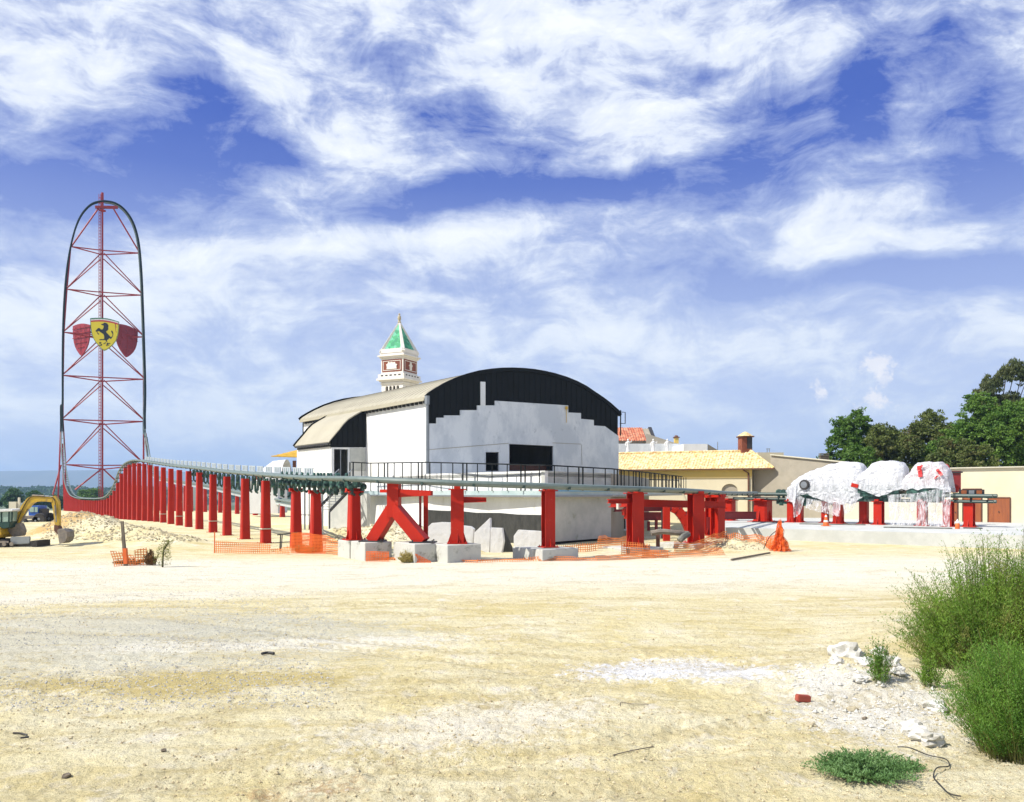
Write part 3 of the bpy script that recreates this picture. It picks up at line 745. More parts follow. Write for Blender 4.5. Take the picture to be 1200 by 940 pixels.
mm = MB(); mm.bar(W(457, 575.5, 42.3), W(447, 575.5, 43), .2, .16); mm.build('stub_arm', M['red'], ro)
for k, px in enumerate((492.5, 499)):
    mm = MB(); a = W(px, 580, 42.6+k*.5); mm.bar(a, (a.x, a.y, 1.15), .12 if k == 0 else .24, .12); mm.build('hanger', M['darkred'] if k == 0 else M['red'], ro)
block(fx0-.12, fy0+.15, 1.55, 1.75, .62, -.3, .92, 'concrete block under the left foot of the red A-frame, orange netting on its side')
block(fx1-.30, fy1+.25, 1.65, 2.3, .62, -.3, .92, 'concrete block under the right foot of the red A-frame')

# H-section posts right of the A-frame
def hpost(px, Y, zb, w, label, ztop=3.2, arm=None, grp='red H-section posts on concrete bases', rz=.0, blk=None):
    x, y = pt(px, Y)
    dv = Vector((cos(rz), sin(rz), 0))
    r = column((x, y), dv, zb, ztop, w, w, label, grp, hsec=True, name='track_support')
    if arm:
        side, ln, z = arm
        mm = MB(); a = Vector((x, y, z))+dv*(side*w*.5); b = a+dv*(side*ln)
        for k in (-1, 1): mm.bar(a+Vector((0,0,k*.13)), b+Vector((0,0,k*.09)), .3, .05)
        mm.bar(a, b, .05, .26, h2=.18); mm.build('arm', M['red'], r)
    if blk:
        dx, dy, z1, lab = blk
        block(x-.15, y+.15, dx, dy, .62, gh(x, y)-.3, z1, lab)
    return r
hpost(536, 41.4, .90, .66, 'red H-section post with a short arm to the right, just right of the A-frame', 3.62, (1, 1.15, 3.17-.05), rz=.05, blk=(2.0, 1.9, .88, 'wide concrete block under the red post just right of the A-frame'))
hpost(642.5, 42.6, .62, .56, 'slim red post in front of the corner of the grey concrete wall', 3.56, rz=.35, blk=(2.4, 2.6, .60, 'long low concrete block under the slim red post at the wall corner'))
hpost(744.5, 46, .42, .72, 'red H-section post with a short arm to the left, right of the grey concrete wall', 3.42, (-1, 1.35, 3.0), rz=.35, blk=(2.6, 2.4, .40, 'low concrete block with orange netting under the post right of the grey wall'))
hpost(815.5, 51, .34, .78, 'large red H-section post joined to crossbeams, left of a near-identical pair', 3.35, rz=.3, blk=(3.0, 3.2, .32, 'broad flat concrete block under the paired red posts'))
hpost(841, 56.5, .36, .70, 'red H-section post with flared foot, last before the long concrete slab', 3.15, rz=.6)
hpost(833, 60, .3, .6, 'dark red post half hidden behind the last two large posts', 3.1, rz=.5)

# crossbeams and the transfer frame behind
ro = empty('transfer_frame', (*pt(780, 60), 0), 'red steel transfer frame with crossbeams and a curved strut behind the posts', 'steel frame')
def beam(pxa, ya, Ya, pxb, yb, Yb, h, m=M['red'], name='beam'):
    a = W(pxa, ya, Ya); b = W(pxb, yb, Yb); mm = MB()
    for k in (-1, 1): mm.bar(a+Vector((0,0,k*h/2)), b+Vector((0,0,k*h/2)), .32, .05)
    mm.bar(a, b, .06, h-.04); return mm.build(name, m, ro)
beam(752, 589.5, 52, 850, 592, 55, .42)
beam(714, 605, 66, 776, 605, 66, .62, M['darkred'])
beam(795, 604, 68, 886, 604, 72, .62, M['darkred'])
beam(716, 591, 52.5, 736, 590, 47, .34, M['red'])
beam(720, 597, 60, 800, 596, 62, .3, M['darkred'])
for (px, yt, Y) in ((781, 592, 58), (779, 597, 61)):
    a = W(px, yt, Y); mm = MB(); mm.bar((a.x, a.y, gh(a.x, a.y)), a, .45, .45); mm.build('post', M['red'] if Y == 58 else M['dark'], ro)
pp = [W(788, 595, 58), W(794, 598, 58), W(800, 605, 58), W(805, 614, 58), W(809, 625, 58)]
mm = MB()
for a, b in zip(pp, pp[1:]): mm.bar(a, b, .5, .62)
mm.build('curved_strut', M['red'], ro)
for (px, yt, yb, Y) in ((760, 611, 622, 70), (769, 606, 624, 66), (736, 597, 618, 56), (830, 606, 628, 60), (826, 606, 626, 66)):
    mm = MB(); mm.bar(W(px, yt, Y), W(px, yb, Y), .22, .22); mm.build('post', M['darkred'], ro)
for (px, y, Y) in ((733, 600, 49), (735.5, 604, 49), (726.5, 593, 49)):
    mm = MB(); mm.box(W(px, y, Y), (.35, .3, .4), .3); mm.build('bracket', M['red'] if y != 593 else M['plinth'], ro)

# supports of the launch run
k = 0
for t in np.arange(30, 226, 9.0):
    p = min((r[0] for r in far_R if r[0].z < 12), key=lambda q: abs((q-RG).dot(D)-t))
    zb = gh(p.x, p.y)-.05
    if p.z-1.1-zb > .3:
        k += 1
        column((p.x, p.y), D, zb, p.z-1.0, .9, .7, 'low red column under the launch track behind the left row, %s from the tower' % ORD[k-1], 'low columns under the launch track', m=M['red'], plate=False)

# ---- straight station run on the long slab
SA = Vector(W(862, 578, 75.5)); SB = Vector(W(1166, 581, 60.5)); SA.z = 3.36; SB.z = 3.22
SD = (SB-SA).normalized(); SS = Vector((SD.y, -SD.x, 0)).normalized()
if SS.y > 0: SS = -SS      # towards the camera
P = [SA.lerp(SB, i/30) for i in range(31)]
root = empty('coaster_track', SA, 'dark straight coaster track over the long concrete slab, carrying the wrapped train', 'coaster track', 'coaster track runs')
R = [(p, SD, SS, Vector((0,0,1))) for p in P]
rails(root, R, 1.2, .15, M['trackdark'])
for k in (-1, 1):
    mm = MB(); mm.tube([p+SS*(k*.4)-Vector((0,0,.42)) for p in P], .13, 7); mm.build('spine_tube', M['trackdark'], root, smooth=True)
ties(root, R, 1.1, M['trackdark'])
L = (SB-SA).length
for s0 in np.arange(4.5, 10.5, .95):
    p = SA+SD*float(s0); mm = MB()
    for k in (-1, 1): mm.lathe(p+SS*(.45*k)+Vector((0,0,.17)), [(.1,-.1),(.28,-.08),(.28,.08),(.1,.1)], 12, axis=SS); mm.bar(p+SS*.45*k+Vector((0,0,.1)), p+SS*.45*k-Vector((0,0,.5)), .2, .14)
    mm.build('drive_tyre', M['brake'], root)
for (s0) in (4.6, 6.8, 9.4):
    p = SA+SD*s0; mm = MB(); mm.box(p-Vector((0,0,.62)), (.5, .9, .5), atan2(SS.y, SS.x)); mm.bar(p-Vector((0,0,.6))+SS*.2, p-Vector((0,0,1.0))+SS*.2, .3, .3); mm.build('drive_motor', M['brake'], root)
SLT = .86
for i, (px, side, w, lab) in enumerate(((731/4.7+700, .2, .9, 'narrow red post at the left end of the slab, beside the arched window'),
        (894, .3, 1.45, 'broad red column on the slab under the exposed drive tyres'),
        (927.5, .5, .7, 'left of two red columns under the nose of the wrapped train'),
        (936.5, .0, .7, 'right of two red columns under the nose of the wrapped train'),
        (967, -.9, .6, 'red column at the rear showing between the first two front columns of the wrapped train'),
        (982.5, .3, .82, 'red column under the tail of the first wrapped car'),
        (1012.5, -.9, .72, 'darker red column at the rear under the middle wrapped car'),
        (1030, .3, .72, 'red column under the middle wrapped car, in front'),
        (1081, .1, .72, 'red column seen through the hanging film under the third wrapped car'),
        (1111.5, .3, .72, 'red column at the tail end of the wrapped train'),
        (1136, -.1, .72, 'last red column on the right, standing before the brown doors'))):
    r = (px-CX)/F; t = (r*SA.y-SA.x)/(SD.x-r*SD.y); q = SA+SD*t+SS*side
    r2 = (q.y); q.x = (px-CX)/F*q.y
    column((q.x, q.y), SD, SLT, 2.72, w*.9, w*.9, lab, 'red columns on the long slab', m=M['red'], plate=True, hsec=(i in (7, 8, 9, 10)))
# ================================================================== emblem shields
def shield_outline(w=1.0):
    # unit shield in the emblem's own pixels (origin: zoom crop), x right, y down
    return [(105,118),(200,102),(300,92),(420,90),(520,100),(620,122),(742,158),(738,300),(728,420),(705,540),(668,640),(610,730),(540,805),(470,862),(415,892),(360,855),(300,790),(240,720),(190,640),(150,540),(125,420),(112,300)]
SC = .0148; EC = W(122.6, 394.5, 291.5)
er = Vector((.94, .34, 0)).normalized(); en = Vector((er.y, -er.x, 0))
if en.y > 0: en = -en
EC = MAST-er*0+en*3.2; EC.z = tw(122, 394).z
EC.x = (122.6-CX)/F*EC.y
def ef(off): return lambda u, v: EC+er*((u-422)*SC)+Vector((0,0,-(v-490)*SC))+en*off
sh = empty('shield_emblem', EC, 'yellow shield with a black rearing horse hung high on the tower', 'emblem', 'shield emblems on the tower')
mm = MB(); mm.plate([shield_outline()], ef(0), -en*.5); mm.build('shield', M['yellow'], sh)
out = shield_outline(); inn = [(422+(u-422)*.965, 490+(v-490)*.965) for u, v in out]
mm = MB(); mm.plate([out, inn[::-1]], ef(.10), -en*.12); mm.build('rim', M['emgreen'], sh)
def band(v0, v1, m, off=.08):
    top = [(116+i*(736-116)/20) for i in range(21)]
    def tc(u): return 96+((u-400)/330)**2*40+max(0, u-420)*.05
    mm = MB(); mm.plate([[(u, tc(u)+v0) for u in top]+[(u, tc(u)+v1) for u in top[::-1]]], ef(off), -en*.1); mm.build('band', m, sh)
band(6, 20, M['emgreen']); band(20, 50, M['emwhite']); band(50, 84, M['emredband'])
horse = [(345,250),(362,240),(392,234),(400,212),(425,204),(455,208),(482,224),(502,252),(508,285),(500,315),(506,345),(494,380),(474,402),(452,412),(462,440),(492,472),(528,512),(548,538),(566,548),(586,528),(600,492),(594,458),(572,430),(566,400),(584,384),(598,402),(612,438),(614,480),(606,516),(590,548),(576,572),(560,598),(540,582),(528,570),(514,598),(488,618),(470,636),(484,662),(470,674),(452,660),(440,632),(424,622),(408,634),(362,634),(318,640),(306,622),(340,612),(388,612),(412,600),(416,560),(410,520),(392,484),(352,456),(318,434),(296,416),(276,424),(262,432),(270,460),(296,482),(300,504),(280,502),(262,474),(252,440),(230,432),(222,418),(242,392),(264,366),(280,346),(310,344),(330,368),(356,378),(384,366),(396,336),(404,306),(404,280),(380,268),(356,266)]
mm = MB(); mm.plate([horse], ef(.12), -en*.12); mm.build('horse', M['emblack'], sh)
Sp = [(352,690),(322,684),(300,700),(308,724),(340,738),(346,752),(326,760),(304,750),(300,768),(330,780),(364,766),(366,738),(350,724),(324,712),(326,702),(350,706)]
Fp = [(458,770),(476,690),(548,700),(544,718),(494,712),(488,734),(526,740),(522,756),(484,752),(480,776)]
for pl in (Sp, Fp):
    mm = MB(); mm.plate([pl], ef(.1), -en*.1); mm.build('letter', M['emblack'], sh)
mm = MB(); mm.plate([[(392,722),(446,684),(456,694),(404,734)]], ef(.1), -en*.1); mm.build('stroke', M['emblack'], sh)
mm = MB()
for v in (260, 560): mm.bar(ef(-.5)(422, v), MAST+Vector((0,0,ef(0)(0, v).z)), .5, .5)
mm.build('bracket', M['redfar'], sh)
for sgn, pxc, pyc, lab in ((-1, 95, 398, 'dark red back of a shield emblem, left of the yellow horse shield on the tower'), (1, 148.6, 400, 'dark red back of a shield emblem, right of the yellow horse shield on the tower')):
    a = radians(50)*sgn; r2 = Vector((er.x*cos(a)-er.y*sin(a), er.x*sin(a)+er.y*cos(a), 0))
    cY = MAST.y+3.0; c = Vector(((pxc-CX)/F*cY, cY, H+(HY-pyc)/F*cY)); n2 = Vector((r2.y, -r2.x, 0)); n2 = n2 if n2.y < 0 else -n2
    o = empty('shield_emblem', c, lab, 'emblem', 'shield emblems on the tower')
    f2 = lambda off: (lambda u, v: c+r2*((u-422)*SC*1.12)+Vector((0,0,-(v-490)*SC))+n2*off)
    mm = MB(); mm.plate([shield_outline()], f2(0), -n2*.4); mm.build('shield', M['emred'], o)
    mm = MB()
    for v in (200, 320, 440, 560, 680):
        hw = 300 if v < 450 else 300-(v-450)*.75
        mm.bar(f2(.25)(422-hw, v), f2(.25)(422+hw, v), .16, .22)
    for u in (250, 422, 590): mm.bar(f2(.35)(u, 150), f2(.35)(u, 640 if u != 422 else 800), .16, .16)
    mm.bar(f2(.4)(200, 190), f2(.4)(660, 430), .2, .2)
    mm.build('frame', M['redfar'], o)
    mm = MB(); mm.bar(f2(.5)(422, 330), MAST+Vector((0,0,f2(0)(0, 330).z)), .5, .5); mm.bar(f2(.5)(300, 420), MAST+Vector((0,0,f2(0)(0, 430).z)), .4, .4); mm.build('bracket', M['redfar'], o)

# ================================================================== the hall
A0 = Vector((-7.66, 75, 0)); G = Vector((18.9, 10.8, 0)).normalized(); Lb = Vector((-.6, .8, 0))
NG = Vector((G.y, -G.x, 0))                                   # gable normal (towards camera, right)
def gp(px, py, off=0.0, base=None):        # point of the gable plane
    a = (base or A0)+NG*off; r = (px-CX)/F; s = (r*a.y-a.x)/(G.x-r*G.y); p = a+G*s
    return Vector((p.x, p.y, H+(HY-py)/F*p.y))
def gsz(px, py, off=0.0):
    p = gp(px, py, off); return ((p-A0).dot(G), p.z)
def gf(off): return lambda s, z: A0+G*s+NG*off+Vector((0,0,z))
hall = empty('exhibition_hall', A0, 'large white hall with a black arched front and barrel roof under construction', 'hall')
arc_px = [(503,463),(510,458.5),(520,452.8),(533,446.5),(547.6,441.3),(561,437.8),(575,435.7),(588,434.6),(600,434.4),(613,434.9),(625,436),(638,438.2),(650,441),(663,445),(675,449.8),(686,455.5),(697,463),(706,469),(714.5,475.5),(724,484)]
arc = [gsz(*q) for q in arc_px]
arc[0] = (0.0, arc[0][1])
s_end = arc[-1][0]
step_px = [(503,496.5),(511,496.5),(511,489.7),(520,489.7),(520,487),(538.8,487),(538.8,480.8),(558.7,480.8),(558.7,475.3),(579.4,475.3),(579.4,469.8),(665,475.3),(665,483.6),(680,484.2),(680,491),(695,492.4),(695,498.8),(708,499.6),(724.2,511.2)]
step = [gsz(*q) for q in step_px]; step[0] = (0, step[0][1]); step[-1] = (s_end, step[-1][1])
# structural end wall (black cladding) with openings
small = [gsz(568.5, 530), gsz(584, 530), gsz(584, 552), gsz(568.5, 552)]
big = [gsz(596, 520.3), gsz(647.6, 522.8), gsz(647.6, 552), gsz(596, 552)]
outer = [(0, -.3)]+arc+[(s_end, -.3)]
mb = MB(); mb.plate([outer, small[::-1], big[::-1]], gf(0), Lb*.3)
# cladding ribs
def zat(P, s):
    for (a, b), (c, d) in zip(P, P[1:]):
        if a <= s <= c and c > a: return b+(d-b)*(s-a)/(c-a)
    return P[-1][1]
s = .35
while s < s_end-.2:
    top = zat(arc, s)-.12
    lo = max(min([b for (a, b) in step if abs(a-s) < .8] or [zat(step, s)])-.2, 3)
    a = gf(.02)(s, lo); mb.box((a+gf(.02)(s, top))/2, (.10, .045, top-lo), atan2(G.y, G.x)); s += .62
mb.build('clad_gable', M['clad'], hall)
# grey render panel, proud
mb = MB(); mb.plate([[(-.04, -.3)]+[(-.04, step[0][1])]+step[1:]+[(s_end+.03, -.3)], small[::-1], big[::-1]], gf(.14), Lb*.135)
mb.build('render_panel', M['grey'], hall)
# recessed joints on the render
mm = MB()
for (a, b) in (((503,527),(596,519.5)),((647.6,519),(681,520.5)),((681.5,521),(682,545))):
    p = gp(*a, .15); q = gp(*b, .15); mm.bar(p, q, .03, .05)
mm.build('joint', M['tan'], hall)
mm = MB(); w0 = gsz(562.6, 447.5); w1 = gsz(568, 475)
mm.plate([[(w0[0], w0[1]), (w1[0], w0[1]), (w1[0], w1[1]-.05), (w0[0], w1[1]-.05)]], gf(.16), Lb*.14); mm.build('light_slot', M['white'], hall)
# lamp and stain on the render, frame of openings
mm = MB(); p = gp(664, 478, .25); mm.box(p, (.25,.25,.3), 0); mm.bar(p, p-Vector((0,0,1.5)), .05); mm.build('wall_lamp', M['canopy'], hall)
for o4 in (small, big):
    mm = MB()
    for a, b in zip(o4, o4[1:]+o4[:1]): mm.bar(gf(-.10)(*a), gf(-.10)(*b), .10, .08)
    mm.build('opening_frame', M['dark'], hall)
mm = MB(); c = gf(-.4)(*big[3]); mm.box(gf(-1.2)((big[0][0]+big[1][0])/2, big[2][1]+.3), (abs(big[1][0]-big[0][0]), .1, .6), atan2(G.y, G.x)); mm.build('inner_parapet', M['rust'], hall)
# interior floor
LL = 29.5
mm = MB(); c = A0+G*(s_end/2)+Lb*(LL/2); mm.box((c.x, c.y, 4.9), (s_end-.7, LL-.8, .2), atan2(G.y, G.x)); mm.build('floor', M['dark'], hall)
# left long wall, right wall, back wall
ze = arc[0][1]; zr = arc[-1][1]
zc = (ze-.65)/2; mm = MB(); mm.bar(A0+Lb*.34+G*.13+Vector((0,0,zc)), A0+Lb*(LL-.05)+G*.13+Vector((0,0,zc)), .26, ze-.05); mm.build('side_wall', M['white'], hall)
zc = (zr-.6)/2; mm = MB(); mm.bar(A0+Lb*.34+G*(s_end-.15)+Vector((0,0,zc)), A0+Lb*(LL-.05)+G*(s_end-.15)+Vector((0,0,zc)), .26, zr); mm.build('side_wall', M['white'], hall)
mm = MB(); mm.plate([outer], lambda s, z: A0+G*s+Lb*LL+Vector((0,0,z)), Lb*.3); mm.build('back_wall', M['clad'], hall)
# corner trim: dark downpipe
mm = MB(); mm.tube([A0+NG*.12+G*-.25+Vector((0,0,ze-.4)), A0+NG*.12+G*-.25+Vector((0,0,1))], .14, 8); mm.tube([A0+NG*.1+G*-.25+Vector((0,0,ze-.1)), A0+NG*.1+G*-.25+Vector((0,0,ze-.9))], .24, 8); mm.build('downpipe', M['steel'], hall)
# roof: barrel sheet following the arc (thick)
fine = []
for (a, b), (c, d) in zip(arc, arc[1:]):
    for k in range(3): fine.append((a+(c-a)*k/3, b+(d-b)*k/3))
fine.append(arc[-1])
fine = [(-.35, fine[0][1]-.32)]+fine+[(fine[-1][0]+.3, fine[-1][1]-.35)]
mm = MB(); n = len(fine)
vs = []
for q in (0.06, LL+.25):
    for dz in (.03, .17):
        vs += [A0+G*a+Lb*q+Vector((0,0,b+dz)) for a, b in fine]
fs = []
for i in range(n-1):
    fs += [(i+n, i+1+n, i+1+3*n, i+3*n), (i, i+2*n, i+1+2*n, i+1), (i, i+1, i+1+n, i+n), (i+2*n, i+3*n, i+1+3*n, i+1+2*n)]
fs += [(0, n, 3*n, 2*n), (n-1, 3*n-1, 4*n-1, 2*n-1)]
mm.add(vs, fs)
for j in range(1, 30):
    q = j*LL/30
    for (a, b), (c, d) in zip(fine[:-1:2], fine[2::2]):
        mm.bar(A0+G*a+Lb*q+Vector((0,0,b+.18)), A0+G*c+Lb*q+Vector((0,0,d+.18)), .05, .05)
mm.build('roof', M['roof'], hall)
for q, mt in ((-.05, 'clad'), (LL+.3, 'clad')):
    mm = MB()
    P = [A0+G*a+Lb*q+Vector((0,0,b+.12)) for a, b in fine]
    for a, b in zip(P, P[1:]): mm.bar(a, b, .24, .34 if q < 0 else .5)
    mm.build('verge', M[mt], hall)
# eave gutter with brackets
mm = MB(); a = A0+G*-.38+Vector((0,0,ze-.42)); mm.bar(a+Lb*.1, a+Lb*(LL), .22, .2)
mm.build('gutter', M['roof'], hall)
for j in range(36): mm = MB(); mm.box(A0+G*-.12+Lb*(.5+j*.8)+Vector((0,0,ze-.62)), (.34,.2,.26), atan2(G.y, G.x)); mm.build('eave_bracket', M['dark'], hall)

# ladder and hoop on the right edge of the gable
mm = MB()
for k in (0, .4): mm.bar(gf(.1)(s_end+.25+k*.2, 9.5), gf(.1)(s_end+.25+k*.2, 12.2), .06)
mm.tube([gf(.1)(s_end+.2, 12), gf(.1)(s_end+.9, 12), gf(.1)(s_end+.9, 10.8), gf(.1)(s_end+.2, 10.8)], .05, 6)
mm.build('roof_ladder', M['rail'], hall)

# ---- annex on the left
B0 = Vector((-15.3, 85.2, 0)); wx = 3.95; la = 8.9
def af(u, z, q=0.0): return B0-G*u+Lb*q+Vector((0,0,z))      # u: outwards from the hall
B0 = A0+Lb*12.8
def asz(px, py):
    p = gp(px, py, 0, B0); return (-(p-B0).dot(G), p.z)
aarc = [asz(*q) for q in ((429,480.5),(424,483),(416,487.5),(408,492.5),(402.5,498),(397.5,504.5),(393,509.8),(388.4,515.2))]
dz0 = asz(388.4, 524)[1]; dzr = asz(429, 524)[1]
annex = empty('annex_building', B0-G*2, 'white side annex with a beige quarter-vault roof and black end panel against the hall', 'annex')
uo = aarc[-1][0]
mm = MB(); mm.plate([aarc+[(uo, dz0), (0.02, dzr)]], lambda u, z: af(u, z, -.02), Lb*.25)
u = .3
while u < uo-.1:
    zt_ = zat(aarc, u)-.08 if u < uo else dz0
    mm.box((af(u, (zt_+dz0)/2, -.05)), (.09, .04, zt_-dz0-.1), atan2(G.y, G.x)); u += .55
mm.build('clad_end', M['clad'], annex)
dl = asz(391.5, 526); dr = asz(408, 526)
zb_ = 3.0
mm = MB(); mm.plate([[(0.02, -.2), (0.02, dzr-.03), (uo, dz0-.03), (uo, -.2)], [(dr[0], zb_+.8), (dr[0], dl[1]), (dl[0], dl[1]), (dl[0], zb_+.8)]], lambda u, z: af(u, z, .0), Lb*.25)
mm.build('end_wall', M['white'], annex)
mm = MB(); a = asz(410, 524.8); b = asz(428.5, 552)
mm.plate([[(a[0], a[1]), (.1, a[1]), (.1, b[1]), (a[0], b[1])]], lambda u, z: af(u, z, -.06), Lb*.055); mm.build('concrete_panel', M['concrete'], annex)
mm = MB()
for uu in (dl[0], dr[0], (dl[0]+dr[0])/2): mm.bar(af(uu, zb_+.8, .12), af(uu, dl[1], .12), .08, .08)
mm.bar(af(dl[0], dl[1], .12), af(dr[0], dl[1], .12), .1, .1)
mm.build('door_frame', M['steel'], annex)
mm = MB(); c = af(uo/2, 0, la/2); mm.box((c.x, c.y, 3.6), (uo-.6, la-.6, .1), atan2(G.y, G.x)); mm.build('floor', M['dark'], annex)
mm = MB(); c = af(uo-.12, 0, la/2+.15); zt_ = dz0+.35
zc = (zt_-.2)/2; mm.bar(af(uo-.12, zc, .27), af(uo-.12, zc, la-.05), .24, zt_+.2); mm.build('side_wall', M['white'], annex)
mm = MB(); mm.plate([[(0.02, -.2)]+aarc+[(uo, -.2)]], lambda u, z: af(u, z, la), Lb*.25); mm.build('back_wall', M['white'], annex)
fa = aarc+[(uo+.3, aarc[-1][1]-.4)]
mm = MB(); n = len(fa); vs = []
for q in (-.02, la+.3):
    for dz in (.02, .15): vs += [af(a, b+dz, q) for a, b in fa]
fs = []
for i in range(n-1): fs += [(i+n, i+1+n, i+1+3*n, i+3*n), (i, i+2*n, i+1+2*n, i+1), (i, i+1, i+1+n, i+n), (i+2*n, i+3*n, i+1+3*n, i+1+2*n)]
mm.add(vs, fs)
mm.build('roof', M['roof'], annex)
mm = MB()
P = [af(a, b+.12, la+.35) for a, b in fa]
for a, b in zip(P, P[1:]): mm.bar(a, b, .3, .3)
mm.build('verge', M['clad'], annex)
for j in range(19): mm = MB(); mm.box(af(uo+.1, aarc[-1][1]-.62, .3+j*.45), (.3,.16,.2), atan2(G.y, G.x)); mm.build('eave_bracket', M['dark'], annex)
mm = MB(); mm.bar(af(uo+.28, aarc[-1][1]-.42, 0), af(uo+.28, aarc[-1][1]-.42, la), .16, .16)
mm.build('gutter', M['dark'], annex)

# ---- podium in front of the hall (core walls + walkway)
pod = empty('podium', (2, 62, 0), 'white and grey concrete podium with a walkway wrapping the front of the hall', 'podium')
def XY(px, Y): return ((px-CX)/F*Y, Y)
K = [XY(428, 73), XY(500, 63), XY(638.5, 53.5), XY(716, 59.5)]
def wall(a, b, z0, z1, m, name, th=.3):
    a = Vector((*a, 0)); b = Vector((*b, 0)); d = (b-a).normalized(); n_ = Vector((-d.y, d.x, 0))
    if n_.y < 0: n_ = -n_
    mm = MB(); vs = [a, b, b+n_*th, a+n_*th]
    mm.add([v+Vector((0,0,z0)) for v in vs]+[v+Vector((0,0,z1)) for v in vs], [(3,2,1,0),(4,5,6,7),(0,1,5,4),(1,2,6,5),(2,3,7,6),(3,0,4,7)])
    return mm.build(name, m, pod)
wall(K[0], K[1], -.3, 4.9, M['white'], 'wall')
wall(K[1], K[2], -.3, 4.93, M['white'], 'wall')
wall(K[2], K[3], .18, 4.9, M['concrete'], 'wall')
wall(K[2], (K[3][0]-.3, K[3][1]), -.3, .175, M['black'], 'plinth_recess', .2)
wall(K[3], (K[3][0]+6.5, K[3][1]+22), -.3, 4.88, M['tan'], 'wall')
mm = MB(); mm.add([(x, y, 4.8) for x, y in (K[0], K[1], K[2], K[3], (K[3][0]+3, 74), (3, 74), (-20, 84))]+[(x, y, 4.55) for x, y in (K[0], K[1], K[2], K[3], (K[3][0]+3, 74), (3, 74), (-20, 84))], [tuple(range(7)), tuple(range(13, 6, -1))]+[(i, i+7, (i+1) % 7+7, (i+1) % 7) for i in range(7)])
mm.build('terrace', M['slab'], pod)
lowc = (XY(384, 70), XY(430, 66.5))
wall(*lowc, -.3, 3.4, M['concrete'], 'wall')
# walkway slab around
Wk = [XY(404, 70.5), XY(432, 70.8), XY(500, 62.3), XY(560, 57.4), XY(639, 52.95), XY(717, 58.8), XY(760, 70), XY(799.5, 88)]
Wi = [XY(404, 72), XY(432, 72), XY(500, 62.9), XY(562, 58.2), XY(638.5, 53.4), XY(709, 60.2), XY(738, 72), XY(770, 90)]
def strip(z1, z0, name, m, a=Wk, b=Wi):
    mm = MB(); n = len(a)
    vs = [(x, y, z1) for x, y in a]+[(x, y, z1) for x, y in b]+[(x, y, z0) for x, y in a]+[(x, y, z0) for x, y in b]
    fs = []
    for i in range(n-1): fs += [(i, i+1, n+i+1, n+i), (2*n+i, 3*n+i, 3*n+i+1, 2*n+i+1), (i, 2*n+i, 2*n+i+1, i+1), (n+i, n+i+1, 3*n+i+1, 3*n+i)]
    fs += [(0, n, 3*n, 2*n), (n-1, 3*n-1, 4*n-1, 2*n-1)]
    mm.add(vs, fs); return mm.build(name, m, pod)
strip(3.62, 3.18, 'walkway', M['deck'])
o1 = [(x*.9985, y*.9985) for x, y in Wk]
mm = MB(); 
for a, b in zip(Wk, Wk[1:]): 
    mm.bar((a[0], a[1]-.08, 3.24), (b[0], b[1]-.08, 3.24), .1, .12)
mm.build('lower_trim', M['steel'], pod)
mm = MB()
for a, b in zip(Wk[4:], Wk[5:]): mm.bar((a[0], a[1]-.06, 3.60), (b[0], b[1]-.06, 3.60), .08, .10)
mm.build('blue_strip', M['blueedge'], pod)
# membrane band with hanging points, as a thin plate on the left front wall
k1 = Vector((*K[1], 0)); k2 = Vector((*K[2], 0)); kd = (k2-k1).normalized(); kn = Vector((kd.y, -kd.x, 0)); kn = kn if kn.y < 0 else -kn
KL = (k2-k1).length
mz = [(0, 1.75), (KL, 1.75)]
mm = MB(); mm.plate([[(0, 2.15), (2, 2.1), (4.1, 2.12), (6, 2.02), (8.5, 2.06), (10.4, 1.98), (KL-.02, 2.0), (KL-.02, .0), (0, .0)]], lambda s, z: k1+kd*s+kn*.05+Vector((0,0,z)), -kn*.04)
mm.build('membrane', M['membrane'], pod)
# white wrapped panels leaning on the wall: each a thing
def lean(poly, dist, label, m=M['sheet'], t=.25):
    P = [W(px, py, dist[i] if isinstance(dist, (list, tuple)) else dist) for i, (px, py) in enumerate(poly)]
    c = sum(P, Vector())/len(P); n_ = Vector((-.35, -.93, 0)).normalized()
    mm = MB(); k = len(P)
    ctr = c+n_*.01
    mm.add([ctr]+P+[p-n_*t for p in P], [(0, 1+i, 1+(i+1) % k) for i in range(k)]+[tuple(range(2*k, k, -1))]+[(1+i, 1+k+i, 1+k+(i+1) % k, 1+(i+1) % k) for i in range(k)])
    o = mm.build('wrapped_panel', m); tag(o, label, 'wrapped panel', 'sheeted panels at the foot of the podium'); return o
lean([(497,641),(500,619),(506,613),(516,612),(531,612.5),(533,617),(533,641)], 49.5, 'white sheeted panel left of the red post beside the A-frame')
lean([(541,640),(541,616),(551,617),(555,620),(553,640)], 49, 'narrow cream-edged white panel just right of the first red H-section post')
lean([(555,641),(556,624),(574,607),(574.5,620),(573,649)], 47.2, 'white sheet with its top corner pulled up to a sharp point')
lean([(574.5,648),(575,618.5),(588,619),(590,634),(587,651)], 46.6, 'upright white panel between the pointed sheet and the dark folded sheet')
lean([(602,645),(602,628),(607,621),(624,622),(638,623),(638,643)], 46.8, 'wide white panel left of the slim red post')
lean([(588,620),(590,619),(603,648),(589,648)], 47.3, 'dark folded membrane sheet hanging beside the upright white panel', M['membrane'], .08)

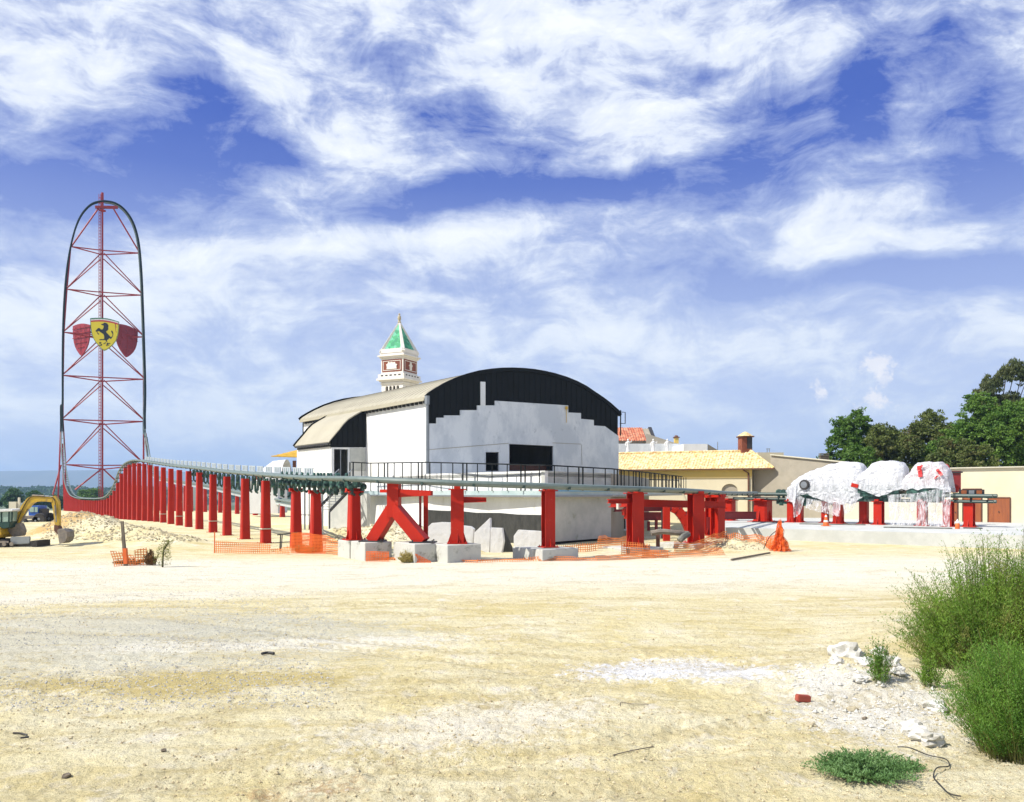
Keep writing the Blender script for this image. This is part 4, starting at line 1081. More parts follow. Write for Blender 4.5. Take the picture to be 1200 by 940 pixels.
# ---- railing on the walkway
rl = empty('walkway_railing', (*Wk[3], 3.6), 'black steel railing running along the podium walkway', 'railing')
ZT = 5.22
RPZ = (6.04, 6.04, 5.8, 5.53, 5.27, 5.2, 5.2, 5.2)
RP = [Vector((x*.998, y*.998, RPZ[i]-ZT)) for i, (x, y) in enumerate((XY(412, 68.5), *Wk[1:]))]
zt_of = lambda p: ZT
for zz, th in ((ZT, .085), ):
    mm = MB()
    for a, b in zip(RP, RP[1:]): mm.bar(a+Vector((0,0,zz)), b+Vector((0,0,zz)), th, th)
    mm.build('top_rail', M['rail'], rl)
mm = MB()
for a, b in zip(RP[:-1], RP[1:]): mm.bar(a+Vector((0,0,3.95)), b+Vector((0,0,3.95)), .05, .06)
mm.build('bottom_rail', M['rail'], rl)
pts = resample([RP[0], *RP[1:]], 1.48)
for i, p in enumerate(pts):
    mm = MB(); wide = i % 4 == 0
    w = .07
    if wide:
        for k in (-.14, .14): mm.bar(Vector((p.x+k, p.y, 3.6)), p+Vector((k,0,ZT)), .1, .07)
    else: mm.bar(Vector((p.x, p.y, 3.6)), p+Vector((0,0,ZT)), w, w)
    mm.build('post', M['rail'], rl)
mm = MB(); a = RP[-2]; b = RP[-1]
for q in range(5): p = b+Vector((-.6+q*.25, 0, 0)); mm.bar(p+Vector((0,0,3.6)), p+Vector((0,0,ZT-.1)), .06)
mm.build('gate', M['rail'], rl)
# second railing further back on the terrace, right
r2 = empty('walkway_railing', (*XY(760, 92), 3.6), 'shorter black railing seen behind the right end of the podium railing', 'railing')
a = Vector((*XY(722, 86), 0)); b = Vector((*XY(800, 96), 0))
mm = MB(); mm.bar(a+Vector((0,0,4.9)), b+Vector((0,0,4.9)), .07); mm.build('top_rail', M['rail'], r2)
for p in resample([a, b], 2.6):
    mm = MB(); mm.bar(p+Vector((0,0,3.2)), p+Vector((0,0,4.9)), .07); mm.build('post', M['rail'], r2)

# ---- metal stairs at the left end
st = empty('metal_stairs', (*XY(385, 66), 0), 'open metal staircase climbing to the left end of the walkway', 'stairs')
sa = W(378, 599, 63.5); sb = W(405, 571, 67.5)
sdir = Vector((sb.x-sa.x, sb.y-sa.y, 0)).normalized(); sn = Vector((sdir.y, -sdir.x, 0))
for k in (-.6, .6):
    mm = MB(); mm.bar(sa+sn*k, sb+sn*k, .06, .26); mm.build('stringer', M['dark'], st)
for i in range(9):
    p = sa.lerp(sb, (i+.5)/9); mm = MB(); mm.box(p, (.30, 1.15, .05), atan2(sdir.y, sdir.x)); mm.build('tread', M['steel'], st)
for k in (-.6, .6):
    mm = MB(); mm.bar(sa+sn*k+Vector((0,0,1.5)), sb+sn*k+Vector((0,0,1.5)), .06)
    for i in range(5): p = sa.lerp(sb, i/4)+sn*k; mm.bar(p, p+Vector((0,0,1.5)), .05)
    mm.build('handrail', M['steel'], st)
mm = MB()
for k in (-.6, .6): p = sa+sn*k; mm.bar((p.x, p.y, gh(p.x, p.y)), p, .1)
mm.build('foot_post', M['dark'], st)
# portable fence panels near stairs
fn = empty('steel_fence', (*XY(362, 76), 0), 'small pale fence of upright bars before the annex wall', 'fence')
a = Vector((*XY(347, 76), 0)); b = Vector((*XY(378, 74), 0))
for z in (1.4, 4.3):
    mm = MB(); mm.bar(a+Vector((0,0,z)), b+Vector((0,0,z)), .07); mm.build('rail', M['dark'], fn)
for i in range(7):
    p = a.lerp(b, i/6); mm = MB(); mm.bar(p+Vector((0,0,-.1)), p+Vector((0,0,4.4)), .09 if i % 2 else .16, .06); mm.build('post', M['dark'] if i % 2 else M['steel'], fn)
# ================================================================== low house with yellow tiled roof
HA = Vector((*XY(700, 99), 0)); HB = Vector((*XY(881, 92), 0))     # front wall line
hd = (HB-HA).normalized(); hn = Vector((hd.y, -hd.x, 0)); hn = hn if hn.y < 0 else -hn
hw = 7.5; hl = (HB-HA).length
house = empty('tiled_house', HA+hd*hl/2, 'low cream house with a yellow mottled tile roof and a small roof lantern', 'house')
def hf(s, z, o=0.0): return HA+hd*s+hn*o+Vector((0,0,z))
def hs(px, py):
    r = (px-CX)/F; s = (r*HA.y-HA.x)/(hd.x-r*hd.y); p = HA+hd*s; return (s, H+(HY-py)/F*p.y)
ez = hs(800, 550.3)[1]
ax0 = hs(845.5, 600)[0]; ax1 = hs(864.5, 600)[0]; azt = hs(855, 567)[1]; azb = hs(855, 585)[1]-1.5
archp = [(ax0, azb)]+[((ax0+ax1)/2-(ax1-ax0)/2*cos(pi*k/12), azt-(ax1-ax0)/2*.9+(ax1-ax0)/2*.9*sin(pi*k/12)) for k in range(13)]+[(ax1, azb)]
mm = MB(); mm.plate([[(0,-.3),(hl,-.3),(hl,ez-.9),(0,ez-.9)], archp[::-1]], lambda s, z: hf(s, z), -hn*.3); mm.build('front_wall', M['cream'], house)
mm = MB(); mm.plate([archp], lambda s, z: hf(s, z, -.22), -hn*.06); mm.build('arched_window', M['tan'], house)
mm = MB(); mm.plate([[(0,ez-.9),(hl,ez-.9),(hl,ez+.05),(0,ez+.05)]], lambda s, z: hf(s, z, .03), -hn*.3); mm.build('yellow_frieze', M['yellowwall'], house)
mm = MB(); mm.bar(hf(-.3, ez-1.0, .06), hf(hl, ez-1.0, .06), .08, .05); mm.build('string_course', M['yellowwall'], house)
c = HB-hn*(hw/2)+Vector((0,0,ez/2-.2)); mm = MB(); mm.box(c-hd*.17, (.3, hw, ez+.3), atan2(hd.y, hd.x)); mm.build('side_wall', M['tan'], house)
mm = MB(); mm.box(HA+hd*hl/2-hn*hw+Vector((0,0,ez/2-.2)), (hl, .3, ez+.3), atan2(hd.y, hd.x)); mm.build('back_wall', M['cream'], house)
# corrugated tile roof with a hip at the right
rise = 2.15; ov = .55; RE = hl+2.45; RB = 2.9
def tile(p, q, ph): return .07*abs(sin(ph*pi/.34))
def rf(side):
    def fn(u, v):
        s = -1+u*(1+RE)
        smax = RE-v*RB
        s = min(s, smax) if s > smax else s
        off = ov-v*(hw/2+ov) if side > 0 else -hw-ov+v*(hw/2+ov)
        return hf(s, ez+rise*v+tile(0,0,s), off)
    return fn
mm = MB(); mm.grid(rf(1), 900, 6); mm.grid(rf(-1), 200, 3)
def hip(u, v):
    o = (ov-(hw+2*ov)*u); mid = -hw/2
    off = mid+(o-mid)*(1-v)
    return hf(RE-v*RB, ez+rise*v+tile(0,0,off), off)
mm.grid(hip, 120, 6)
mm.build('tile_roof', M['tiles'], house, fix=False)
mm = MB(); mm.bar(hf(-1, ez-.02, ov-.02), hf(RE, ez-.02, ov-.02), .12, .14); mm.bar(hf(RE, ez-.02, ov), hf(RE, ez-.02, -hw-ov), .12, .14); mm.build('gutter', M['rust'], house)
mm = MB(); mm.tube([hf(hl-.9, ez-.1, ov-.05), hf(hl-.35, ez-.5, .1), hf(hl-.35, .1, .1)], .1, 8); mm.build('downpipe', M['rust'], house)
mm = MB(); mm.tube([hf(-1, ez+rise+.08, -hw/2), hf(RE-RB, ez+rise+.08, -hw/2)], .14, 8); mm.tube([hf(RE-RB, ez+rise+.08, -hw/2), hf(RE, ez+.08, ov)], .12, 8); mm.build('ridge', M['tiles'], house)
# roof lantern chimney
lc = W(873.3, 530, 96.2); lz0 = ez+1.7; lz1 = H+(HY-512.5)/F*96.2
mm = MB(); mm.box((lc.x-.33, lc.y, (lz0+lz1)/2), (.62, 1.25, lz1-lz0), .1)
mm.box((lc.x+.3, lc.y, (lz0+lz1-1.1)/2-.3), (.6, 1.2, lz1-lz0-1.1), .1); mm.build('chimney', M['brick'], house)
mm = MB(); mm.box((lc.x+.32, lc.y, (lz0+lz1)/2+.2), (.6, 1.15, lz1-lz0-.4), .1); mm.build('chimney_louvre', M['dark'], house)
mm = MB(); mm.box((lc.x, lc.y, lz1+.05), (1.6, 1.6, .14), .1); mm.build('chimney_slab', M['rust'], house)
mm = MB(); mm.lathe((lc.x, lc.y, lz1+.12), [(.95,0),(.62,.25),(.2,.5),(.05,.55)], 8); mm.build('chimney_cap', M['tiles'], house)

# tan perimeter wall behind the train, cream wall and doors at the right
tw_ = empty('tan_wall', (*XY(930, 85), 0), 'long tan rendered building wall behind the left half of the train', 'wall')
a = Vector((*XY(882, 93), 0)); b = Vector((*XY(1112, 76), 0)); d = (b-a).normalized(); n_ = Vector((-d.y, d.x, 0))
def slant(a, b, z0a, z1a, z1b, m, name, root, th=.4):
    d = (b-a).normalized(); n_ = Vector((-d.y, d.x, 0)); n_ = n_ if n_.y > 0 else -n_
    mm = MB(); V = [a, b, b+n_*th, a+n_*th]
    mm.add([v+Vector((0,0,z0a)) for v in V]+[V[0]+Vector((0,0,z1a)), V[1]+Vector((0,0,z1b)), V[2]+Vector((0,0,z1b)), V[3]+Vector((0,0,z1a))], [(3,2,1,0),(4,5,6,7),(0,1,5,4),(1,2,6,5),(2,3,7,6),(3,0,4,7)])
    return mm.build(name, m, root)
a1 = Vector((*XY(903, 91.5), 0)); b1 = Vector((*XY(1000, 84), 0))
slant(Vector((*XY(883,93.2),0)), a1, -.2, 6.15, 6.15, M['tan'], 'low_wall', tw_)
slant(a1, b1, -.2, H+(HY-533.5)/F*91.5, H+(HY-543)/F*84, M['tan'], 'wall', tw_)
mm = MB(); mm.bar(a1+Vector((0,-.1,H+(HY-533)/F*91.5)), b1+Vector((0,-.1,H+(HY-542.5)/F*84)), .3, .12); mm.build('coping', M['tanpale'], tw_)
fx = empty('pale_extension', (*XY(890, 97), 0), 'small cream roof block with vent pipes peeping over the hip of the tiled roof', 'building')
mm = MB(); mm.box((*XY(897, 97), 5.2), (3.2, 3, 6.0), .1); mm.build('wall', M['cream'], fx)
mm = MB()
for px in (899, 901.5): mm.bar((*XY(px, 97), 8.1), (*XY(px, 97), 8.75), .07)
mm.bar((*XY(898, 97), 8.7), (*XY(902.5, 97), 8.7), .06); mm.build('vent_pipe', M['steel'], fx)
cw = empty('cream_wall', (*XY(1155, 74), 0), 'cream wall with brown doors at the right end of the slab', 'wall')
c0 = Vector((*XY(978, 81), 0)); c1 = Vector((*XY(1290, 66), 0))
cd = (c1-c0).normalized(); cn = Vector((cd.y, -cd.x, 0)); cn = cn if cn.y < 0 else -cn
def cs(px, py): 
    r = (px-CX)/F; s = (r*c0.y-c0.x)/(cd.x-r*cd.y); p = c0+cd*s; return (s, H+(HY-py)/F*p.y)
sx = cs(1108, 560)[0]; s2 = cs(1290, 560)[0]; top = cs(1150, 548.7)[1]
mm = MB(); mm.plate([[(sx,-.2),(s2,-.2),(s2,top),(sx,top)]], lambda s, z: c0+cd*s+Vector((0,0,z)), -cn*.35); mm.build('wall', M['cream'], cw)
mm = MB(); mm.plate([[(0,-.2),(sx-.02,-.2),(sx-.02,cs(1000,572)[1]+.2),(0,cs(1000,572)[1]+.2)]], lambda s, z: c0+cd*s+Vector((0,0,z)), -cn*.35); mm.build('low_wall', M['tanpale'], cw)
for (pa, pb, y0, y1) in ((1158, 1184, 583, 617), (1117.5, 1122.5, 584, 617), (1128.5, 1150.5, 573, 616)):
    q0 = cs(pa, y0); q1 = cs(pb, y1); mm = MB()
    mm.plate([[(q0[0], q1[1]), (q1[0], q1[1]), (q1[0], q0[1]), (q0[0], q0[1])]], lambda s, z: c0+cd*s+cn*.06+Vector((0,0,z)), -cn*.05); dr_ = mm.build('door', M['wood'], cw)
    mm = MB(); E4 = [(q0[0], q1[1]), (q1[0], q1[1]), (q1[0], q0[1]), (q0[0], q0[1])]
    for u, v in zip(E4, E4[1:]+E4[:1]): mm.bar(c0+cd*u[0]+cn*.07+Vector((0,0,u[1])), c0+cd*v[0]+cn*.07+Vector((0,0,v[1])), .08, .06)
    mm.build('frame', M['rust'], dr_)
    mm = MB(); mm.lathe(c0+cd*(q0[0]*.5+q1[0]*.5)+cn*.08+Vector((0,0,q1[1]*.5+q0[1]*.5)), [(.05,0),(.05,.06)], 8, axis=cn); mm.build('handle', M['dark'], dr_)
mm = MB(); mm.bar(c0+cd*sx+cn*.0+Vector((0,0,top+.05)), c0+cd*s2+Vector((0,0,top+.05)), .5, .1); mm.build('coping', M['tanpale'], cw)
# grey control box hung on posts at the track end
cb = empty('control_box', W(1138, 578, 62), 'grey control cabinet with small red panels at the end of the straight track', 'cabinet')
mm = MB(); mm.box(W(1138.5, 578.5, 62), (1.6, .7, .62), -.3); mm.build('body', M['dark'], cb)
for k in (-.5, 0, .5):
    mm = MB(); mm.box(W(1138.5, 577, 61.6)+Vector((k*1.0, -k*.3, 0)), (.36, .06, .3), -.3); mm.build('panel', M['wood'] if k else M['steel'], cb)
mm = MB(); p = W(1125, 580, 62.4); mm.box(p, (.9,.5,.3), -.3); mm.build('bracket', M['brake'], cb)
mm = MB(); p = W(1138, 583, 62); mm.bar((p.x, p.y, SLT), p, .12); mm.build('post', M['dark'], cb)
tr = empty('track_end_mast', (*XY(1118, 64.5), 3.3), 'dark red cabinet mast with a red lamp on top behind the tail of the train', 'mast')
mm = MB(); mm.box(W(1119.5, 563, 64.5), (.7, .5, 1.5), -.3); mm.build('body', M['darkred'], tr)
mm = MB(); mm.box(W(1112.6, 566, 64.5), (.2, .3, 1.6), -.3); mm.build('post', M['red'], tr)
mm = MB(); mm.box(W(1119, 553.5, 64.5), (1.0, .7, .12), -.3); mm.build('cap', M['dark'], tr)
mm = MB(); p = W(1108.5, 548.5, 64.5); mm.lathe(p, [(.1,-.4),(.26,-.25),(.3,0),(.2,.22),(.05,.32)], 10); mm.build('lamp', M['emredband'], tr)
mm = MB(); p = W(1119, 573, 64.5); mm.lathe(p, [(.2,-.3),(.36,-.1),(.36,.15),(.2,.3)], 10); mm.build('motor', M['red'], tr)

# ================================================================== long slab
sl0 = [XY(848, 61), XY(1250, 48.5), XY(1350, 62), XY(1250, 70), XY(960, 84), XY(848, 84)]
mm = MB(); n = 6
mm.add([(x, y, .86) for x, y in sl0]+[(x, y, -.4) for x, y in sl0], [tuple(range(6)), tuple(range(11, 5, -1))]+[(i, i+6, (i+1) % 6+6, (i+1) % 6) for i in range(6)])
o = mm.build('concrete_slab', M['slab']); tag(o, 'long raised concrete slab carrying the straight track', 'slab')
for (px, py, Y, sx_, sy_, nm, lab, mt) in ((900, 612, 71, 2.6, .8, 'steel_plate', 'dark flat steel plate lying on the slab left of the train', 'dark'), (1075, 621, 59.5, 4.5, .5, 'steel_plate', 'long dark plate lying on the slab in front of the hanging film', 'darkplinth'), (1140, 622, 59, 1.2, .5, 'steel_plate', 'short dark scrap on the slab before the brown doors', 'dark'), (975, 614, 66, 5, .4, 'steel_plate', 'long thin plate on the slab under the first wrapped car', 'darkplinth')):
    x, y = XY(px, Y); mm = MB(); mm.box((x, y, .90), (sx_, sy_, .07), -.45); tag(mm.build(nm, M[mt]), lab, 'plate')
for (px, Y, r, lab) in ((1122, 58.5, .16, 'small orange and white canister standing on the slab'),):
    x, y = XY(px, Y); o = empty('canister', (x, y, .86), lab, 'canister')
    mm = MB(); mm.lathe((x, y, .86), [(r,0),(r,.35),(r*.7,.42)], 10); mm.build('body', M['orangepost'], o, smooth=True)
    mm = MB(); mm.lathe((x, y, 1.27), [(r*.7,0),(r*.7,.14),(r*.3,.22),(.03,.3)], 10); mm.build('cap', M['emwhite'], o, smooth=True)
x, y = XY(968, 63.5)
o = empty('traffic_cone', (x, y, .86), 'red and white striped cone on the slab under the first wrapped car', 'cone')
mm = MB(); mm.lathe((x, y, .9), [(.24,0),(.19,.28)], 14); mm.lathe((x, y, 1.32), [(.155,0),(.10,.25)], 14); mm.lathe((x, y, 1.7), [(.07,0),(.04,.12)], 14); mm.box((x, y, .885), (.6,.6,.05)); mm.build('cone', M['orangepost'], o)
mm = MB(); mm.lathe((x, y, 1.18), [(.19,0),(.155,.14)], 14); mm.lathe((x, y, 1.57), [(.10,0),(.07,.13)], 14); mm.build('stripe', M['emwhite'], o)
x, y = XY(1066, 53.9); mm = MB(); mm.bar((x, y, -.1), (x, y, .75), .1, .1); tag(mm.build('steel_stub', M['rust']), 'rusty steel stub against the front face of the slab', 'stub')

# ================================================================== wrapped train
from mathutils import noise as mnoise
def along(px, side=0.0):
    r = (px-CX)/F; a = SA+SS*side; t = (r*a.y-a.x)/(SD.x-r*SD.y); return t
def prof_t(pts):
    out = []
    for px, py in pts:
        t = along(px, .2); p = SA+SD*t; out.append((t, H+(HY-py)/F*p.y))
    return out
cars = [
 ('first wrapped car of the train, with a low nose and a round wheel showing', [(924,577),(926,571),(934,563),(941,558),(950,553),(962,548.5),(976,543.8),(985,541.8),(995,541.7),(1006,542.5),(1011,545),(1013,553),(1013.5,562)], [(924,588),(934,588),(942,578),(960,583),(980,590),(1000,590),(1014,583)]),
 ('middle wrapped car of the train, with a boxy hump', [(995,563),(1003,560),(1011,555),(1019,549),(1023,543.5),(1032,541),(1045,540.6),(1056,542),(1061,546),(1062.5,556),(1063,566)], [(995,570),(1008,571),(1022,577),(1035,582),(1050,576),(1064,572)]),
 ('last wrapped car of the train, red stripes visible through its cover', [(1058,562),(1066,556),(1072,547),(1076,543.2),(1086,541.5),(1096,542),(1103,541.6),(1107,546),(1112,552),(1114.5,563),(1114.8,572)], [(1058,574),(1075,573),(1095,572),(1106,574),(1115,578)])]
def interp(P, t):
    if t <= P[0][0]: return P[0][1]
    for (a, b), (c, d) in zip(P, P[1:]):
        if t <= c: return b+(d-b)*(t-a)/max(c-a, 1e-6)
    return P[-1][1]
for ci, (lab, topp, botp) in enumerate(cars):
    T = prof_t(topp); B = prof_t(botp); t0, t1 = T[0][0], T[-1][0]
    car = empty('coaster_car', (SA+SD*((t0+t1)/2))-Vector((0,0,0)), lab, 'coaster car', 'cars of the wrapped train')
    railz = SA.z+.2
    # body under the film
    def body(u, v):
        t = t0+.25+(t1-t0-.5)*u; top = interp(T, t)-.10; ztop = railz+.2+(top-railz-.2)*.93; w = .78*min(1, .5+3*u, .5+4*(1-u))
        a = pi*v; return SA+SD*t+SS*(cos(a)*w*(abs(cos(a))**-.35 if abs(cos(a)) > .05 else 1))+Vector((0,0, railz+.15-SA.z+(ztop-railz-.15)*min(1, sin(a)**.45 if sin(a) > 0 else 0)))
    mm = MB(); mm.grid(body, 24, 12); mm.build('body', M['emwhite'] if ci < 2 else M['red'], car, smooth=True)
    mm = MB(); p0 = SA+SD*(t0+.5)+Vector((0,0,.05)); p1 = SA+SD*(t1-.4)+Vector((0,0,.05)); mm.bar(p0, p1, 1.5, .34); mm.bar(p0+Vector((0,0,.42)), p1+Vector((0,0,.42)), 1.75, .6); mm.bar(p0+SD*.6-Vector((0,0,.38)), p1-SD*.6-Vector((0,0,.38)), 1.0, .4); mm.build('chassis', M['brake'], car)
    for tt in (t0+1.0, t1-1.0):
        for k in (-1, 1):
            mm = MB(); c = SA+SD*tt+SS*(k*.62)
            for dz in (.18, -.30): mm.lathe(c+Vector((0,0,dz)), [(.05,-.1),(.17,-.08),(.17,.08),(.05,.1)], 12, axis=SS)
            mm.bar(c+Vector((0,0,.2)), c-Vector((0,0,.4)), .5, .08, up=SS); mm.build('wheel_carrier', M['brake'], car)
    if ci == 0:
        t = along(942.5, 1.05); c = SA+SD*t+SS*1.0; c.z = H+(HY-568.2)/F*c.y
        mm = MB(); mm.lathe(c, [(.15,-.14),(.40,-.14),(.44,-.08),(.44,.08),(.40,.14),(.15,.14)], 18, axis=SS); wh = mm.build('wheel', M['rubber'], car, smooth=True)
        mm = MB(); mm.lathe(c+SS*.13, [(.02,0),(.26,0),(.29,.03),(.02,.04)], 14, axis=SS); mm.build('hub', M['steel'], wh)
    # seats' outlines are hidden; two red bolsters show through
    for kk, sgn in enumerate((-1, 1)):
        mm = MB(); t = t0+(t1-t0)*(.58 if ci else .72); c = SA+SD*t+SS*(.35*sgn)
        ztp = interp(T, t)-.12
        mm.bar((c.x, c.y, railz+.3), (c.x, c.y, ztp), .5, .3, w2=.36, h2=.2); mm.build('seat_back', M['red'], car)
    # plastic cover
    seed = ci*31.7
    def cover(u, v):
        t = t0-.08+(t1-t0+.16)*u; top = interp(T, t); bot = interp(B, t)+.22*mnoise.noise(Vector((t*1.7, v*0+seed, 3)))
        a = -.12+(pi+.24)*v
        endt = min(1, (u*7+.12), ((1-u)*8+.12)); wdt = (.96+.06*sin(t*2.3))*(.35+.65*endt**.5)
        ca, sa_ = cos(a), sin(a)
        x = wdt*(1 if ca > 0 else -1)*abs(ca)**.55; zf = max(0, sa_)**.55
        mid = railz+.25
        z = mid+(top-mid)*zf if sa_ > 0.02 else mid
        if v < .10: z = bot+(mid-bot)*(v/.10); x = wdt*(1.0+.10*mnoise.noise(Vector((t*2, seed, 0))))
        elif v > .90: z = bot+(mid-bot)*((1-v)/.10); x = -wdt
        p = SA+SD*t+SS*x; p.z = z
        q = Vector((t*1.6+seed, x*1.6, z*1.6))
        q2 = Vector((t*1.0+z*1.4+seed, x, z*2.6-t*.9)); rdg = (1-abs(mnoise.noise(q2*1.1))*3.0); r2_ = 1-abs(mnoise.noise(q2*2.7+Vector((5,5,5))))*2.6
        p += (SS*(1 if x > 0 else -1)*.6+Vector((0,0,.5 if zf > .5 else 0)))*(.10*max(-.6, rdg)+.04*r2_)
        return p
    if ci == 2:
        for (pa, pb, wd) in (((1077,546),(1079,559),.30), ((1081,545),(1076,552),.16), ((1098,550),(1104,557),.22), ((1100,557),(1095,561),.12)):
            mm = MB(); q0 = []
            for k5 in range(5):
                px5 = pa[0]+(pb[0]-pa[0])*k5/4; py5 = pa[1]+(pb[1]-pa[1])*k5/4; t5 = along(px5, 1.1); p5 = SA+SD*t5+SS*1.12; p5.z = H+(HY-py5)/F*p5.y; q0.append(p5+SS*.03*sin(k5*2))
            for a5, b5 in zip(q0, q0[1:]): mm.bar(a5, b5, .03, wd, up=SD)
            mm.build('stripe', M['emredband'], car)
    if ci == 1:
        mm = MB(); a5 = SA+SD*along(998, 1.0)+SS*1.05; b5 = SA+SD*along(1006, 1.0)+SS*1.05; a5.z = H+(HY-568)/F*a5.y; b5.z = H+(HY-570)/F*b5.y; mm.bar(a5, b5, .1, .3); mm.build('wing', M['red'], car)
    nu = int((t1-t0)*24); mm = MB(); mm.grid(cover, nu, 100)
    o = mm.build('plastic_cover', M['film'], car, smooth=True, fix=False)
# gathered ends and hanging film sheets
def curtain(pxa, pxb, ytop, ybot, side, name, lab, m='filmclear', gather=.0, seed=0):
    ta, tb = along(pxa, side), along(pxb, side)
    def fn(u, v):
        t = ta+(tb-ta)*u; base = SA+SD*t+SS*side
        yt = ytop[0]+(ytop[1]-ytop[0])*u; yb = ybot[0]+(ybot[1]-ybot[0])*u
        zt = H+(HY-yt)/F*base.y; zb = max(SLT+.02, H+(HY-yb)/F*base.y)
        zb += .25*abs(mnoise.noise(Vector((t*3, seed, 1))))
        mid = (ta+tb)/2; tt = t+(mid-t)*gather*v
        p = SA+SD*tt+SS*(side+.13*mnoise.noise(Vector((t*2.6+v*.7, seed, v*.8)))*(0.3+v)+.07*mnoise.noise(Vector((t*9, seed, v*2)))+.25*v*v)
        p.z = zt+(zb-zt)*v; return p
    mm = MB(); mm.grid(fn, max(12, int(abs(tb-ta)*16)), 26)
    o = mm.build(name, M[m], smooth=True, fix=False); tag(o, lab, 'plastic sheet', 'film hanging from the wrapped train'); return o
curtain(928, 943, (575, 584), (607, 603), .95, 'plastic_sheet', 'gathered clear film trailing from the nose of the first car', gather=.55, seed=1)
curtain(945, 985, (584, 590), (596, 606), 1.0, 'plastic_sheet', 'torn clear film hanging low under the first car', seed=2)
curtain(986, 1006, (585, 583), (604, 598), 1.0, 'plastic_sheet', 'short ragged film between the first and middle cars', gather=.5, seed=3)
curtain(1040, 1076, (580, 578), (616, 621), 1.15, 'plastic_sheet', 'long folded film falling to the slab under the middle car', gather=.25, seed=4)
curtain(1074, 1114, (578, 570), (621, 619), 1.2, 'plastic_sheet', 'wide clear film falling to the slab under the last car', seed=5)
curtain(925, 934, (570, 566), (584, 596), 1.05, 'plastic_sheet', 'bunched white film knotted at the tip of the train nose', m='film', gather=.3, seed=6)

# ================================================================== bell tower
BY = 185.0; s_ = BY/F
bc = W(468, 560, BY); th = radians(25.8); bw = 31.5*s_
Rb = Matrix.Rotation(-th, 3, 'Z')
bell = empty('bell_tower', (bc.x, bc.y, -1), 'slender white bell tower with a green pyramid spire behind the hall roof', 'bell tower')
def zb_(py): return H+(HY-py)/F*BY
def bb(name, w, y0, y1, m, dx=0, dy=0, rest=None):
    mm = MB(); mm.box((bc.x, bc.y, (zb_(y0)+zb_(y1))/2), (w, w, zb_(y1)-zb_(y0)), -th); return mm.build(name, m, bell)
mm = MB(); mm.box((bc.x, bc.y, (zb_(466)-1)/2), (bw*.93, bw*.93, zb_(466)+1), -th); mm.build('shaft', M['brick'], bell)
# belfry: four corner piers and arcade plates
def side_plate(loops_fn, name, m, half, th_):
    for k in range(4):
        Rk = Matrix.Rotation(-th+k*pi/2, 3, 'Z'); n_ = Rk@Vector((0,-1,0)); r_ = Rk@Vector((1,0,0))
        mm = MB(); mm.plate(loops_fn(), lambda u, z: Vector((bc.x, bc.y, 0))+r_*u+n_*half+Vector((0,0,z)), -n_*th_); mm.build(name, m, bell)
hw_ = bw*.47
def arcade():
    z0, z1 = zb_(466), zb_(449); L_ = [[(-hw_+.01, z0), (hw_-.01, z0), (hw_-.01, z1), (-hw_+.01, z1)]]
    for i in range(4):
        cx = (-.51+i*.34)*hw_*1.0; r = hw_*.125; zt = zb_(453.8)-r
        L_.append([(cx-r, z0+.2)]+[(cx-r*cos(pi*k/8), zt+r*sin(pi*k/8)) for k in range(9)]+[(cx+r, z0+.2)])
        L_[-1] = L_[-1][::-1]
    return L_
side_plate(arcade, 'arcade', M['stone'], hw_, .45)
mm = MB(); mm.box((bc.x, bc.y, (zb_(466)+zb_(449))/2), (bw*.72, bw*.72, zb_(449)-zb_(466)), -th); mm.build('belfry_core', M['dark'], bell)
bb('capital', bw*1.0, 451.8, 450, M['stone'])
bb('cornice', bw*1.06, 449, 447.3, M['stone']); bb('cornice', bw*1.22, 447.2, 445.2, M['stone'])
bb('parapet', bw*1.13, 445.1, 440.2, M['stone'])
for k in range(4):
    Rk = Matrix.Rotation(-th+k*pi/2, 3, 'Z'); n_ = Rk@Vector((0,-1,0)); r_ = Rk@Vector((1,0,0))
    for i in range(5):
        mm = MB(); c = Vector((bc.x, bc.y, zb_(441.9)))+n_*(bw*.566)+r_*((i-2)*bw*.19); mm.box(c, (.62, .05, .28), atan2(r_.y, r_.x)); mm.build('slot', M['dark'], bell)
bb('attic', bw*.96, 440.1, 421.6, M['stone'])
for k in range(4):
    Rk = Matrix.Rotation(-th+k*pi/2, 3, 'Z'); n_ = Rk@Vector((0,-1,0)); r_ = Rk@Vector((1,0,0))
    f3 = lambda off: (lambda u, z: Vector((bc.x, bc.y, 0))+r_*u+n_*(bw*.48+off)+Vector((0,0,z)))
    za, zbm = zb_(437.6), zb_(423.4); hh = bw*.43
    mm = MB(); mm.plate([[(-hh, za), (hh, za), (hh, zbm), (-hh, zbm)]], f3(.06), -n_*.05); pn = mm.build('brick_panel', M['brick'], bell)
    mm = MB(); q = .30
    mm.plate([[(-hh+q, za+q), (hh-q, za+q), (hh-q, zbm-q), (-hh+q, zbm-q)], [(-hh+q+.12, za+q+.12), (-hh+q+.12, zbm-q-.12), (hh-q-.12, zbm-q-.12), (hh-q-.12, za+q+.12)]], f3(.12), -n_*.05); mm.build('panel_moulding', M['stone'], pn)
    cz = (za+zbm)/2
    if k % 2 == 0: rel = [(-1.35,-.8),(1.35,-.8),(1.25,-.2),(1.5,.2),(1.0,.35),(.9,.75),(.35,.6),(0,.8),(-.5,.65),(-.85,.9),(-1.1,.4),(-1.45,.3),(-1.25,-.3)]
    else: rel = [(-.35,-.9),(.35,-.9),(.4,-.2),(.75,.2),(.35,.35),(.3,.9),(-.3,.9),(-.35,.35),(-.75,.2),(-.4,-.2)]
    mm = MB(); mm.plate([[(u, cz+v) for u, v in rel]], f3(.22), -n_*.16); mm.build('relief', M['stone'], pn)
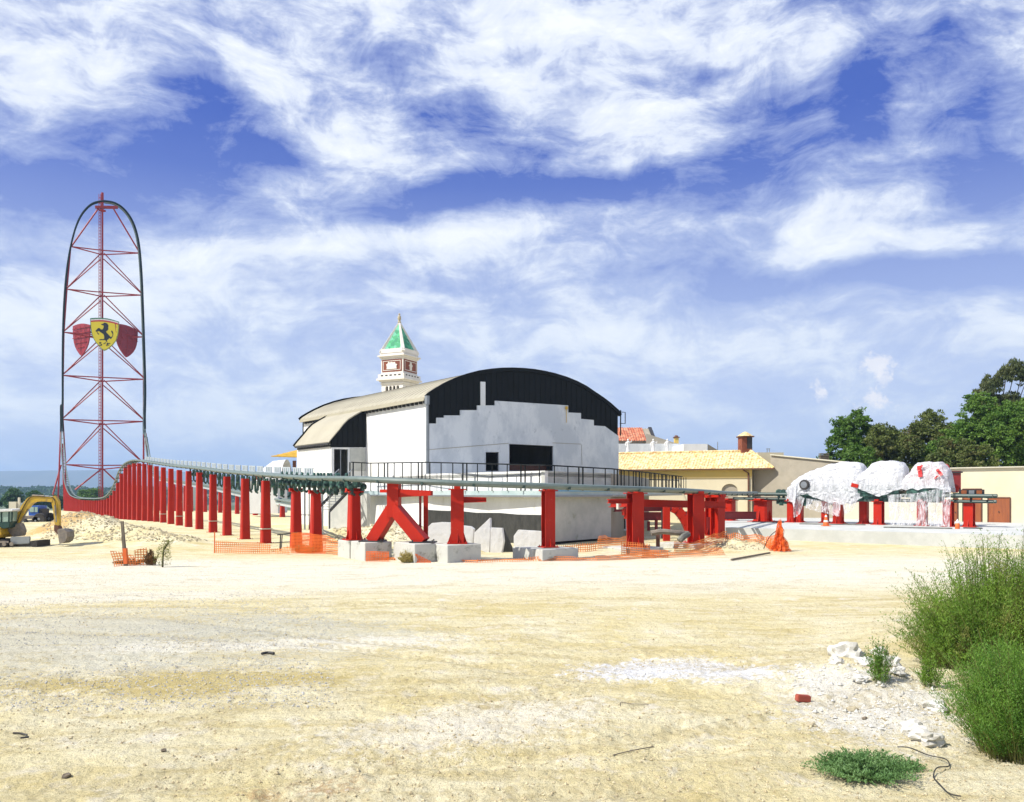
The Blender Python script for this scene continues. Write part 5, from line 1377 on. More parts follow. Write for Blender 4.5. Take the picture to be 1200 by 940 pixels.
bb('cornice', bw*1.05, 421.5, 419.8, M['stone']); bb('cornice', bw*1.16, 419.7, 418.2, M['stone']); bb('spire_base', bw*1.02, 418.1, 415.0, M['stone'])
apx = Vector((bc.x, bc.y, zb_(377))); hb = bw*.49; z0 = zb_(415)
cor = [Vector((bc.x, bc.y, z0))+Rb@Vector((a*hb, b*hb, 0)) for a, b in ((-1,-1),(1,-1),(1,1),(-1,1))]
mm = MB(); mm.add(cor+[apx], [(0,1,4),(1,2,4),(2,3,4),(3,0,4),(3,2,1,0)]); mm.build('spire', M['verdigris'], bell)
mm = MB()
for i in range(4):
    mm.bar(cor[i], apx, .75, .75, w2=.3)
mm.build('spire_rib', M['stone'], bell)
mm = MB()
for i in range(4): mm.bar(cor[i]+Vector((0,0,.3)), cor[(i+1) % 4]+Vector((0,0,.3)), .5, .9)
mm.build('spire_band', M['stone'], bell)
mm = MB(); mm.lathe((apx.x, apx.y, apx.z-.3), [(.3,0),(.45,.2),(.25,.5),(.42,.9),(.38,1.5),(.16,1.75),(.24,2.0),(.05,2.25)], 10); mm.build('finial', M['mudrock'], bell, smooth=True)

# ================================================================== buildings behind the house
def sbox(name, pxa, pxb, y0, Y, dy, m, root, rz=0, z0=-.5):
    a = W(pxa, y0, Y); b = W(pxb, y0, Y); mm = MB(); mm.box(((a.x+b.x)/2, Y+dy/2, (a.z+z0)/2), (b.x-a.x, dy, a.z-z0), rz); return mm.build(name, m, root)
gb = empty('gabled_house', (*XY(740, 128), 0), 'house with a terracotta tiled gable roof and grey walls beyond the yellow tiled roof', 'house')
sbox('wall', 722, 762, 515.5, 127, 8, M['tan'], gb)
za, zb2 = W(0, 517, 126.5).z, W(0, 501.5, 131).z
xa, xb = XY(712, 126.5)[0], XY(757.5, 126.5)[0]
mm = MB()
def gro(u, v): 
    x = xa+(xb-xa)*u; return Vector((x, 126.3+v*4.7, za+(zb2-za)*v+.1*abs(sin(x*pi/.4))))
mm.grid(gro, 260, 4)
def gro2(u, v):
    x = xa+(xb-xa)*u; return Vector((x, 135.7-v*4.7, za+(zb2-za)*v+.1*abs(sin(x*pi/.4))))
mm.grid(gro2, 120, 4); mm.build('roof', M['redtiles'], gb, fix=False)
mm = MB(); mm.add([(xb-.2, 126.4, za-.1), (xb-.2, 131, zb2-.1), (xb-.2, 135.6, za-.1), (xb+1.2, 126.4, za-.1), (xb+1.2, 131, zb2-.1), (xb+1.2, 135.6, za-.1)], [(0,1,2),(3,5,4),(0,3,4,1),(1,4,5,2),(2,5,3,0)]); mm.build('gable', M['tan'], gb)
mm = MB(); mm.bar((xb+1.3, 126.2, za), (xb+1.3, 131, zb2+.05), .5, .2); mm.bar((xb+1.3, 131, zb2+.05), (xb+1.3, 135.8, za), .5, .2); mm.build('verge', M['dark'], gb)
rw = empty('roof_terrace_building', (*XY(770, 118), 0), 'grey building with a stepped parapet where pale statues stand', 'building')
sbox('wall', 724, 797, 520.0, 120, 6, M['grey'], rw)
mm = MB(); mm.add([W(757, 508, 121), W(797, 521, 121), W(757, 521, 121), W(757, 508, 124), W(797, 521, 124), W(757, 521, 124)], [(0,1,2),(3,5,4),(0,3,4,1),(1,4,5,2),(2,5,3,0)]); mm.build('gable', M['tan'], rw)
mm = MB(); a = W(792.5, 521, 122); mm.box((a.x, a.y, a.z+.4), (.62,.62,1.2)); mm.build('chimney', M['yellowwall'], rw)
mm = MB(); mm.box((a.x, a.y, a.z+1.06), (.85,.85,.14)); mm.lathe((a.x, a.y, a.z+1.13), [(.35,0),(.2,.25)], 8); mm.build('chimney_cap', M['rust'], rw)
wb = empty('white_block', (*XY(815, 112), 0), 'plain white flat-topped building beyond the middle of the tiled roof', 'building')
sbox('wall', 801, 829, 520.3, 112, 8, M['white'], wb)
mm = MB(); mm.add([W(829.2, 520.3, 112), W(842, 528, 113), W(829.2, 532, 112), W(829.2, 520.3, 119), W(842, 528, 119), W(829.2, 532, 119)], [(0,1,2),(3,5,4),(0,3,4,1),(1,4,5,2),(2,5,3,0)]); mm.build('lean_to', M['tan'], wb)
mm = MB(); a = W(841, 528, 114); mm.bar(a, a+Vector((0,0,1.2)), .08); mm.build('aerial', M['steel'], wb)
def statue(px, Y, label, lean_=.0):
    b0 = W(px, 531, Y); z0 = b0.z; c = Vector((b0.x, b0.y, z0)); mm = MB()
    mm.lathe(c, [(.32,0),(.34,.3),(.24,.34)], 10)
    mm.lathe(c+Vector((0,0,.32)), [(.27,0),(.24,.35),(.2,.7),(.17,.85),(.26,1.1),(.25,1.3),(.09,1.4),(.08,1.46)], 12)
    mm.lathe(c+Vector((0,0,1.74)), [(.04,0),(.11,.06),(.13,.15),(.10,.26),(.03,.31)], 10)
    mm.tube([c+Vector((-.22,0,1.58)), c+Vector((-.42,-.05,1.3)), c+Vector((-.30,-.2,1.05))], .08, 7, radii=[.085,.07,.055])
    mm.tube([c+Vector((.22,0,1.58)), c+Vector((.5,-.05,1.62+lean_)), c+Vector((.52,-.1,1.95+lean_))], .08, 7, radii=[.085,.07,.05])
    tag(mm.build('statue', M['emwhite'], smooth=True), label, 'statue', 'pale statues on the parapet')
statue(736, 117, 'pale statue on the parapet, leftmost, under the terracotta roof')
statue(765.5, 117, 'pale statue on the parapet beneath the tip of the gable', -.2)
statue(782, 117, 'pale statue on the parapet, rightmost, beside the small yellow chimney', -.5)
# pavilions left of the annex
pv = empty('vaulted_pavilion', (*XY(312, 150), 0), 'white vaulted pavilion roof seen above the track left of the annex', 'pavilion')
def vault(u, v):
    a = pi*v; x = XY(296, 150)[0]+(XY(331, 150)[0]-XY(296, 150)[0])*u
    r = 3.9*(.55+.45*min(1, u*1.8)); return Vector((x, 153-cos(a)*r, 5.0+sin(a)*r*1.05+u*.6))
mm = MB(); mm.grid(vault, 24, 20); mm.build('roof', M['whiteroof'], pv, smooth=True)
mm = MB(); mm.box((*XY(314, 153), 2.6), (5.6, 6.2, 6.0)); mm.build('wall', M['white'], pv)
mm = MB()
for k in range(6): mm.box((XY(300, 149.8)[0]+k*.95, 149.8, 6.2), (.55,.1,.8))
mm.build('window', M['brick'], pv)
yc = empty('yellow_canopy', (*XY(338, 140), 0), 'layered yellow canopy jutting out behind the annex', 'canopy')
for j in range(4):
    a = W(317+j*7, 534.5-j*1.6, 140+j); b = W(356, 530-j*.9, 140+j); mm = MB()
    mm.add([a, b+Vector((0,-2,0)), b+Vector((0,2,.5)), a+Vector((.2,0,-.12)), b+Vector((0,-2,-.9)), b+Vector((0,2,-.9))], [(0,1,2),(3,5,4),(0,3,4,1),(1,4,5,2),(2,5,3,0)]); mm.build('leaf_roof', M['canopy'], yc)
mm = MB(); p = XY(345, 141); mm.bar((*p, -.5), (*p, 9), .5); mm.build('post', M['rust'], yc)
# ================================================================== foliage
def quads(cen, dirv, nrm, ln, wd):
    """diamond leaves: centre, long direction, normal, length, width arrays"""
    dirv = dirv/np.linalg.norm(dirv, axis=1, keepdims=True)
    sdv = np.cross(dirv, nrm); sdv /= np.maximum(np.linalg.norm(sdv, axis=1, keepdims=True), 1e-6)
    a = cen-dirv*ln[:, None]/2; c = cen+dirv*ln[:, None]/2; b = cen+sdv*wd[:, None]/2-dirv*ln[:, None]*.08; d = cen-sdv*wd[:, None]/2-dirv*ln[:, None]*.08
    return np.stack([a, b, c, d], 1)
def leaves_object(name, Q, m, parent=None, org=(0,0,0), extraV=None, extraF=None):
    V = Q.reshape(-1, 3); Fq = np.arange(len(V)).reshape(-1, 4)
    o = raw_object(name, V, Fq, m, smooth=False, org=tuple(ORG[parent.name]) if parent is not None else org)
    if parent is not None: o.parent = parent; o.location = (0,0,0)
    return o
def rdir(n):
    v = RNG.normal(size=(n, 3)); return v/np.linalg.norm(v, axis=1, keepdims=True)
def crown_points(lobes, n, clump=.55):
    lob = np.array([l[:6] for l in lobes]); vol = (lob[:, 3]*lob[:, 4]*lob[:, 5])**.67; pr = vol/vol.sum()
    nc = n//34; li = RNG.choice(len(lob), nc, p=pr); d = rdir(nc); d[:, 2] = np.where(d[:, 2] < -.35, -d[:, 2], d[:, 2])
    r = RNG.uniform(.50, 1.04, nc)**.5
    amp = 1+.32*(fbm(d[:, 0]*3+li*7, d[:, 1]*3+d[:, 2]*2, 77, 3)-.5)*2
    c = lob[li, :3]+d*lob[li, 3:6]*(r*amp)[:, None]
    k = RNG.integers(0, nc, n); sc = clump*RNG.uniform(.5, 1.3, nc)[k]
    off = rdir(n)*RNG.uniform(0, 1, n)[:, None]**.5*sc[:, None]; off[:, 2] *= .6
    return c[k]+off
def make_tree(x, y, zb, h, r, lobes, n, leaf, m, label, name='tree', group=None, trunk=.35, needle=False, clump=.55):
    root = empty(name, (x, y, zb), label, 'tree', group)
    mb = MB(); top = zb+h*.62
    pts = [Vector((x, y, zb-.3)), Vector((x+.1, y, zb+h*.2)), Vector((x-.15, y+.1, zb+h*.42)), Vector((x+.05, y, top))]
    mb.tube(pts, trunk, 9, radii=[trunk*1.15, trunk*.85, trunk*.65, trunk*.35])
    L = [(x+l[0], y+l[1], zb+l[2], l[3], l[4], l[5]) for l in lobes]
    for l in L:
        st_ = pts[1].lerp(pts[3], random.uniform(.1, .8)); en_ = Vector(l[:3]); md = st_.lerp(en_, .5)+Vector((0,0,.2))
        mb.tube([st_, md, en_], .1, 6, radii=[trunk*.45, trunk*.3, trunk*.12])
    mb.build('trunk', M['bark'], root, smooth=True)
    C = crown_points(L, n, clump); nn = len(C)
    dv = rdir(nn); 
    if needle: dv[:, 2] = abs(dv[:, 2])+.8
    q = quads(C, dv, rdir(nn), leaf*RNG.uniform(.6, 1.3, nn), leaf*(.28 if needle else .55)*RNG.uniform(.7, 1.2, nn))
    leaves_object('crown', q, M[m], root); return root
def auto_lobes(w, h, z0, k, dep=None):
    out = []; dep = dep or w
    for i in range(k):
        u = -1+2*(i+random.uniform(.2,.8))/k; v = random.uniform(.55, 1) if i % 2 else random.uniform(0, .7); rr = sqrt(max(0, 1-u*u*.75))
        out.append((u*w*.62, random.uniform(-.5, .5)*dep, z0+(h-z0)*(.15+.68*v*rr), w*random.uniform(.30, .48), dep*random.uniform(.3, .48), (h-z0)*random.uniform(.16, .26)))
    out.append((0, 0, z0+(h-z0)*.45, w*.62, dep*.6, (h-z0)*.36))
    return out
def tree_px(pxc, pyt, wpx, Y, m, label, n=26000, k=9, leaf=.34, z0=1.2, **kw):
    x = (pxc-CX)/F*Y; zt = H+(HY-pyt)/F*Y; zb = gh(x, Y); w = wpx/F*Y/2
    return make_tree(x, Y, zb, zt-zb, w, auto_lobes(w, zt-zb, z0, k, w*.8), n, leaf, M and m, label, group='trees behind the cream wall', **kw)
random.seed(21)
tree_px(999, 481, 84, 100, 'leafA', 'round dark green tree, leftmost of the trees behind the wall', n=26000)
tree_px(1042, 482, 84, 96, 'leafB', 'olive brownish tree between the leftmost tree and the large brownish one', n=24000)
tree_px(1085, 476, 104, 99, 'leafB', 'large brownish-green tree in the middle of the row behind the wall', n=32000)
tree_px(1130, 466, 92, 94, 'leafC', 'bright green tree right of the large brownish one', n=30000)
tree_px(1180, 452, 104, 92, 'leafC', 'biggest bright green tree at the right edge of the photo', n=40000, k=12)
tree_px(1120, 512, 90, 90, 'leafB', 'low olive tree whose crown spreads just above the cream wall', n=22000, z0=.8)
tree_px(1235, 462, 90, 95, 'leafA', 'dark green tree cut by the right edge of the photo', n=20000)
tree_px(1015, 520, 80, 93, 'leafA', 'low dark green tree right behind the tan wall and the train', n=18000, z0=.6)
# tall feathery conifer
x, Y = XY(1166, 112); zt = H+(HY-424)/F*112
lob = []
for i in range(9):
    a = (i-4)/4; lob.append((a*3.4+1.2, random.uniform(-1, 1), 16.6+3.6*(1-abs(a-.45)*.75)+random.uniform(-.4, .4), .75, .75, 1.9))
lob += [(-2.8, 0, 14.8, 1.0, 1, 1.8), (0, 0, 14.2, 2.8, 1.4, 2.8), (2.4, 0, 14.6, 2.0, 1.2, 2.6), (0, 0, 12, 3.2, 2, 2.2), (0, 0, 9.5, 3.4, 2, 2.4)]
make_tree(x, Y, 0, zt, 4, lob, 26000, .55, 'leafD', 'tall feathery conifer rising above the bright green trees', 'conifer', 'trees behind the cream wall', needle=True, clump=.6)
# wooden louvre thing beside the first tree
lv = MB()
for k in range(4): lv.box(W(965.5, 532+k*2.0, 96), (1.0, .7, .12))
lv.box(W(965.5, 542, 96.2), (.9, .5, 1.6)); tag(lv.build('roof_vent', M['timber']), 'small slatted roof vent beside the leftmost tree', 'vent')

# distant trees at the left
random.seed(5)
for (pxc, pyt, wpx, Y, m, lab) in ((14, 572.5, 26, 330, 'leafFar', 'dark distant tree at the far left edge, above the digger cab'), (42, 577, 30, 350, 'leafFar', 'low distant tree above the digger boom'),
        (66, 578, 26, 360, 'leafFar', 'distant tree just left of the tower foot'), (104, 572, 40, 370, 'leafC', 'bright green distant tree framed by the tower legs'), (128, 577, 24, 380, 'leafFar', 'small distant tree right of the bright one between the tower legs'),
        (-14, 576, 30, 340, 'leafFar', 'distant tree beyond the left edge'), (86, 577, 20, 400, 'leafFar', 'small dark distant tree beside the left tower leg')):
    x = (pxc-CX)/F*Y; zt = H+(HY-pyt)/F*Y; zb = gh(x, Y); w = wpx/F*Y/2
    make_tree(x, Y, zb, zt-zb, w, auto_lobes(w, zt-zb, 1.0, 7, w*.7), 7000, 1.0, m, lab, group='distant trees on the left', trunk=.4, clump=1.3)
# far wood
n = 40000; xx = RNG.uniform(-1400, 500, n); yy = RNG.uniform(1370, 1500, n); keep = fbm(xx*.01, yy*.01, 91, 3) > .38
xx, yy = xx[keep], yy[keep]; zz = -22+30*np.interp(yy, [1360, 1416, 1465, 1500], [0, .45, .85, 1]); hh = 3+7*vnoise(xx*.04, yy*.04, 92)
C = np.stack([xx, yy, zz+hh*RNG.uniform(.35, 1, len(xx))], 1)
o = leaves_object('far_wood', quads(C, rdir(len(C)), rdir(len(C)), RNG.uniform(4, 8, len(C)), RNG.uniform(3, 6, len(C))), M['leafFar']); tag(o, 'dark wooded plain stretching to the hills', 'woodland', kind='stuff')

# ---- broom bushes, lower right
def broom(x, y, rx, ry, h, nst, m, label, name='bush', cat='bush', per=46, leaf=(.055, .012), lean_=(0, 0), group=None, stem_m='drygrass', zoff=0.0, droop=.25, spread=.9):
    zb = gh(x, y); root = empty(name, (x, y, zb+zoff), label, cat, group)
    a = RNG.uniform(0, 2*pi, nst); rr = RNG.uniform(0, 1, nst)**.6
    bx = x+np.cos(a)*rr*rx*.55; by = y+np.sin(a)*rr*ry*.55; bz = gz(bx, by)+zoff
    ht = h*(1-.50*rr**2)*RNG.uniform(.50, 1.22, nst)*(.8+.4*vnoise(bx*1.5, by*1.5, 55))
    tx = bx+np.cos(a)*rr*rx*.55*spread*RNG.uniform(.5, 1.3, nst)+RNG.normal(0, .13*h, nst)+lean_[0]*ht; ty = by+np.sin(a)*rr*ry*.55*spread*RNG.uniform(.5, 1.3, nst)+RNG.normal(0, .08*h, nst)+lean_[1]*ht
    t = RNG.uniform(.08, 1, (nst, per))**.8
    def pos(t):
        X = bx[:, None]+(tx-bx)[:, None]*t**1.3; Y = by[:, None]+(ty-by)[:, None]*t**1.3; Z = bz[:, None]+ht[:, None]*(t-droop*.3*t**3)
        return X, Y, Z
    X, Y, Z = pos(t); P = np.stack([X, Y, Z], -1).reshape(-1, 3)
    # side twigs: offset leaves outwards in small sprays
    tw_id = np.repeat(np.arange(nst*per//6+1), 6)[:nst*per]; tv = rdir(tw_id.max()+1); tv[:, 2] = abs(tv[:, 2])*.9+.25
    dv = tv[tw_id]; k = RNG.uniform(.02, 1, len(P))*min(.16, h*.10)
    P = P+dv*k[:, None]
    ld = dv*1.1+rdir(len(P))*.55; ld[:, 2] += .35
    Q = quads(P, ld, rdir(len(P)), leaf[0]*RNG.uniform(.6, 1.4, len(P)), leaf[1]*RNG.uniform(.7, 1.4, len(P)))
    leaves_object('foliage', Q, M[m], root)
    ns = min(nst, 500); tt = np.linspace(0, 1, 6)[None, :].repeat(nst, 0); X, Y, Z = pos(tt); S = np.stack([X, Y, Z], -1)[:ns]
    w = .006*h*np.linspace(1, .25, 6)
    rt_ = np.array([1.0, .25, 0]); A = S-rt_*w[None, :, None]; B = S+rt_*w[None, :, None]
    V = np.concatenate([A.reshape(-1, 3), B.reshape(-1, 3)]); N = ns*6
    idx = np.arange(ns)[:, None]*6+np.arange(5)[None, :]; idx = idx.ravel(); Fq = np.stack([idx, idx+1, idx+1+N, idx+N], 1)
    o = raw_object('stems', V, Fq, M[stem_m], smooth=False, org=tuple(root.location)); o.parent = root; o.location = (0,0,0)
    return root
G_ = 'bushes at the lower right'
def bpx(px, Y): return ((px-CX)/F*Y, Y)
broom(*bpx(1165, 15.6), 1.75, 1.4, 2.15, 1150, 'broom', 'tall feathery green bush, upper one at the right edge', per=60, group=G_, lean_=(.05, 0))
broom(*bpx(1118, 15.4), .95, .8, 1.20, 420, 'broom', 'sprawling left flank of feathery bush, reaching furthest left over the sand', per=56, group=G_, lean_=(-.12, 0))
broom(*bpx(1250, 15.0), 1.4, 1.3, 2.35, 700, 'broom', 'tall bush cut by the right edge of the photo', per=50, group=G_)
broom(*bpx(1198, 10.9), .92, .9, 1.48, 1150, 'broom2', 'dense deep green bush in the lower right corner', per=62, group=G_, leaf=(.045, .009))
broom(*bpx(1182, 12.8), .75, .7, .95, 600, 'broom2', 'low green bush between the two large ones at the right', per=54, group=G_, leaf=(.05, .010))
broom(*bpx(1032, 13.85), .30, .28, .70, 60, 'broom2', 'small upright weed growing out of the white rubble', 'weed', 'weed', per=44, leaf=(.04, .012), spread=.7)
broom(*bpx(1090, 13.7), .24, .24, .52, 50, 'broom', 'small weed left of the low green bush', 'weed', 'weed', per=44, leaf=(.04, .012), spread=.7)
broom(*bpx(1012, 9.95), .54, .42, .30, 600, 'weed', 'low spreading pale green plant at the bottom edge', 'ground_plant', 'plant', per=34, leaf=(.030, .013), droop=.5, spread=1.4)
broom(*bpx(1062, 10.3), .22, .14, .12, 90, 'weed', 'small trailing offshoot right of the low spreading plant', 'ground_plant', 'plant', per=26, leaf=(.03, .012), spread=1.4)
for (px, Y, h, lab) in ((1172, 21.0, 1.75, 'thin dry stalks rising above the tall bush near the slab'), (1142, 20.0, 1.25, 'shorter dry stalks in front of the slab'), (1196, 18, 2.2, 'wispy stalks at the right edge above the bush')):
    broom(*bpx(px, Y), .5, .4, h, 60, 'drygrass', lab, 'dry_stalks', 'weed', per=30, leaf=(.05, .01))
# small plants at the left
sx0, sy0 = XY(190.5, 38.5)
def sapling():
    z0 = gh(sx0, sy0); root = empty('sapling', (sx0, sy0, z0), 'spindly bent conifer sapling beside the stake with orange netting', 'sapling')
    P = [Vector((sx0, sy0, z0-.05)), Vector((sx0+.02, sy0, z0+.45)), Vector((sx0+.08, sy0, z0+.85)), Vector((sx0+.32, sy0, z0+1.22))]
    mb = MB(); mb.tube(crom(P, 3), .03, 6, radii=[.05-.0035*i for i in range(10)]); mb.build('stem', M['bark'], root)
    n = 900; t = RNG.uniform(.1, 1, n); Pc = np.array([list(q) for q in crom(P, 20)]); C = Pc[(t*(len(Pc)-1)).astype(int)]
    tier = np.round(t*7)/7; a = RNG.uniform(0, 2*pi, n); k = RNG.uniform(0, 1, n)*.5*(1-.5*t)
    C[:, 0] += np.cos(np.round(a))*k; C[:, 1] += np.sin(np.round(a))*k; C[:, 2] += k*.35+RNG.normal(0, .03, n)
    leaves_object('foliage', quads(C, rdir(n)+np.array([0,0,.6]), rdir(n), RNG.uniform(.06, .13, n), RNG.uniform(.02, .035, n)), M['drygrass'], root)
sapling()
broom(*XY(177, 39.5), .38, .3, .62, 60, 'drybrown', 'dry brown spiky plant beside the netted stake', 'dry_plant', 'plant', per=26, leaf=(.14, .035), stem_m='drybrown', spread=.4)
broom(*XY(152, 40), .7, .4, .22, 90, 'drybrown', 'flat heap of dry brush at the foot of the netted stake', 'brush_heap', 'brush', per=20, leaf=(.16, .04), stem_m='drybrown', spread=1.2)
broom(*XY(356, 47), .7, .4, .55, 130, 'straw', 'yellow-green tuft inside the orange netting by the left columns', 'grass_tuft', 'grass tuft', per=28, leaf=(.10, .022), spread=.9)
broom(*XY(477, 40.6), .5, .3, .55, 110, 'straw', 'dry yellow tuft in front of the blocks under the A-frame', 'grass_tuft', 'grass tuft', per=28, leaf=(.10, .022), spread=.9)

# ================================================================== orange netting
def net(px0, px1, Y0, Y1, h0, h1, name, label, m='net', sag=.1, tilt=0.0, n=None, zoff=0.0, seed=0):
    a = Vector((*XY(px0, Y0), 0)); b = Vector((*XY(px1, Y1), 0)); L_ = (b-a).length; n = n or max(10, int(L_*6)); dn = Vector(((b-a).y, -(b-a).x, 0)).normalized()
    if dn.y > 0: dn = -dn
    V = []; UV = []; rows = 7
    for j in range(rows+1):
        v = j/rows
        for i in range(n+1):
            u = i/n; p = a.lerp(b, u); h = h0+(h1-h0)*u; h *= 1-sag*(.5+.5*sin(u*L_*1.3+seed))+.12*mnoise.noise(Vector((u*L_*.8, seed, 0)))
            w = .12*mnoise.noise(Vector((u*L_*1.4, v*1.5, seed)))+.06*sin(u*L_*4+seed)*(1-v)
            p = p+dn*(w-tilt*v*h); z = gh(p.x, p.y)+zoff-.02+h*v*sqrt(max(.05, 1-tilt*tilt*.5)); V.append((p.x, p.y, z)); UV.append((u*L_, v*h))
    Fq = [(j*(n+1)+i, j*(n+1)+i+1, (j+1)*(n+1)+i+1, (j+1)*(n+1)+i) for j in range(rows) for i in range(n)]
    mb = MB(); mb.add(V, Fq); o = mb.build(name, M[m], smooth=True, fix=False)
    uv = o.data.uv_layers.new(name='UVMap')
    for li, lp in enumerate(o.data.loops): uv.data[li].uv = UV[lp.vertex_index]
    tag(o, label, 'netting', 'orange safety netting'); return o
net(251, 318, 47.0, 46.5, 1.05, .55, 'orange_netting', 'low sagging orange netting left of the grass tuft, along the haul road', sag=.3, seed=1)
net(318, 341, 46.5, 46, .5, .55, 'orange_netting', 'collapsed strip of netting between the low netting and the upright one', sag=.4, seed=2)
net(341, 382, 46.8, 46.0, 1.25, 1.15, 'orange_netting', 'upright bright orange netting wrapped in front of two red columns', m='netfine', sag=.05, seed=3)
net(382, 410, 46.0, 44.5, 1.15, .45, 'orange_netting', 'orange netting sloping down from the columns to the concrete blocks', sag=.15, seed=4)
net(412, 560, 43.0, 40.2, .32, .26, 'orange_netting', 'long strip of netting lying at the foot of the A-frame blocks', sag=.3, tilt=.8, seed=5)
net(560, 700, 40.2, 41.8, .26, .34, 'orange_netting', 'strip of orange netting lying before the low block at the wall corner', sag=.3, tilt=.8, seed=6)
net(700, 850, 41.8, 45.5, .38, .5, 'orange_netting', 'strip of netting trailing past the paired red posts', sag=.3, tilt=.7, seed=7)
net(655, 700, 44.6, 45.2, .52, .50, 'orange_netting', 'orange netting hung on the low block right of the slim red post', sag=.05, seed=8)
net(700, 738, 45.5, 51, .75, .95, 'orange_netting', 'orange netting running back along the grey concrete wall', sag=.1, seed=9)
net(728, 762, 44.4, 44.0, .8, .75, 'orange_netting', 'orange netting wrapped round the base of the post right of the grey wall', sag=.1, seed=10)
net(752, 784, 43.6, 43.7, .48, .46, 'orange_netting', 'netting on the block under the post right of the grey wall', sag=.05, seed=11)
net(790, 850, 46.2, 50.5, .7, .8, 'orange_netting', 'orange netting in front of the paired red posts', sag=.2, seed=12)
net(850, 905, 50.5, 49.0, .7, .6, 'orange_netting', 'orange netting linking the flared post to the bundled netting', sag=.35, seed=13)
net(429, 456, 41.35, 41.2, .55, .55, 'orange_netting', 'small panel of netting on the block under the left A-frame foot', m='netfine', sag=.03, seed=14)
net(487, 505, 40.5, 40.4, .5, .1, 'orange_netting', 'small triangle of netting on the block under the right A-frame foot', m='netfine', sag=.03, seed=15)
net(134, 160, 38.6, 39.4, .9, .5, 'orange_netting', 'draped orange netting at the foot of the wooden stake', sag=.3, tilt=.5, seed=16)
net(158, 172, 39.4, 39.8, .75, .9, 'orange_netting', 'thin curtain of netting right of the wooden stake', sag=.2, seed=17)
# bundled netting standing: a strip gathered into crumpled folds round a rod
x, y = XY(914, 48.0); mb = MB(); z0 = gh(x, y); UVB = []
for q in range(6):
    a0 = q*pi/6+.2; n0 = len(mb.v)
    def cr(u, v):
        w_ = (.62*(1-v)**1.3+.07)*(u*2-1); top = 1.75-.55*abs(sin(q*2.1))
        nx = mnoise.noise(Vector((u*5+q*3, v*5, 1)))*.26*(1-.6*v); ny = mnoise.noise(Vector((u*6, v*5+q*5, 7)))*.26*(1-.6*v)
        return Vector((x+cos(a0)*w_+nx+.12*v*sin(q), y+sin(a0)*w_*.8+ny, z0+top*v*(1+.25*mnoise.noise(Vector((u*7, q, 3))))))
    mb.grid(cr, 22, 18)
    for j in range(19):
        for i in range(23): UVB.append((i/22*1.6, j/18*1.9))
o = mb.build('bundled_netting', M['netfine'], smooth=True, fix=False)
uv = o.data.uv_layers.new(name='UVMap')
for li, lp in enumerate(o.data.loops): uv.data[li].uv = UVB[lp.vertex_index]
tag(o, 'bright orange netting bunched upright round a rod in front of the slab', 'netting', 'orange safety netting')
net(898, 908, 48.6, 48.2, .75, 1.0, 'orange_netting', 'loose flap of netting left of the upright bundle', m='netfine', seed=20)
mb = MB(); mb.tube(crom([Vector((x-.9, y+.2, z0+.1)), Vector((x-.6, y+.1, z0+.8)), Vector((x-.1, y, z0+1.25)), Vector((x+.1, y, z0+1.1))], 5), .025, 6); tag(mb.build('bent_rod', M['wire']), 'thin dark bent rod arching into the bundled netting', 'rod')
mb = MB(); a = GP(857, 41.8); b = GP(902, 45.4); mb.bar(a+Vector((0,0,.06)), b+Vector((0,0,.12)), .09, .09); tag(mb.build('timber_pole', M['timber']), 'long timber pole lying on the sand before the bundled netting', 'pole')
# stake
x, y = XY(146, 39.0); z0 = gh(x, y); sk = empty('wooden_stake', (x, y, z0), 'weathered wooden stake standing in the sand with orange tape round its lower half', 'stake')
mb = MB(); mb.bar((x+.06, y, z0-.1), (x-.12, y, z0+2.15), .15, .15, w2=.11); mb.build('post', M['timber'], sk)
mb = MB(); mb.bar((x+.07, y-.0, z0+.1), (x+.02, y, z0+.85), .17, .17); mb.build('tape', M['orangepost'], sk)
x, y = XY(251.5, 47.0); z0 = gh(x, y); mb = MB(); mb.bar((x, y, z0-.1), (x, y, z0+1.25), .05); tag(mb.build('thin_stake', M['orangepost']), 'thin orange rod at the left end of the low netting', 'rod')
# rebar trestle by columns
tt_ = MB(); a = GP(325, 48.5)
tt_.bar(a+Vector((0,0,.95)), a+Vector((1.2,0,1.1)), .07); tt_.bar(a+Vector((.15,0,-.05)), a+Vector((.2,0,.98)), .06); tt_.bar(a+Vector((.3,-.3,-.05)), a+Vector((.3,0,1.0)), .05); tag(tt_.build('steel_trestle', M['wire']), 'small dark steel trestle right of the third-nearest left column', 'trestle')
# slack pipes / curved grey beam under the transfer frame
cbm = MB(); P_ = [W(763, 625, 50), W(776, 623, 50), W(792, 624.5, 50), W(806, 625.5, 50.5)]
cbm.tube(crom(P_, 4), .17, 8); tag(cbm.build('conduit', M['digsteel'], smooth=True), 'thick grey-green pipe lying between the post bases', 'pipe')
cbm = MB(); P_ = [W(796, 634, 49.5), W(801, 629, 49.6), W(806, 626, 50)]
cbm.tube(crom(P_, 4), .2, 8); tag(cbm.build('conduit', M['darkplinth'], smooth=True), 'short dark elbow pipe beside the large H-section post', 'pipe')
cbm = MB(); a = W(771, 634, 48.5); cbm.bar((a.x, a.y, 0), (a.x, a.y, .95), .2); tag(cbm.build('steel_stub', M['rust']), 'short rusty stub between the grey pipe and the netting', 'stub')
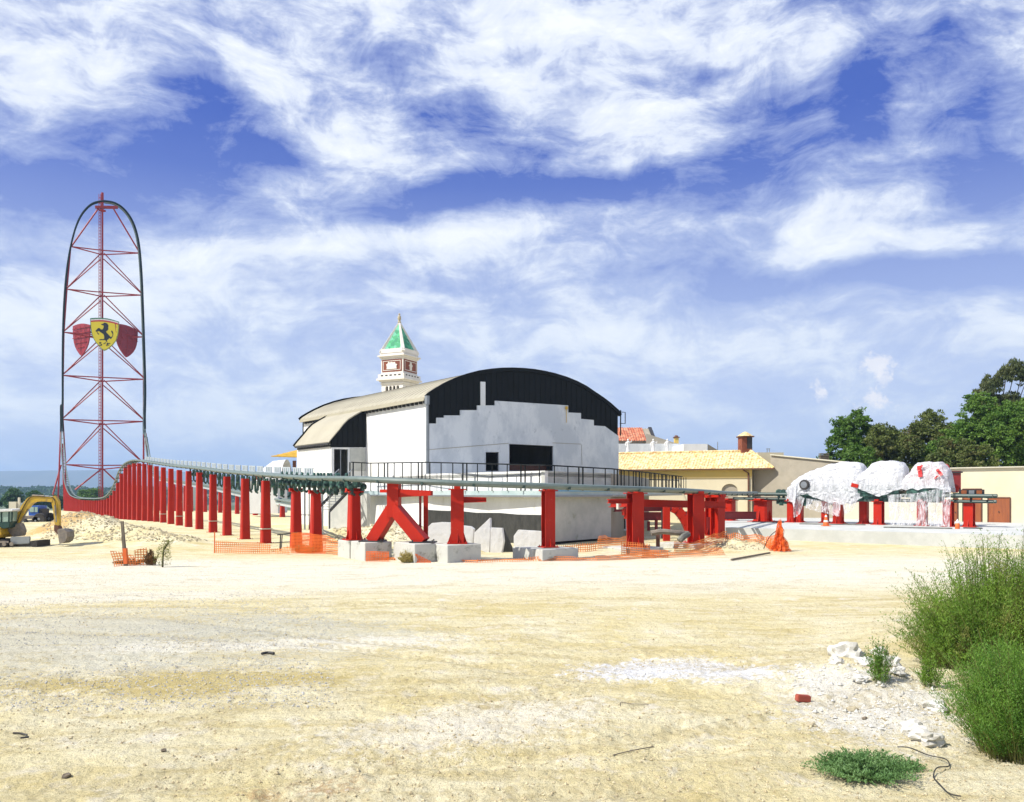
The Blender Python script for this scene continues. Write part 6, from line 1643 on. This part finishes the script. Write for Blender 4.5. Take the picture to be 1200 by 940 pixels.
# pale window frames in the recess right of the grey wall
wf = empty('window_frame', (*XY(727, 66), 0), 'white framed windows in the shadow under the right end of the walkway', 'window')
mb = MB(); a, b = W(714.5, 602, 65), W(747, 620, 66)
for (p, q) in (((714.8,601.5),(747,602.5)), ((714.8,620.5),(747,621)), ((716,601),(716,621)), ((734,601),(734,621)), ((746,602),(746,621))): mb.bar(W(*p, 65.5), W(*q, 65.5), .14, .12)
mb.build('frame', M['emwhite'], wf)
mb = MB(); mb.box(((a.x+b.x)/2, 65.8, (a.z+b.z)/2), (b.x-a.x, .05, a.z-b.z)); mb.build('pane', M['glass'], wf)

# ================================================================== digger
EY = 52.5
def e(px, py, dy=0.0): p = W(px, py, EY+dy); return p
ex = empty('digger', e(5, 640), 'muddy yellow compact digger with its bucket resting on the sand at the left edge', 'digger')
gx = gh(e(5,640).x, EY)
def sideplate(name, pts, dy0, dy1, m, parent=ex, smooth=False):
    P = [W(px, py, EY) for px, py in pts]; mb = MB(); k = len(P)
    A = [p+Vector((0, dy0, 0)) for p in P]; B = [p+Vector((0, dy1, 0)) for p in P]
    mb.add(A+B, [tuple(range(k)), tuple(range(2*k-1, k-1, -1))]+[(i, i+k, (i+1) % k+k, (i+1) % k) for i in range(k)])
    o = mb.build(name, M[m], parent)
    import bmesh
    bm = bmesh.new(); bm.from_mesh(o.data); bmesh.ops.bevel(bm, geom=bm.edges[:], offset=.03, segments=2, affect='EDGES', clamp_overlap=True); bm.to_mesh(o.data); bm.free()
    return o
for dy in (-.95, .55):
    t_ = sideplate('crawler', [(-44,634),(-40,631.5),(14,631.5),(19,634),(20,637.5),(17,640.4),(-40,640.4),(-45,638)], dy, dy+.4, 'rubber')
    for i in range(7):
        mb = MB(); c = e(-38+i*8.6, 637.6, dy-.02 if dy < 0 else dy+.42); mb.lathe(c, [(.05,-.03),(.13,-.03),(.13,.03),(.05,.03)], 10, axis=(0,1,0)); mb.build('roller', M['digsteel'], t_)
    mb = MB(); mb.box(e(-12, 635.2, dy-.015), (2.4, .03, .12)); mb.build('track_frame', M['digsteel'], t_)
sideplate('undercarriage', [(-30,632),(10,632),(8,637),(-28,637)], -.5, .5, 'digsteel')
sideplate('house', [(-52,628.5),(-50,616),(-42,614),(-10,613.5),(4,614.5),(11,618),(12.5,625),(9,629.5),(-30,630)], -.95, .95, 'digger')
sideplate('engine_cover', [(-48,615),(-40,610),(-6,610.5),(4,613),(4,615)], -.85, .85, 'cabroof')
sideplate('turntable', [(-20,629.5),(2,629.5),(0,632.5),(-18,632.5)], -.5, .5, 'dark')
# cab: frame posts, roof, glass
sideplate('cab_lower', [(1.5,612),(21,611),(20,617.5),(15,619),(3,617.5)], -.82, -.02, 'cabgreen')
sideplate('cab_glass', [(3,599.6),(22,599),(20.5,611.2),(2.6,612)], -.78, -.06, 'cabglass')
for (x0, x1) in ((1.2,3.0),(9.8,11.8),(18.6,20.4),(22.2,24)):
    for dy in (-.82, -.04): sideplate('cab_post', [(x0,598.5),(x1,598.5),(x1-.6,612),(x0-.4,612)], dy, dy+.06, 'cabgreen')
sideplate('cab_roof', [(1,596.8),(22,595.8),(24.6,597),(24.6,599),(1.2,600)], -.9, .04, 'cabroof')
mb = MB(); mb.box(e(12.5, 608.5, -.42), (.34, .36, .5)); mb.box(e(10.5, 605, -.42), (.12, .36, .5)); mb.build('seat', M['dark'], ex)
# boom: curved yellow box arm
bo = MB(); BP = [(18,615,.36),(22,607,.36),(29,594,.42),(35,587,.46),(40,584.5,.43),(48,584.3,.36),(62,586,.27)]
def armmesh(P, wy, dy, name, m):
    top = []; bot = []
    for i, (px, py, h) in enumerate(P):
        a = e(*P[max(i-1,0)][:2]); b = e(*P[min(i+1,len(P)-1)][:2]); d = (b-a).normalized(); n_ = Vector((-d.z, 0, d.x)); c = e(px, py)
        top.append(c+n_*h/2); bot.append(c-n_*h/2)
    loop = top+bot[::-1]; mb = MB(); k = len(loop)
    A = [p+Vector((0, dy-wy/2, 0)) for p in loop]; B = [p+Vector((0, dy+wy/2, 0)) for p in loop]; n = len(P)
    fs = [(i, i+1, k-2-i, k-1-i) for i in range(n-1)]; fs += [(i+k, k-1-i+k, k-2-i+k, i+1+k) for i in range(n-1)]+[(i, i+k, (i+1) % k+k, (i+1) % k) for i in range(k)]
    mb.add(A+B, fs); return mb.build(name, M[m], ex)
armmesh(BP, .30, .1, 'boom', 'digger')
armmesh([(62.5,581.5,.26),(64.5,588,.44),(66,600,.36),(67,616,.26)], .26, .1, 'stick', 'digger')
def cyl(a, b, r, name, dy=.1):
    A_, B_ = e(*a, dy), e(*b, dy); mb = MB(); mb.tube([A_, A_.lerp(B_, .6)], r, 10); mb.build(name, M['digsteel'], ex, smooth=True)
    mb = MB(); mb.tube([A_.lerp(B_, .55), B_], r*.55, 10); mb.build('ram', M['steel'], ex, smooth=True)
cyl((21,617),(33.5,597),.075,'cylinder'); cyl((38,580.8),(62,582),.07,'cylinder'); cyl((64.5,592),(66,612),.06,'cylinder', -.12)
for dy in (-.08, .28):
    mb = MB(); mb.tube(crom([e(20,612,dy), e(27,595,dy), e(36,582.5,dy), e(52,582,dy), e(63,584,dy), e(66,600,dy)], 4), .025, 5); mb.build('hose', M['rubber'], ex, smooth=True)
sideplate('boom_mount', [(11,622),(15,614),(24,613),(27.5,622),(26,628),(17,629)], -.2, .4, 'digsteel')
sideplate('linkage', [(64,615),(69,616),(71,620),(69,627),(64,622)], -.1, .3, 'rust')
mb = MB()   # bucket: curved shell, seen from its back
prof = [(70.5,621),(73,619.5),(78,620),(81.5,623),(82,629),(80,634),(76,636.5),(73,636)]
A_ = [e(*p) for p in prof]; k = len(prof); th_ = .05
inn_ = [A_[i]+(sum(A_, Vector())/k-A_[i]).normalized()*.06 for i in range(k)]
V = [p+Vector((0,-.35,0)) for p in A_]+[p+Vector((0,.55,0)) for p in A_]+[p+Vector((0,-.35,0)) for p in inn_]+[p+Vector((0,.55,0)) for p in inn_]
fs = [(i, i+1, k+i+1, k+i) for i in range(k-1)]+[(2*k+i, 3*k+i, 3*k+i+1, 2*k+i+1) for i in range(k-1)]
fs += [tuple(range(k)), tuple(range(k, 2*k))]+[(0, k, 3*k, 2*k), (k-1, 3*k-1, 4*k-1, 2*k-1)]
mb.add(V, fs); bk = mb.build('bucket', M['digsteel'], ex)
for i in range(4):
    mb = MB(); c = e(71.5, 636.5, -.3+i*.26); mb.bar(c, c+Vector((-.16,0,-.08)), .08, .05, w2=.03); mb.build('tooth', M['steel'], bk)
# dozer blade
sideplate('dozer_blade', [(21,628.4),(43.5,627.8),(44,630),(43,636),(23,637.5),(20.5,633)], -.8, -.7, 'steel')
sideplate('blade_arm', [(18,630.5),(30,634.5),(49,635.5),(50,639),(24,639.5),(17,637)], -.5, -.38, 'rubber'); sideplate('blade_arm', [(18,630.5),(30,634.5),(49,635.5),(50,639),(24,639.5),(17,637)], .3, .42, 'rubber')
mb = MB(); mb.box(e(48, 636.5, -.1), (.35, 1.5, .4)); mb.build('blade_foot', M['rubber'], ex)

# blue tractor behind
TY = 84.0
tq = empty('tractor', W(45, 614, TY), 'small blue tractor with a muddy trailer parked behind the digger boom', 'tractor')
def tb(name, pa, pb, dy0, dy1, m):
    a = W(*pa, TY); b = W(*pb, TY); mb = MB(); mb.box(((a.x+b.x)/2, TY+(dy0+dy1)/2, (a.z+b.z)/2), (abs(b.x-a.x), dy1-dy0, abs(b.z-a.z))); return mb.build(name, M[m], tq)
tb('cab_frame', (37.5,592.5), (49,604), -.6, .9, 'blue'); tb('cab_window', (39,594), (44,600), -.66, -.6, 'cabglass'); tb('cab_window', (45,594), (48.3,600), -.66, -.6, 'cabglass')
tb('bonnet', (49.02,596), (52.5,606), -.5, .8, 'dark'); tb('trailer', (31,604.5), (46.5,608), -.7, 1.0, 'digsteel'); tb('trailer_base', (31,609.5), (47,613), -.9, 1.1, 'darkplinth')
for (px, py, r, dy) in ((52.5,608.0,.62,-.9),(52.5,608.0,.62,.9),(48.5,610,.42,-.9),(35,611,.34,-1.0)):
    c = W(px, py, TY)+Vector((0,dy,0)); mb = MB(); mb.lathe(c, [(r*.5,-.17),(r*.95,-.17),(r,-.1),(r,.1),(r*.95,.17),(r*.5,.17)], 16, axis=(0,1,0)); w_ = mb.build('wheel', M['rubber'], tq, smooth=True)
    mb = MB(); mb.lathe(c, [(.05,-.18),(r*.48,-.15),(r*.48,.15),(.05,.18)], 12, axis=(0,1,0)); mb.build('rim', M['steel'], w_)
# pale posts and sign near the valley, small tan post left
for (px, yb, h, Y, lab) in ((85.5, 602, .62, 92, 'small pale post on a dark base at the foot of the red row'), ):
    p = W(px, yb, Y); z0 = gh(p.x, Y); mb = MB(); mb.bar((p.x, Y, z0), (p.x, Y, z0+h), .16); mb.box((p.x, Y, z0+.05), (.9,.4,.1)); tag(mb.build('marker_post', M['plinth']), lab, 'post')
p = W(20.5, 590, 150); z0 = gh(p.x, 150); mb = MB(); mb.box((p.x-.7, 150, z0+1.4), (1.3,.8,2.8)); mb.bar((p.x+.35, 150, z0), (p.x+.3, 150, z0+3.6), .45, .4, w2=.3); tag(mb.build('ruined_pillar', M['tanpale']), 'pale tan masonry stump standing far behind the digger cab', 'masonry stump')

# ================================================================== stones, rubble, litter
def rock(mb, c, r, seed, flat=.65):
    import bmesh
    bm = bmesh.new(); bmesh.ops.create_icosphere(bm, subdivisions=3 if r > .1 else 2, radius=1)
    for v in bm.verts:
        n_ = mnoise.noise(v.co*1.2+Vector((seed*3.1, seed, 0)))+.5*mnoise.noise(v.co*3+Vector((seed, 0, seed)))+.35*abs(mnoise.noise(v.co*6+Vector((seed, 3, seed))))
        v.co = v.co*(1+.62*n_); v.co.z *= flat; v.co = Matrix.Rotation(seed*1.3, 3, 'Z')@v.co*r
    bm.verts.index_update(); mb.add([v.co+Vector(c) for v in bm.verts], [tuple(w.index for w in f.verts) for f in bm.faces]); bm.free()
random.seed(3)
big = [(992, 773, .30, 'largest white boulder on the rubble heap, left of the small weed'), (1015, 792, .17, 'white stone just left of the small upright weed'), (1044, 795, .20, 'white block right of the small upright weed'), (1052, 806, .13, 'dark-edged stone below the white block'),
       (1008, 812, .12, 'small pale stone in front of the white boulder'), (952, 849, .07, 'yellowish pebble below the brick fragment'), (998, 832, .08, 'small sandy stone in the middle of the chalk spill'), (1070, 855, .16, 'flat white stone left of the lower bush'),
       (1085, 868, .18, 'flat white slab by the curved wire'), (1096, 832, .15, 'white stone between the weed and the lower bush'), (980, 790, .14, 'white lump at the left of the largest boulder'), (1030, 770, .15, 'white stone behind the small upright weed')]
for i, (px, py, r, lab) in enumerate(big):
    Y = H*F/(py-HY+4); p = GP(px, Y); mb = MB(); rock(mb, p+Vector((0,0,r*.30)), r, i+1.3); tag(mb.build('stone', M['stonechalk'] if 'yellow' not in lab and 'sandy' not in lab else M['mudrock'], smooth=False), lab, 'stone', 'stones of the rubble heap')
Y = H*F/(825-HY); p = GP(941, Y); mb = MB(); mb.box(p+Vector((0,0,.05)), (.24,.11,.11), .25, M=Matrix.Rotation(.2,3,'Z')@Matrix.Rotation(.12,3,'Y')); o = mb.build('brick_fragment', M['clay']); tag(o, 'lone red brick lying left of the rubble heap', 'brick')
import bmesh as _b
bm = _b.new(); bm.from_mesh(o.data); _b.ops.bevel(bm, geom=bm.edges[:], offset=.012, segments=2, affect='EDGES'); bm.to_mesh(o.data); bm.free()
Pw = [GP(px, H*F/(py-HY)) for px, py in ((1052,878),(1066,882),(1088,884),(1108,890),(1112,896),(1098,906),(1094,914),(1100,924),(1112,932),(1126,938))]
mb = MB(); mb.tube(crom([p+Vector((0,0,.03+.03*(i % 2))) for i, p in enumerate(Pw)], 5), .008, 6); tag(mb.build('wire', M['wire'], smooth=True), 'dark wire curling over the sand beside the lower bush', 'wire')
def stick(pts, r, label, m='wire'):
    mb = MB(); mb.tube(crom([GP(px, H*F/(py-HY))+Vector((0,0,r+.01)) for px, py in pts], 3), r, 6); tag(mb.build('stick', M[m]), label, 'stick')
stick([(718,891),(742,883),(766,875)], .007, 'thin straight dark twig lying on the sand, lower middle', 'timber')
stick([(307,770.5),(314,769),(321,770)], .03, 'short thick dark stick on the sand left of centre')
stick([(15,859),(24,858.5),(32,859)], .012, 'short black stick near the lower left corner'); stick([(24,863),(34,862)], .014, 'second short black stick just below the first at lower left')
stick([(727,833),(728,829),(740,831),(760,831)], .006, 'bent brown twig below the chalk spill', 'timber')
for (px, py, r, lab) in ((78, 907, .05, 'dark clod near the lower left corner'), (192, 880, .035, 'dark clod left of centre near the bottom'), (1013, 846, .04, 'small dark clod beside the wire offcut')):
    p = GP(px, H*F/(py-HY)); mb = MB(); rock(mb, p+Vector((0,0,r*.4)), r, px*.1); tag(mb.build('clod', M['timber']), lab, 'clod')
# gravel: uncountable pebbles
def pebbles(n, xs, ys, s0, s1, m, name, lab, cond=None):
    y = ys[0]*(ys[1]/ys[0])**RNG.uniform(0, 1, n); x = RNG.uniform(xs[0], xs[1], n)*y
    if cond is not None: k = cond(x, y); x, y = x[k], y[k]
    n = len(x); z = gz(x, y); s = s0*(s1/s0)**(RNG.uniform(0, 1, n)**2.2)
    base = np.array([(1,0,0),(0,1,0),(-1,0,0),(0,-1,0),(0,0,.8),(0,0,-.5)], float)
    tri = np.array([(0,1,4),(1,2,4),(2,3,4),(3,0,4),(1,0,5),(2,1,5),(3,2,5),(0,3,5)])
    a = RNG.uniform(0, pi, n); ca, sa = np.cos(a), np.sin(a)
    B = base[None]*RNG.uniform(.6, 1.3, (n, 6, 1)); X = (B[:, :, 0]*ca[:, None]-B[:, :, 1]*sa[:, None])*s[:, None]; Y_ = (B[:, :, 0]*sa[:, None]+B[:, :, 1]*ca[:, None])*s[:, None]*.8; Z = B[:, :, 2]*s[:, None]*1.0
    V = np.stack([X+x[:, None], Y_+y[:, None], Z+z[:, None]+s[:, None]*.2], -1).reshape(-1, 3)
    Fq = (tri[None]+np.arange(n)[:, None, None]*6).reshape(-1, 3)
    o = raw_object(name, V, Fq, M[m], smooth=False); tag(o, lab, 'gravel', kind='stuff'); return o
M['pebble'] = mat('sand_pebble', (.56,.48,.30), .9, (.36,.29,.17), 7, .9)
M['greypebble'] = mat('grey_pebble', (.50,.49,.45), .9, (.34,.33,.30), 7, .9)
pebbles(34000, (-.72, .72), (8.5, 44), .006, .030, 'pebble', 'gravel', 'sand-coloured pebbles scattered over the whole sandy yard', lambda x, y: fbm(x*.35, y*.35, 61, 3) > .44)
pebbles(16000, (-.75, -.22), (13, 32), .008, .030, 'greypebble', 'grey_gravel', 'grey gravel spread over the left part of the yard', lambda x, y: (np.abs((y-21)/8) < 1) & (fbm(x*.3, y*.4, 66, 3) > .36))
pebbles(3200, (.30, .55), (11.0, 17), .007, .055, 'stonechalk', 'chalk_gravel', 'white chalk crumbs spilled round the rubble heap', lambda x, y: ((x-5.9-(14-y)*-.06)/1.3)**2+((y-13.6)/2.4)**2 < RNG.uniform(.1, 1, x.shape)**.8)
pebbles(2500, (.0, .32), (13.5, 18), .008, .04, 'stonechalk', 'chalk_gravel', 'white chalk crumbs in the pale spill right of centre', lambda x, y: ((x-2.9-(y-15.8)*.5)/1.5)**2+((y-15.9)/1.0)**2 < RNG.uniform(.05, 1, x.shape)**.8)
pebbles(9000, (-.58, -.36), (48, 66), .03, .13, 'mudrock', 'heap_stones', 'yellowish lumps over the spoil heaps before the red row', lambda x, y: gz(x, y) > .28)
pebbles(4000, (-.22, -.08), (50, 62), .03, .12, 'mudrock', 'heap_stones', 'yellowish lumps on the heap behind the A-frame', lambda x, y: gz(x, y) > .2)
pebbles(2500, (.20, .34), (43, 53), .03, .13, 'mudrock', 'heap_stones', 'pale lumps on the low heap by the bundled netting', lambda x, y: gz(x, y) > .1)
# ================================================================== light, sky, haze, camera
SUN_EL, = (radians(48),)
sdirh = Vector((-.93, -.37)).normalized()
sdir_ = Vector((sdirh.x*cos(SUN_EL), sdirh.y*cos(SUN_EL), sin(SUN_EL)))
ld = bpy.data.lights.new('sun', 'SUN'); ld.energy = 4.9; ld.angle = radians(.53); ld.color = (1, .95, .86)
lo = bpy.data.objects.new('sun', ld); COL.objects.link(lo); lo.rotation_euler = (-sdir_).to_track_quat('-Z', 'Y').to_euler(); lo.location = (0, 0, 60)

w = bpy.data.worlds.new('World'); scene.world = w; w.use_nodes = True; nt = w.node_tree; nt.nodes.clear()
out = node(nt, 'ShaderNodeOutputWorld'); bg = node(nt, 'ShaderNodeBackground'); bg.inputs[1].default_value = .082
nt.links.new(bg.outputs[0], out.inputs[0])
sky = node(nt, 'ShaderNodeTexSky', sky_type='NISHITA'); sky.sun_disc = False; sky.sun_elevation = SUN_EL
sky.sun_rotation = atan2(sdir_.x, sdir_.y); sky.air_density = 1.0; sky.dust_density = .6; sky.ozone_density = 2.5
tc = node(nt, 'ShaderNodeTexCoord').outputs['Generated']
sp = node(nt, 'ShaderNodeSeparateXYZ'); nt.links.new(tc, sp.inputs[0])
# azimuth / height coordinates of the sky dome
az = mth(nt, 'ARCTAN2', sp.outputs[0], sp.outputs[1])
hor = mth(nt, 'SQRT', mth(nt, 'ADD', mth(nt, 'MULTIPLY', sp.outputs[0], sp.outputs[0]), mth(nt, 'MULTIPLY', sp.outputs[1], sp.outputs[1])))
el = mth(nt, 'ARCTAN2', sp.outputs[2], hor)
cb = node(nt, 'ShaderNodeCombineXYZ'); nt.links.new(az, cb.inputs[0]); nt.links.new(el, cb.inputs[1])
P = cb.outputs[0]
def sc(v, s, r=0):
    m = node(nt, 'ShaderNodeMapping'); m.inputs['Scale'].default_value = s; m.inputs['Rotation'].default_value = (0, 0, r); nt.links.new(v, m.inputs[0]); return m.outputs[0]
# warp
wn = node(nt, 'ShaderNodeTexNoise'); wn.inputs['Scale'].default_value = 3.2; wn.inputs['Detail'].default_value = 4; nt.links.new(P, wn.inputs['Vector'])
wv = node(nt, 'ShaderNodeVectorMath', operation='SUBTRACT'); nt.links.new(wn.outputs['Color'], wv.inputs[0]); wv.inputs[1].default_value = (.5,.5,.5)
ws = node(nt, 'ShaderNodeVectorMath', operation='SCALE'); nt.links.new(wv.outputs[0], ws.inputs[0]); ws.inputs['Scale'].default_value = .10
wa = node(nt, 'ShaderNodeVectorMath', operation='ADD'); nt.links.new(P, wa.inputs[0]); nt.links.new(ws.outputs[0], wa.inputs[1]); PW = wa.outputs[0]
nA = noisef(nt, sc(PW, (3, 6.5, 1), .12), 1.0, 6, .62)
nB = noisef(nt, sc(PW, (8, 17, 1), -.15), 1.0, 7, .68)
nC = noisef(nt, sc(PW, (4, 30, 1), .16), 1.0, 6, .6)
dens = mth(nt, 'ADD', mth(nt, 'MULTIPLY', nA, .26), mth(nt, 'ADD', mth(nt, 'MULTIPLY', nB, .46), mth(nt, 'MULTIPLY', nC, .28)))
spw = node(nt, 'ShaderNodeSeparateXYZ'); nt.links.new(PW, spw.inputs[0]); WX, WY = spw.outputs[0], spw.outputs[1]
def sblob(prev, px, py, rx, ry, rot, k):
    u = (px-CX)/F; v = (HY-py)/F; a = atan2(u, 1); e_ = atan2(v, sqrt(1+u*u))
    m = node(nt, 'ShaderNodeMapping', vector_type='TEXTURE'); m.inputs['Location'].default_value = (a, e_, 0); m.inputs['Rotation'].default_value = (0, 0, rot); m.inputs['Scale'].default_value = (rx/F, ry/F, 1e6)
    nt.links.new(PW, m.inputs[0]); d = node(nt, 'ShaderNodeVectorMath', operation='DOT_PRODUCT'); nt.links.new(m.outputs[0], d.inputs[0]); nt.links.new(m.outputs[0], d.inputs[1])
    p = mth(nt, 'POWER', .36788, d.outputs['Value'])
    q = node(nt, 'ShaderNodeMath', operation='MULTIPLY_ADD'); nt.links.new(p, q.inputs[0]); q.inputs[1].default_value = k*.80; nt.links.new(prev, q.inputs[2]); return q.outputs[0]
nD = noisef(nt, sc(PW, (12, 22, 1), .3), 1.0, 6, .66, .6)
tot = mth(nt, 'ADD', dens, mth(nt, 'MULTIPLY', mth(nt, 'SUBTRACT', nD, .5), .52))
for b_ in ((560, 238, 110, 22, .10, -.30), (700, 222, 120, 24, .02, -.26), (820, 235, 60, 18, .2, -.18), (222, 108, 52, 26, -.25, -.36), (60, 218, 130, 30, .0, -.36), (180, 190, 70, 24, -.2, -.24), (270, 178, 90, 24, -.05, -.28), (330, 195, 70, 16, 0, -.14),
           (800, 95, 90, 24, .1, -.20), (920, 120, 90, 30, 0, -.15), (985, 180, 60, 34, 0, -.20), (870, 175, 60, 34, 0, -.12), (940, 150, 22, 18, .4, .10), (1165, 200, 50, 44, .2, -.26), (1090, 165, 26, 50, .3, -.16), (1010, 90, 40, 40, 0, -.16),
           (1010, 330, 130, 17, 0, -.26), (1150, 326, 90, 17, 0, -.26), (440, 265, 60, 14, 0, -.10), (850, 330, 80, 16, 0, -.12), (500, 135, 60, 20, -.4, -.16), (1080, 50, 60, 40, 0, -.18), (1170, 90, 50, 40, 0, -.12), (60, 300, 90, 14, .2, -.10), (930, 20, 60, 20, 0, -.14), (600, 160, 60, 14, 0, -.10),
           (330, 300, 170, 18, .10, .22), (560, 280, 140, 16, .14, .20), (960, 285, 60, 26, 0, .22), (1100, 290, 90, 14, 0, .14), (600, 40, 330, 50, -.15, .14), (640, 110, 110, 24, -.3, .18), (100, 70, 150, 50, .1, .15), (880, 45, 130, 34, -.25, .16), (410, 195, 110, 26, -.1, .14), (60, 370, 120, 36, .1, .20), (200, 340, 150, 26, .1, .16),
           (380, 130, 90, 30, -.2, .10), (1060, 110, 26, 60, .3, .14), (780, 125, 50, 14, .1, .20), (660, 390, 260, 26, -.08, .12), (1180, 400, 50, 18, 0, .22), (740, 190, 90, 16, .2, .16), (500, 350, 60, 9, .1, .14), (30, 470, 60, 16, .1, .10), (220, 480, 160, 30, 0, .12), (850, 395, 160, 20, 0, .10), (800, 300, 100, 30, 0, -.06), (400, 370, 180, 22, 0, -.06)):
    tot = sblob(tot, *b_)
cov = ramp(nt, tot, .32, .60)
br = ramp(nt, tot, .47, .72)
# blue, deeper high up
blue = mixc(nt, 1.0, sky.outputs[0], (.62,.60,1.25,1), 'MULTIPLY')
elr = ramp(nt, el, .02, .42)
CB = (5.3, 6.1, 8.2, 1); CW = (9.0, 9.3, 9.6, 1)
BLU = mixc(nt, elr, (4.0, 5.2, 8.2, 1), (.50, 1.15, 4.8, 1))
blue = mixc(nt, .72, blue, BLU)
cloud = mixc(nt, br, CB, CW)
c = mixc(nt, cov, blue, cloud)
# pale band toward the horizon
hz = ramp(nt, el, .0, .36, (1,1,1,1), (0,0,0,1))
c = mixc(nt, mth(nt, 'MULTIPLY', hz, .60), c, (7.0, 7.9, 9.0, 1))
# small cumulus puffs above the trees
pn = noisef(nt, sc(P, (38, 38, 1)), 1.0, 7, .7)
for (px, py, rx, ry, k) in ((965, 458, 13, 11, 1.1), (1028, 428, 14, 14, 1.0), (1021, 466, 19, 15, 1.2), (1034, 446, 9, 12, .7), (1008, 480, 8, 10, .5)):
    u = (px-CX)/F; v = (HY-py)/F; a = atan2(u, 1); e_ = atan2(v, sqrt(1+u*u))
    dx = mth(nt, 'DIVIDE', mth(nt, 'SUBTRACT', az, a), rx/F); dy = mth(nt, 'DIVIDE', mth(nt, 'SUBTRACT', el, e_), ry/F)
    d = mth(nt, 'SQRT', mth(nt, 'ADD', mth(nt, 'MULTIPLY', dx, dx), mth(nt, 'MULTIPLY', dy, dy)))
    d = mth(nt, 'ADD', d, mth(nt, 'MULTIPLY', mth(nt, 'SUBTRACT', pn, .5), 5.5))
    c = mixc(nt, mth(nt, 'MULTIPLY', ramp(nt, d, .35, 1.3, (1,1,1,1), (0,0,0,1)), min(1, k*.75)), c, (9.3, 9.1, 9.2, 1))
nt.links.new(c, bg.inputs[0])

hzm = bpy.data.materials.new('air_haze'); hzm.use_nodes = True; n_ = hzm.node_tree; n_.nodes.clear()
o_ = node(n_, 'ShaderNodeOutputMaterial'); pv_ = node(n_, 'ShaderNodeVolumePrincipled'); pv_.inputs['Density'].default_value = HAZE; pv_.inputs['Color'].default_value = (.45,.68,1,1); pv_.inputs['Anisotropy'].default_value = .1
n_.links.new(pv_.outputs[0], o_.inputs['Volume'])
mb = MB(); mb.box((0, 0, 118), (15600, 15600, 284)); hzo = mb.build('haze', hzm, org=(0,0,0)); tag(hzo, 'thin blue air haze over the whole site', 'haze', kind='stuff')

cam = bpy.data.cameras.new('camera'); co = bpy.data.objects.new('camera', cam); COL.objects.link(co)
co.location = (0, 0, H); co.rotation_euler = (radians(90), 0, 0)
cam.sensor_width = 36; cam.lens = 36*F/1200; cam.shift_y = (HY-470)/1200; cam.clip_end = 20000; cam.clip_start = .1
scene.camera = co
scene.view_settings.view_transform = 'Standard'; scene.view_settings.look = 'None'; scene.view_settings.exposure = EXPO; scene.view_settings.gamma = 1
scene.view_settings.use_curve_mapping = False
scene.cycles.volume_bounces = 0; scene.cycles.max_bounces = 6; scene.cycles.diffuse_bounces = 3; scene.cycles.glossy_bounces = 2; scene.cycles.transparent_max_bounces = 16
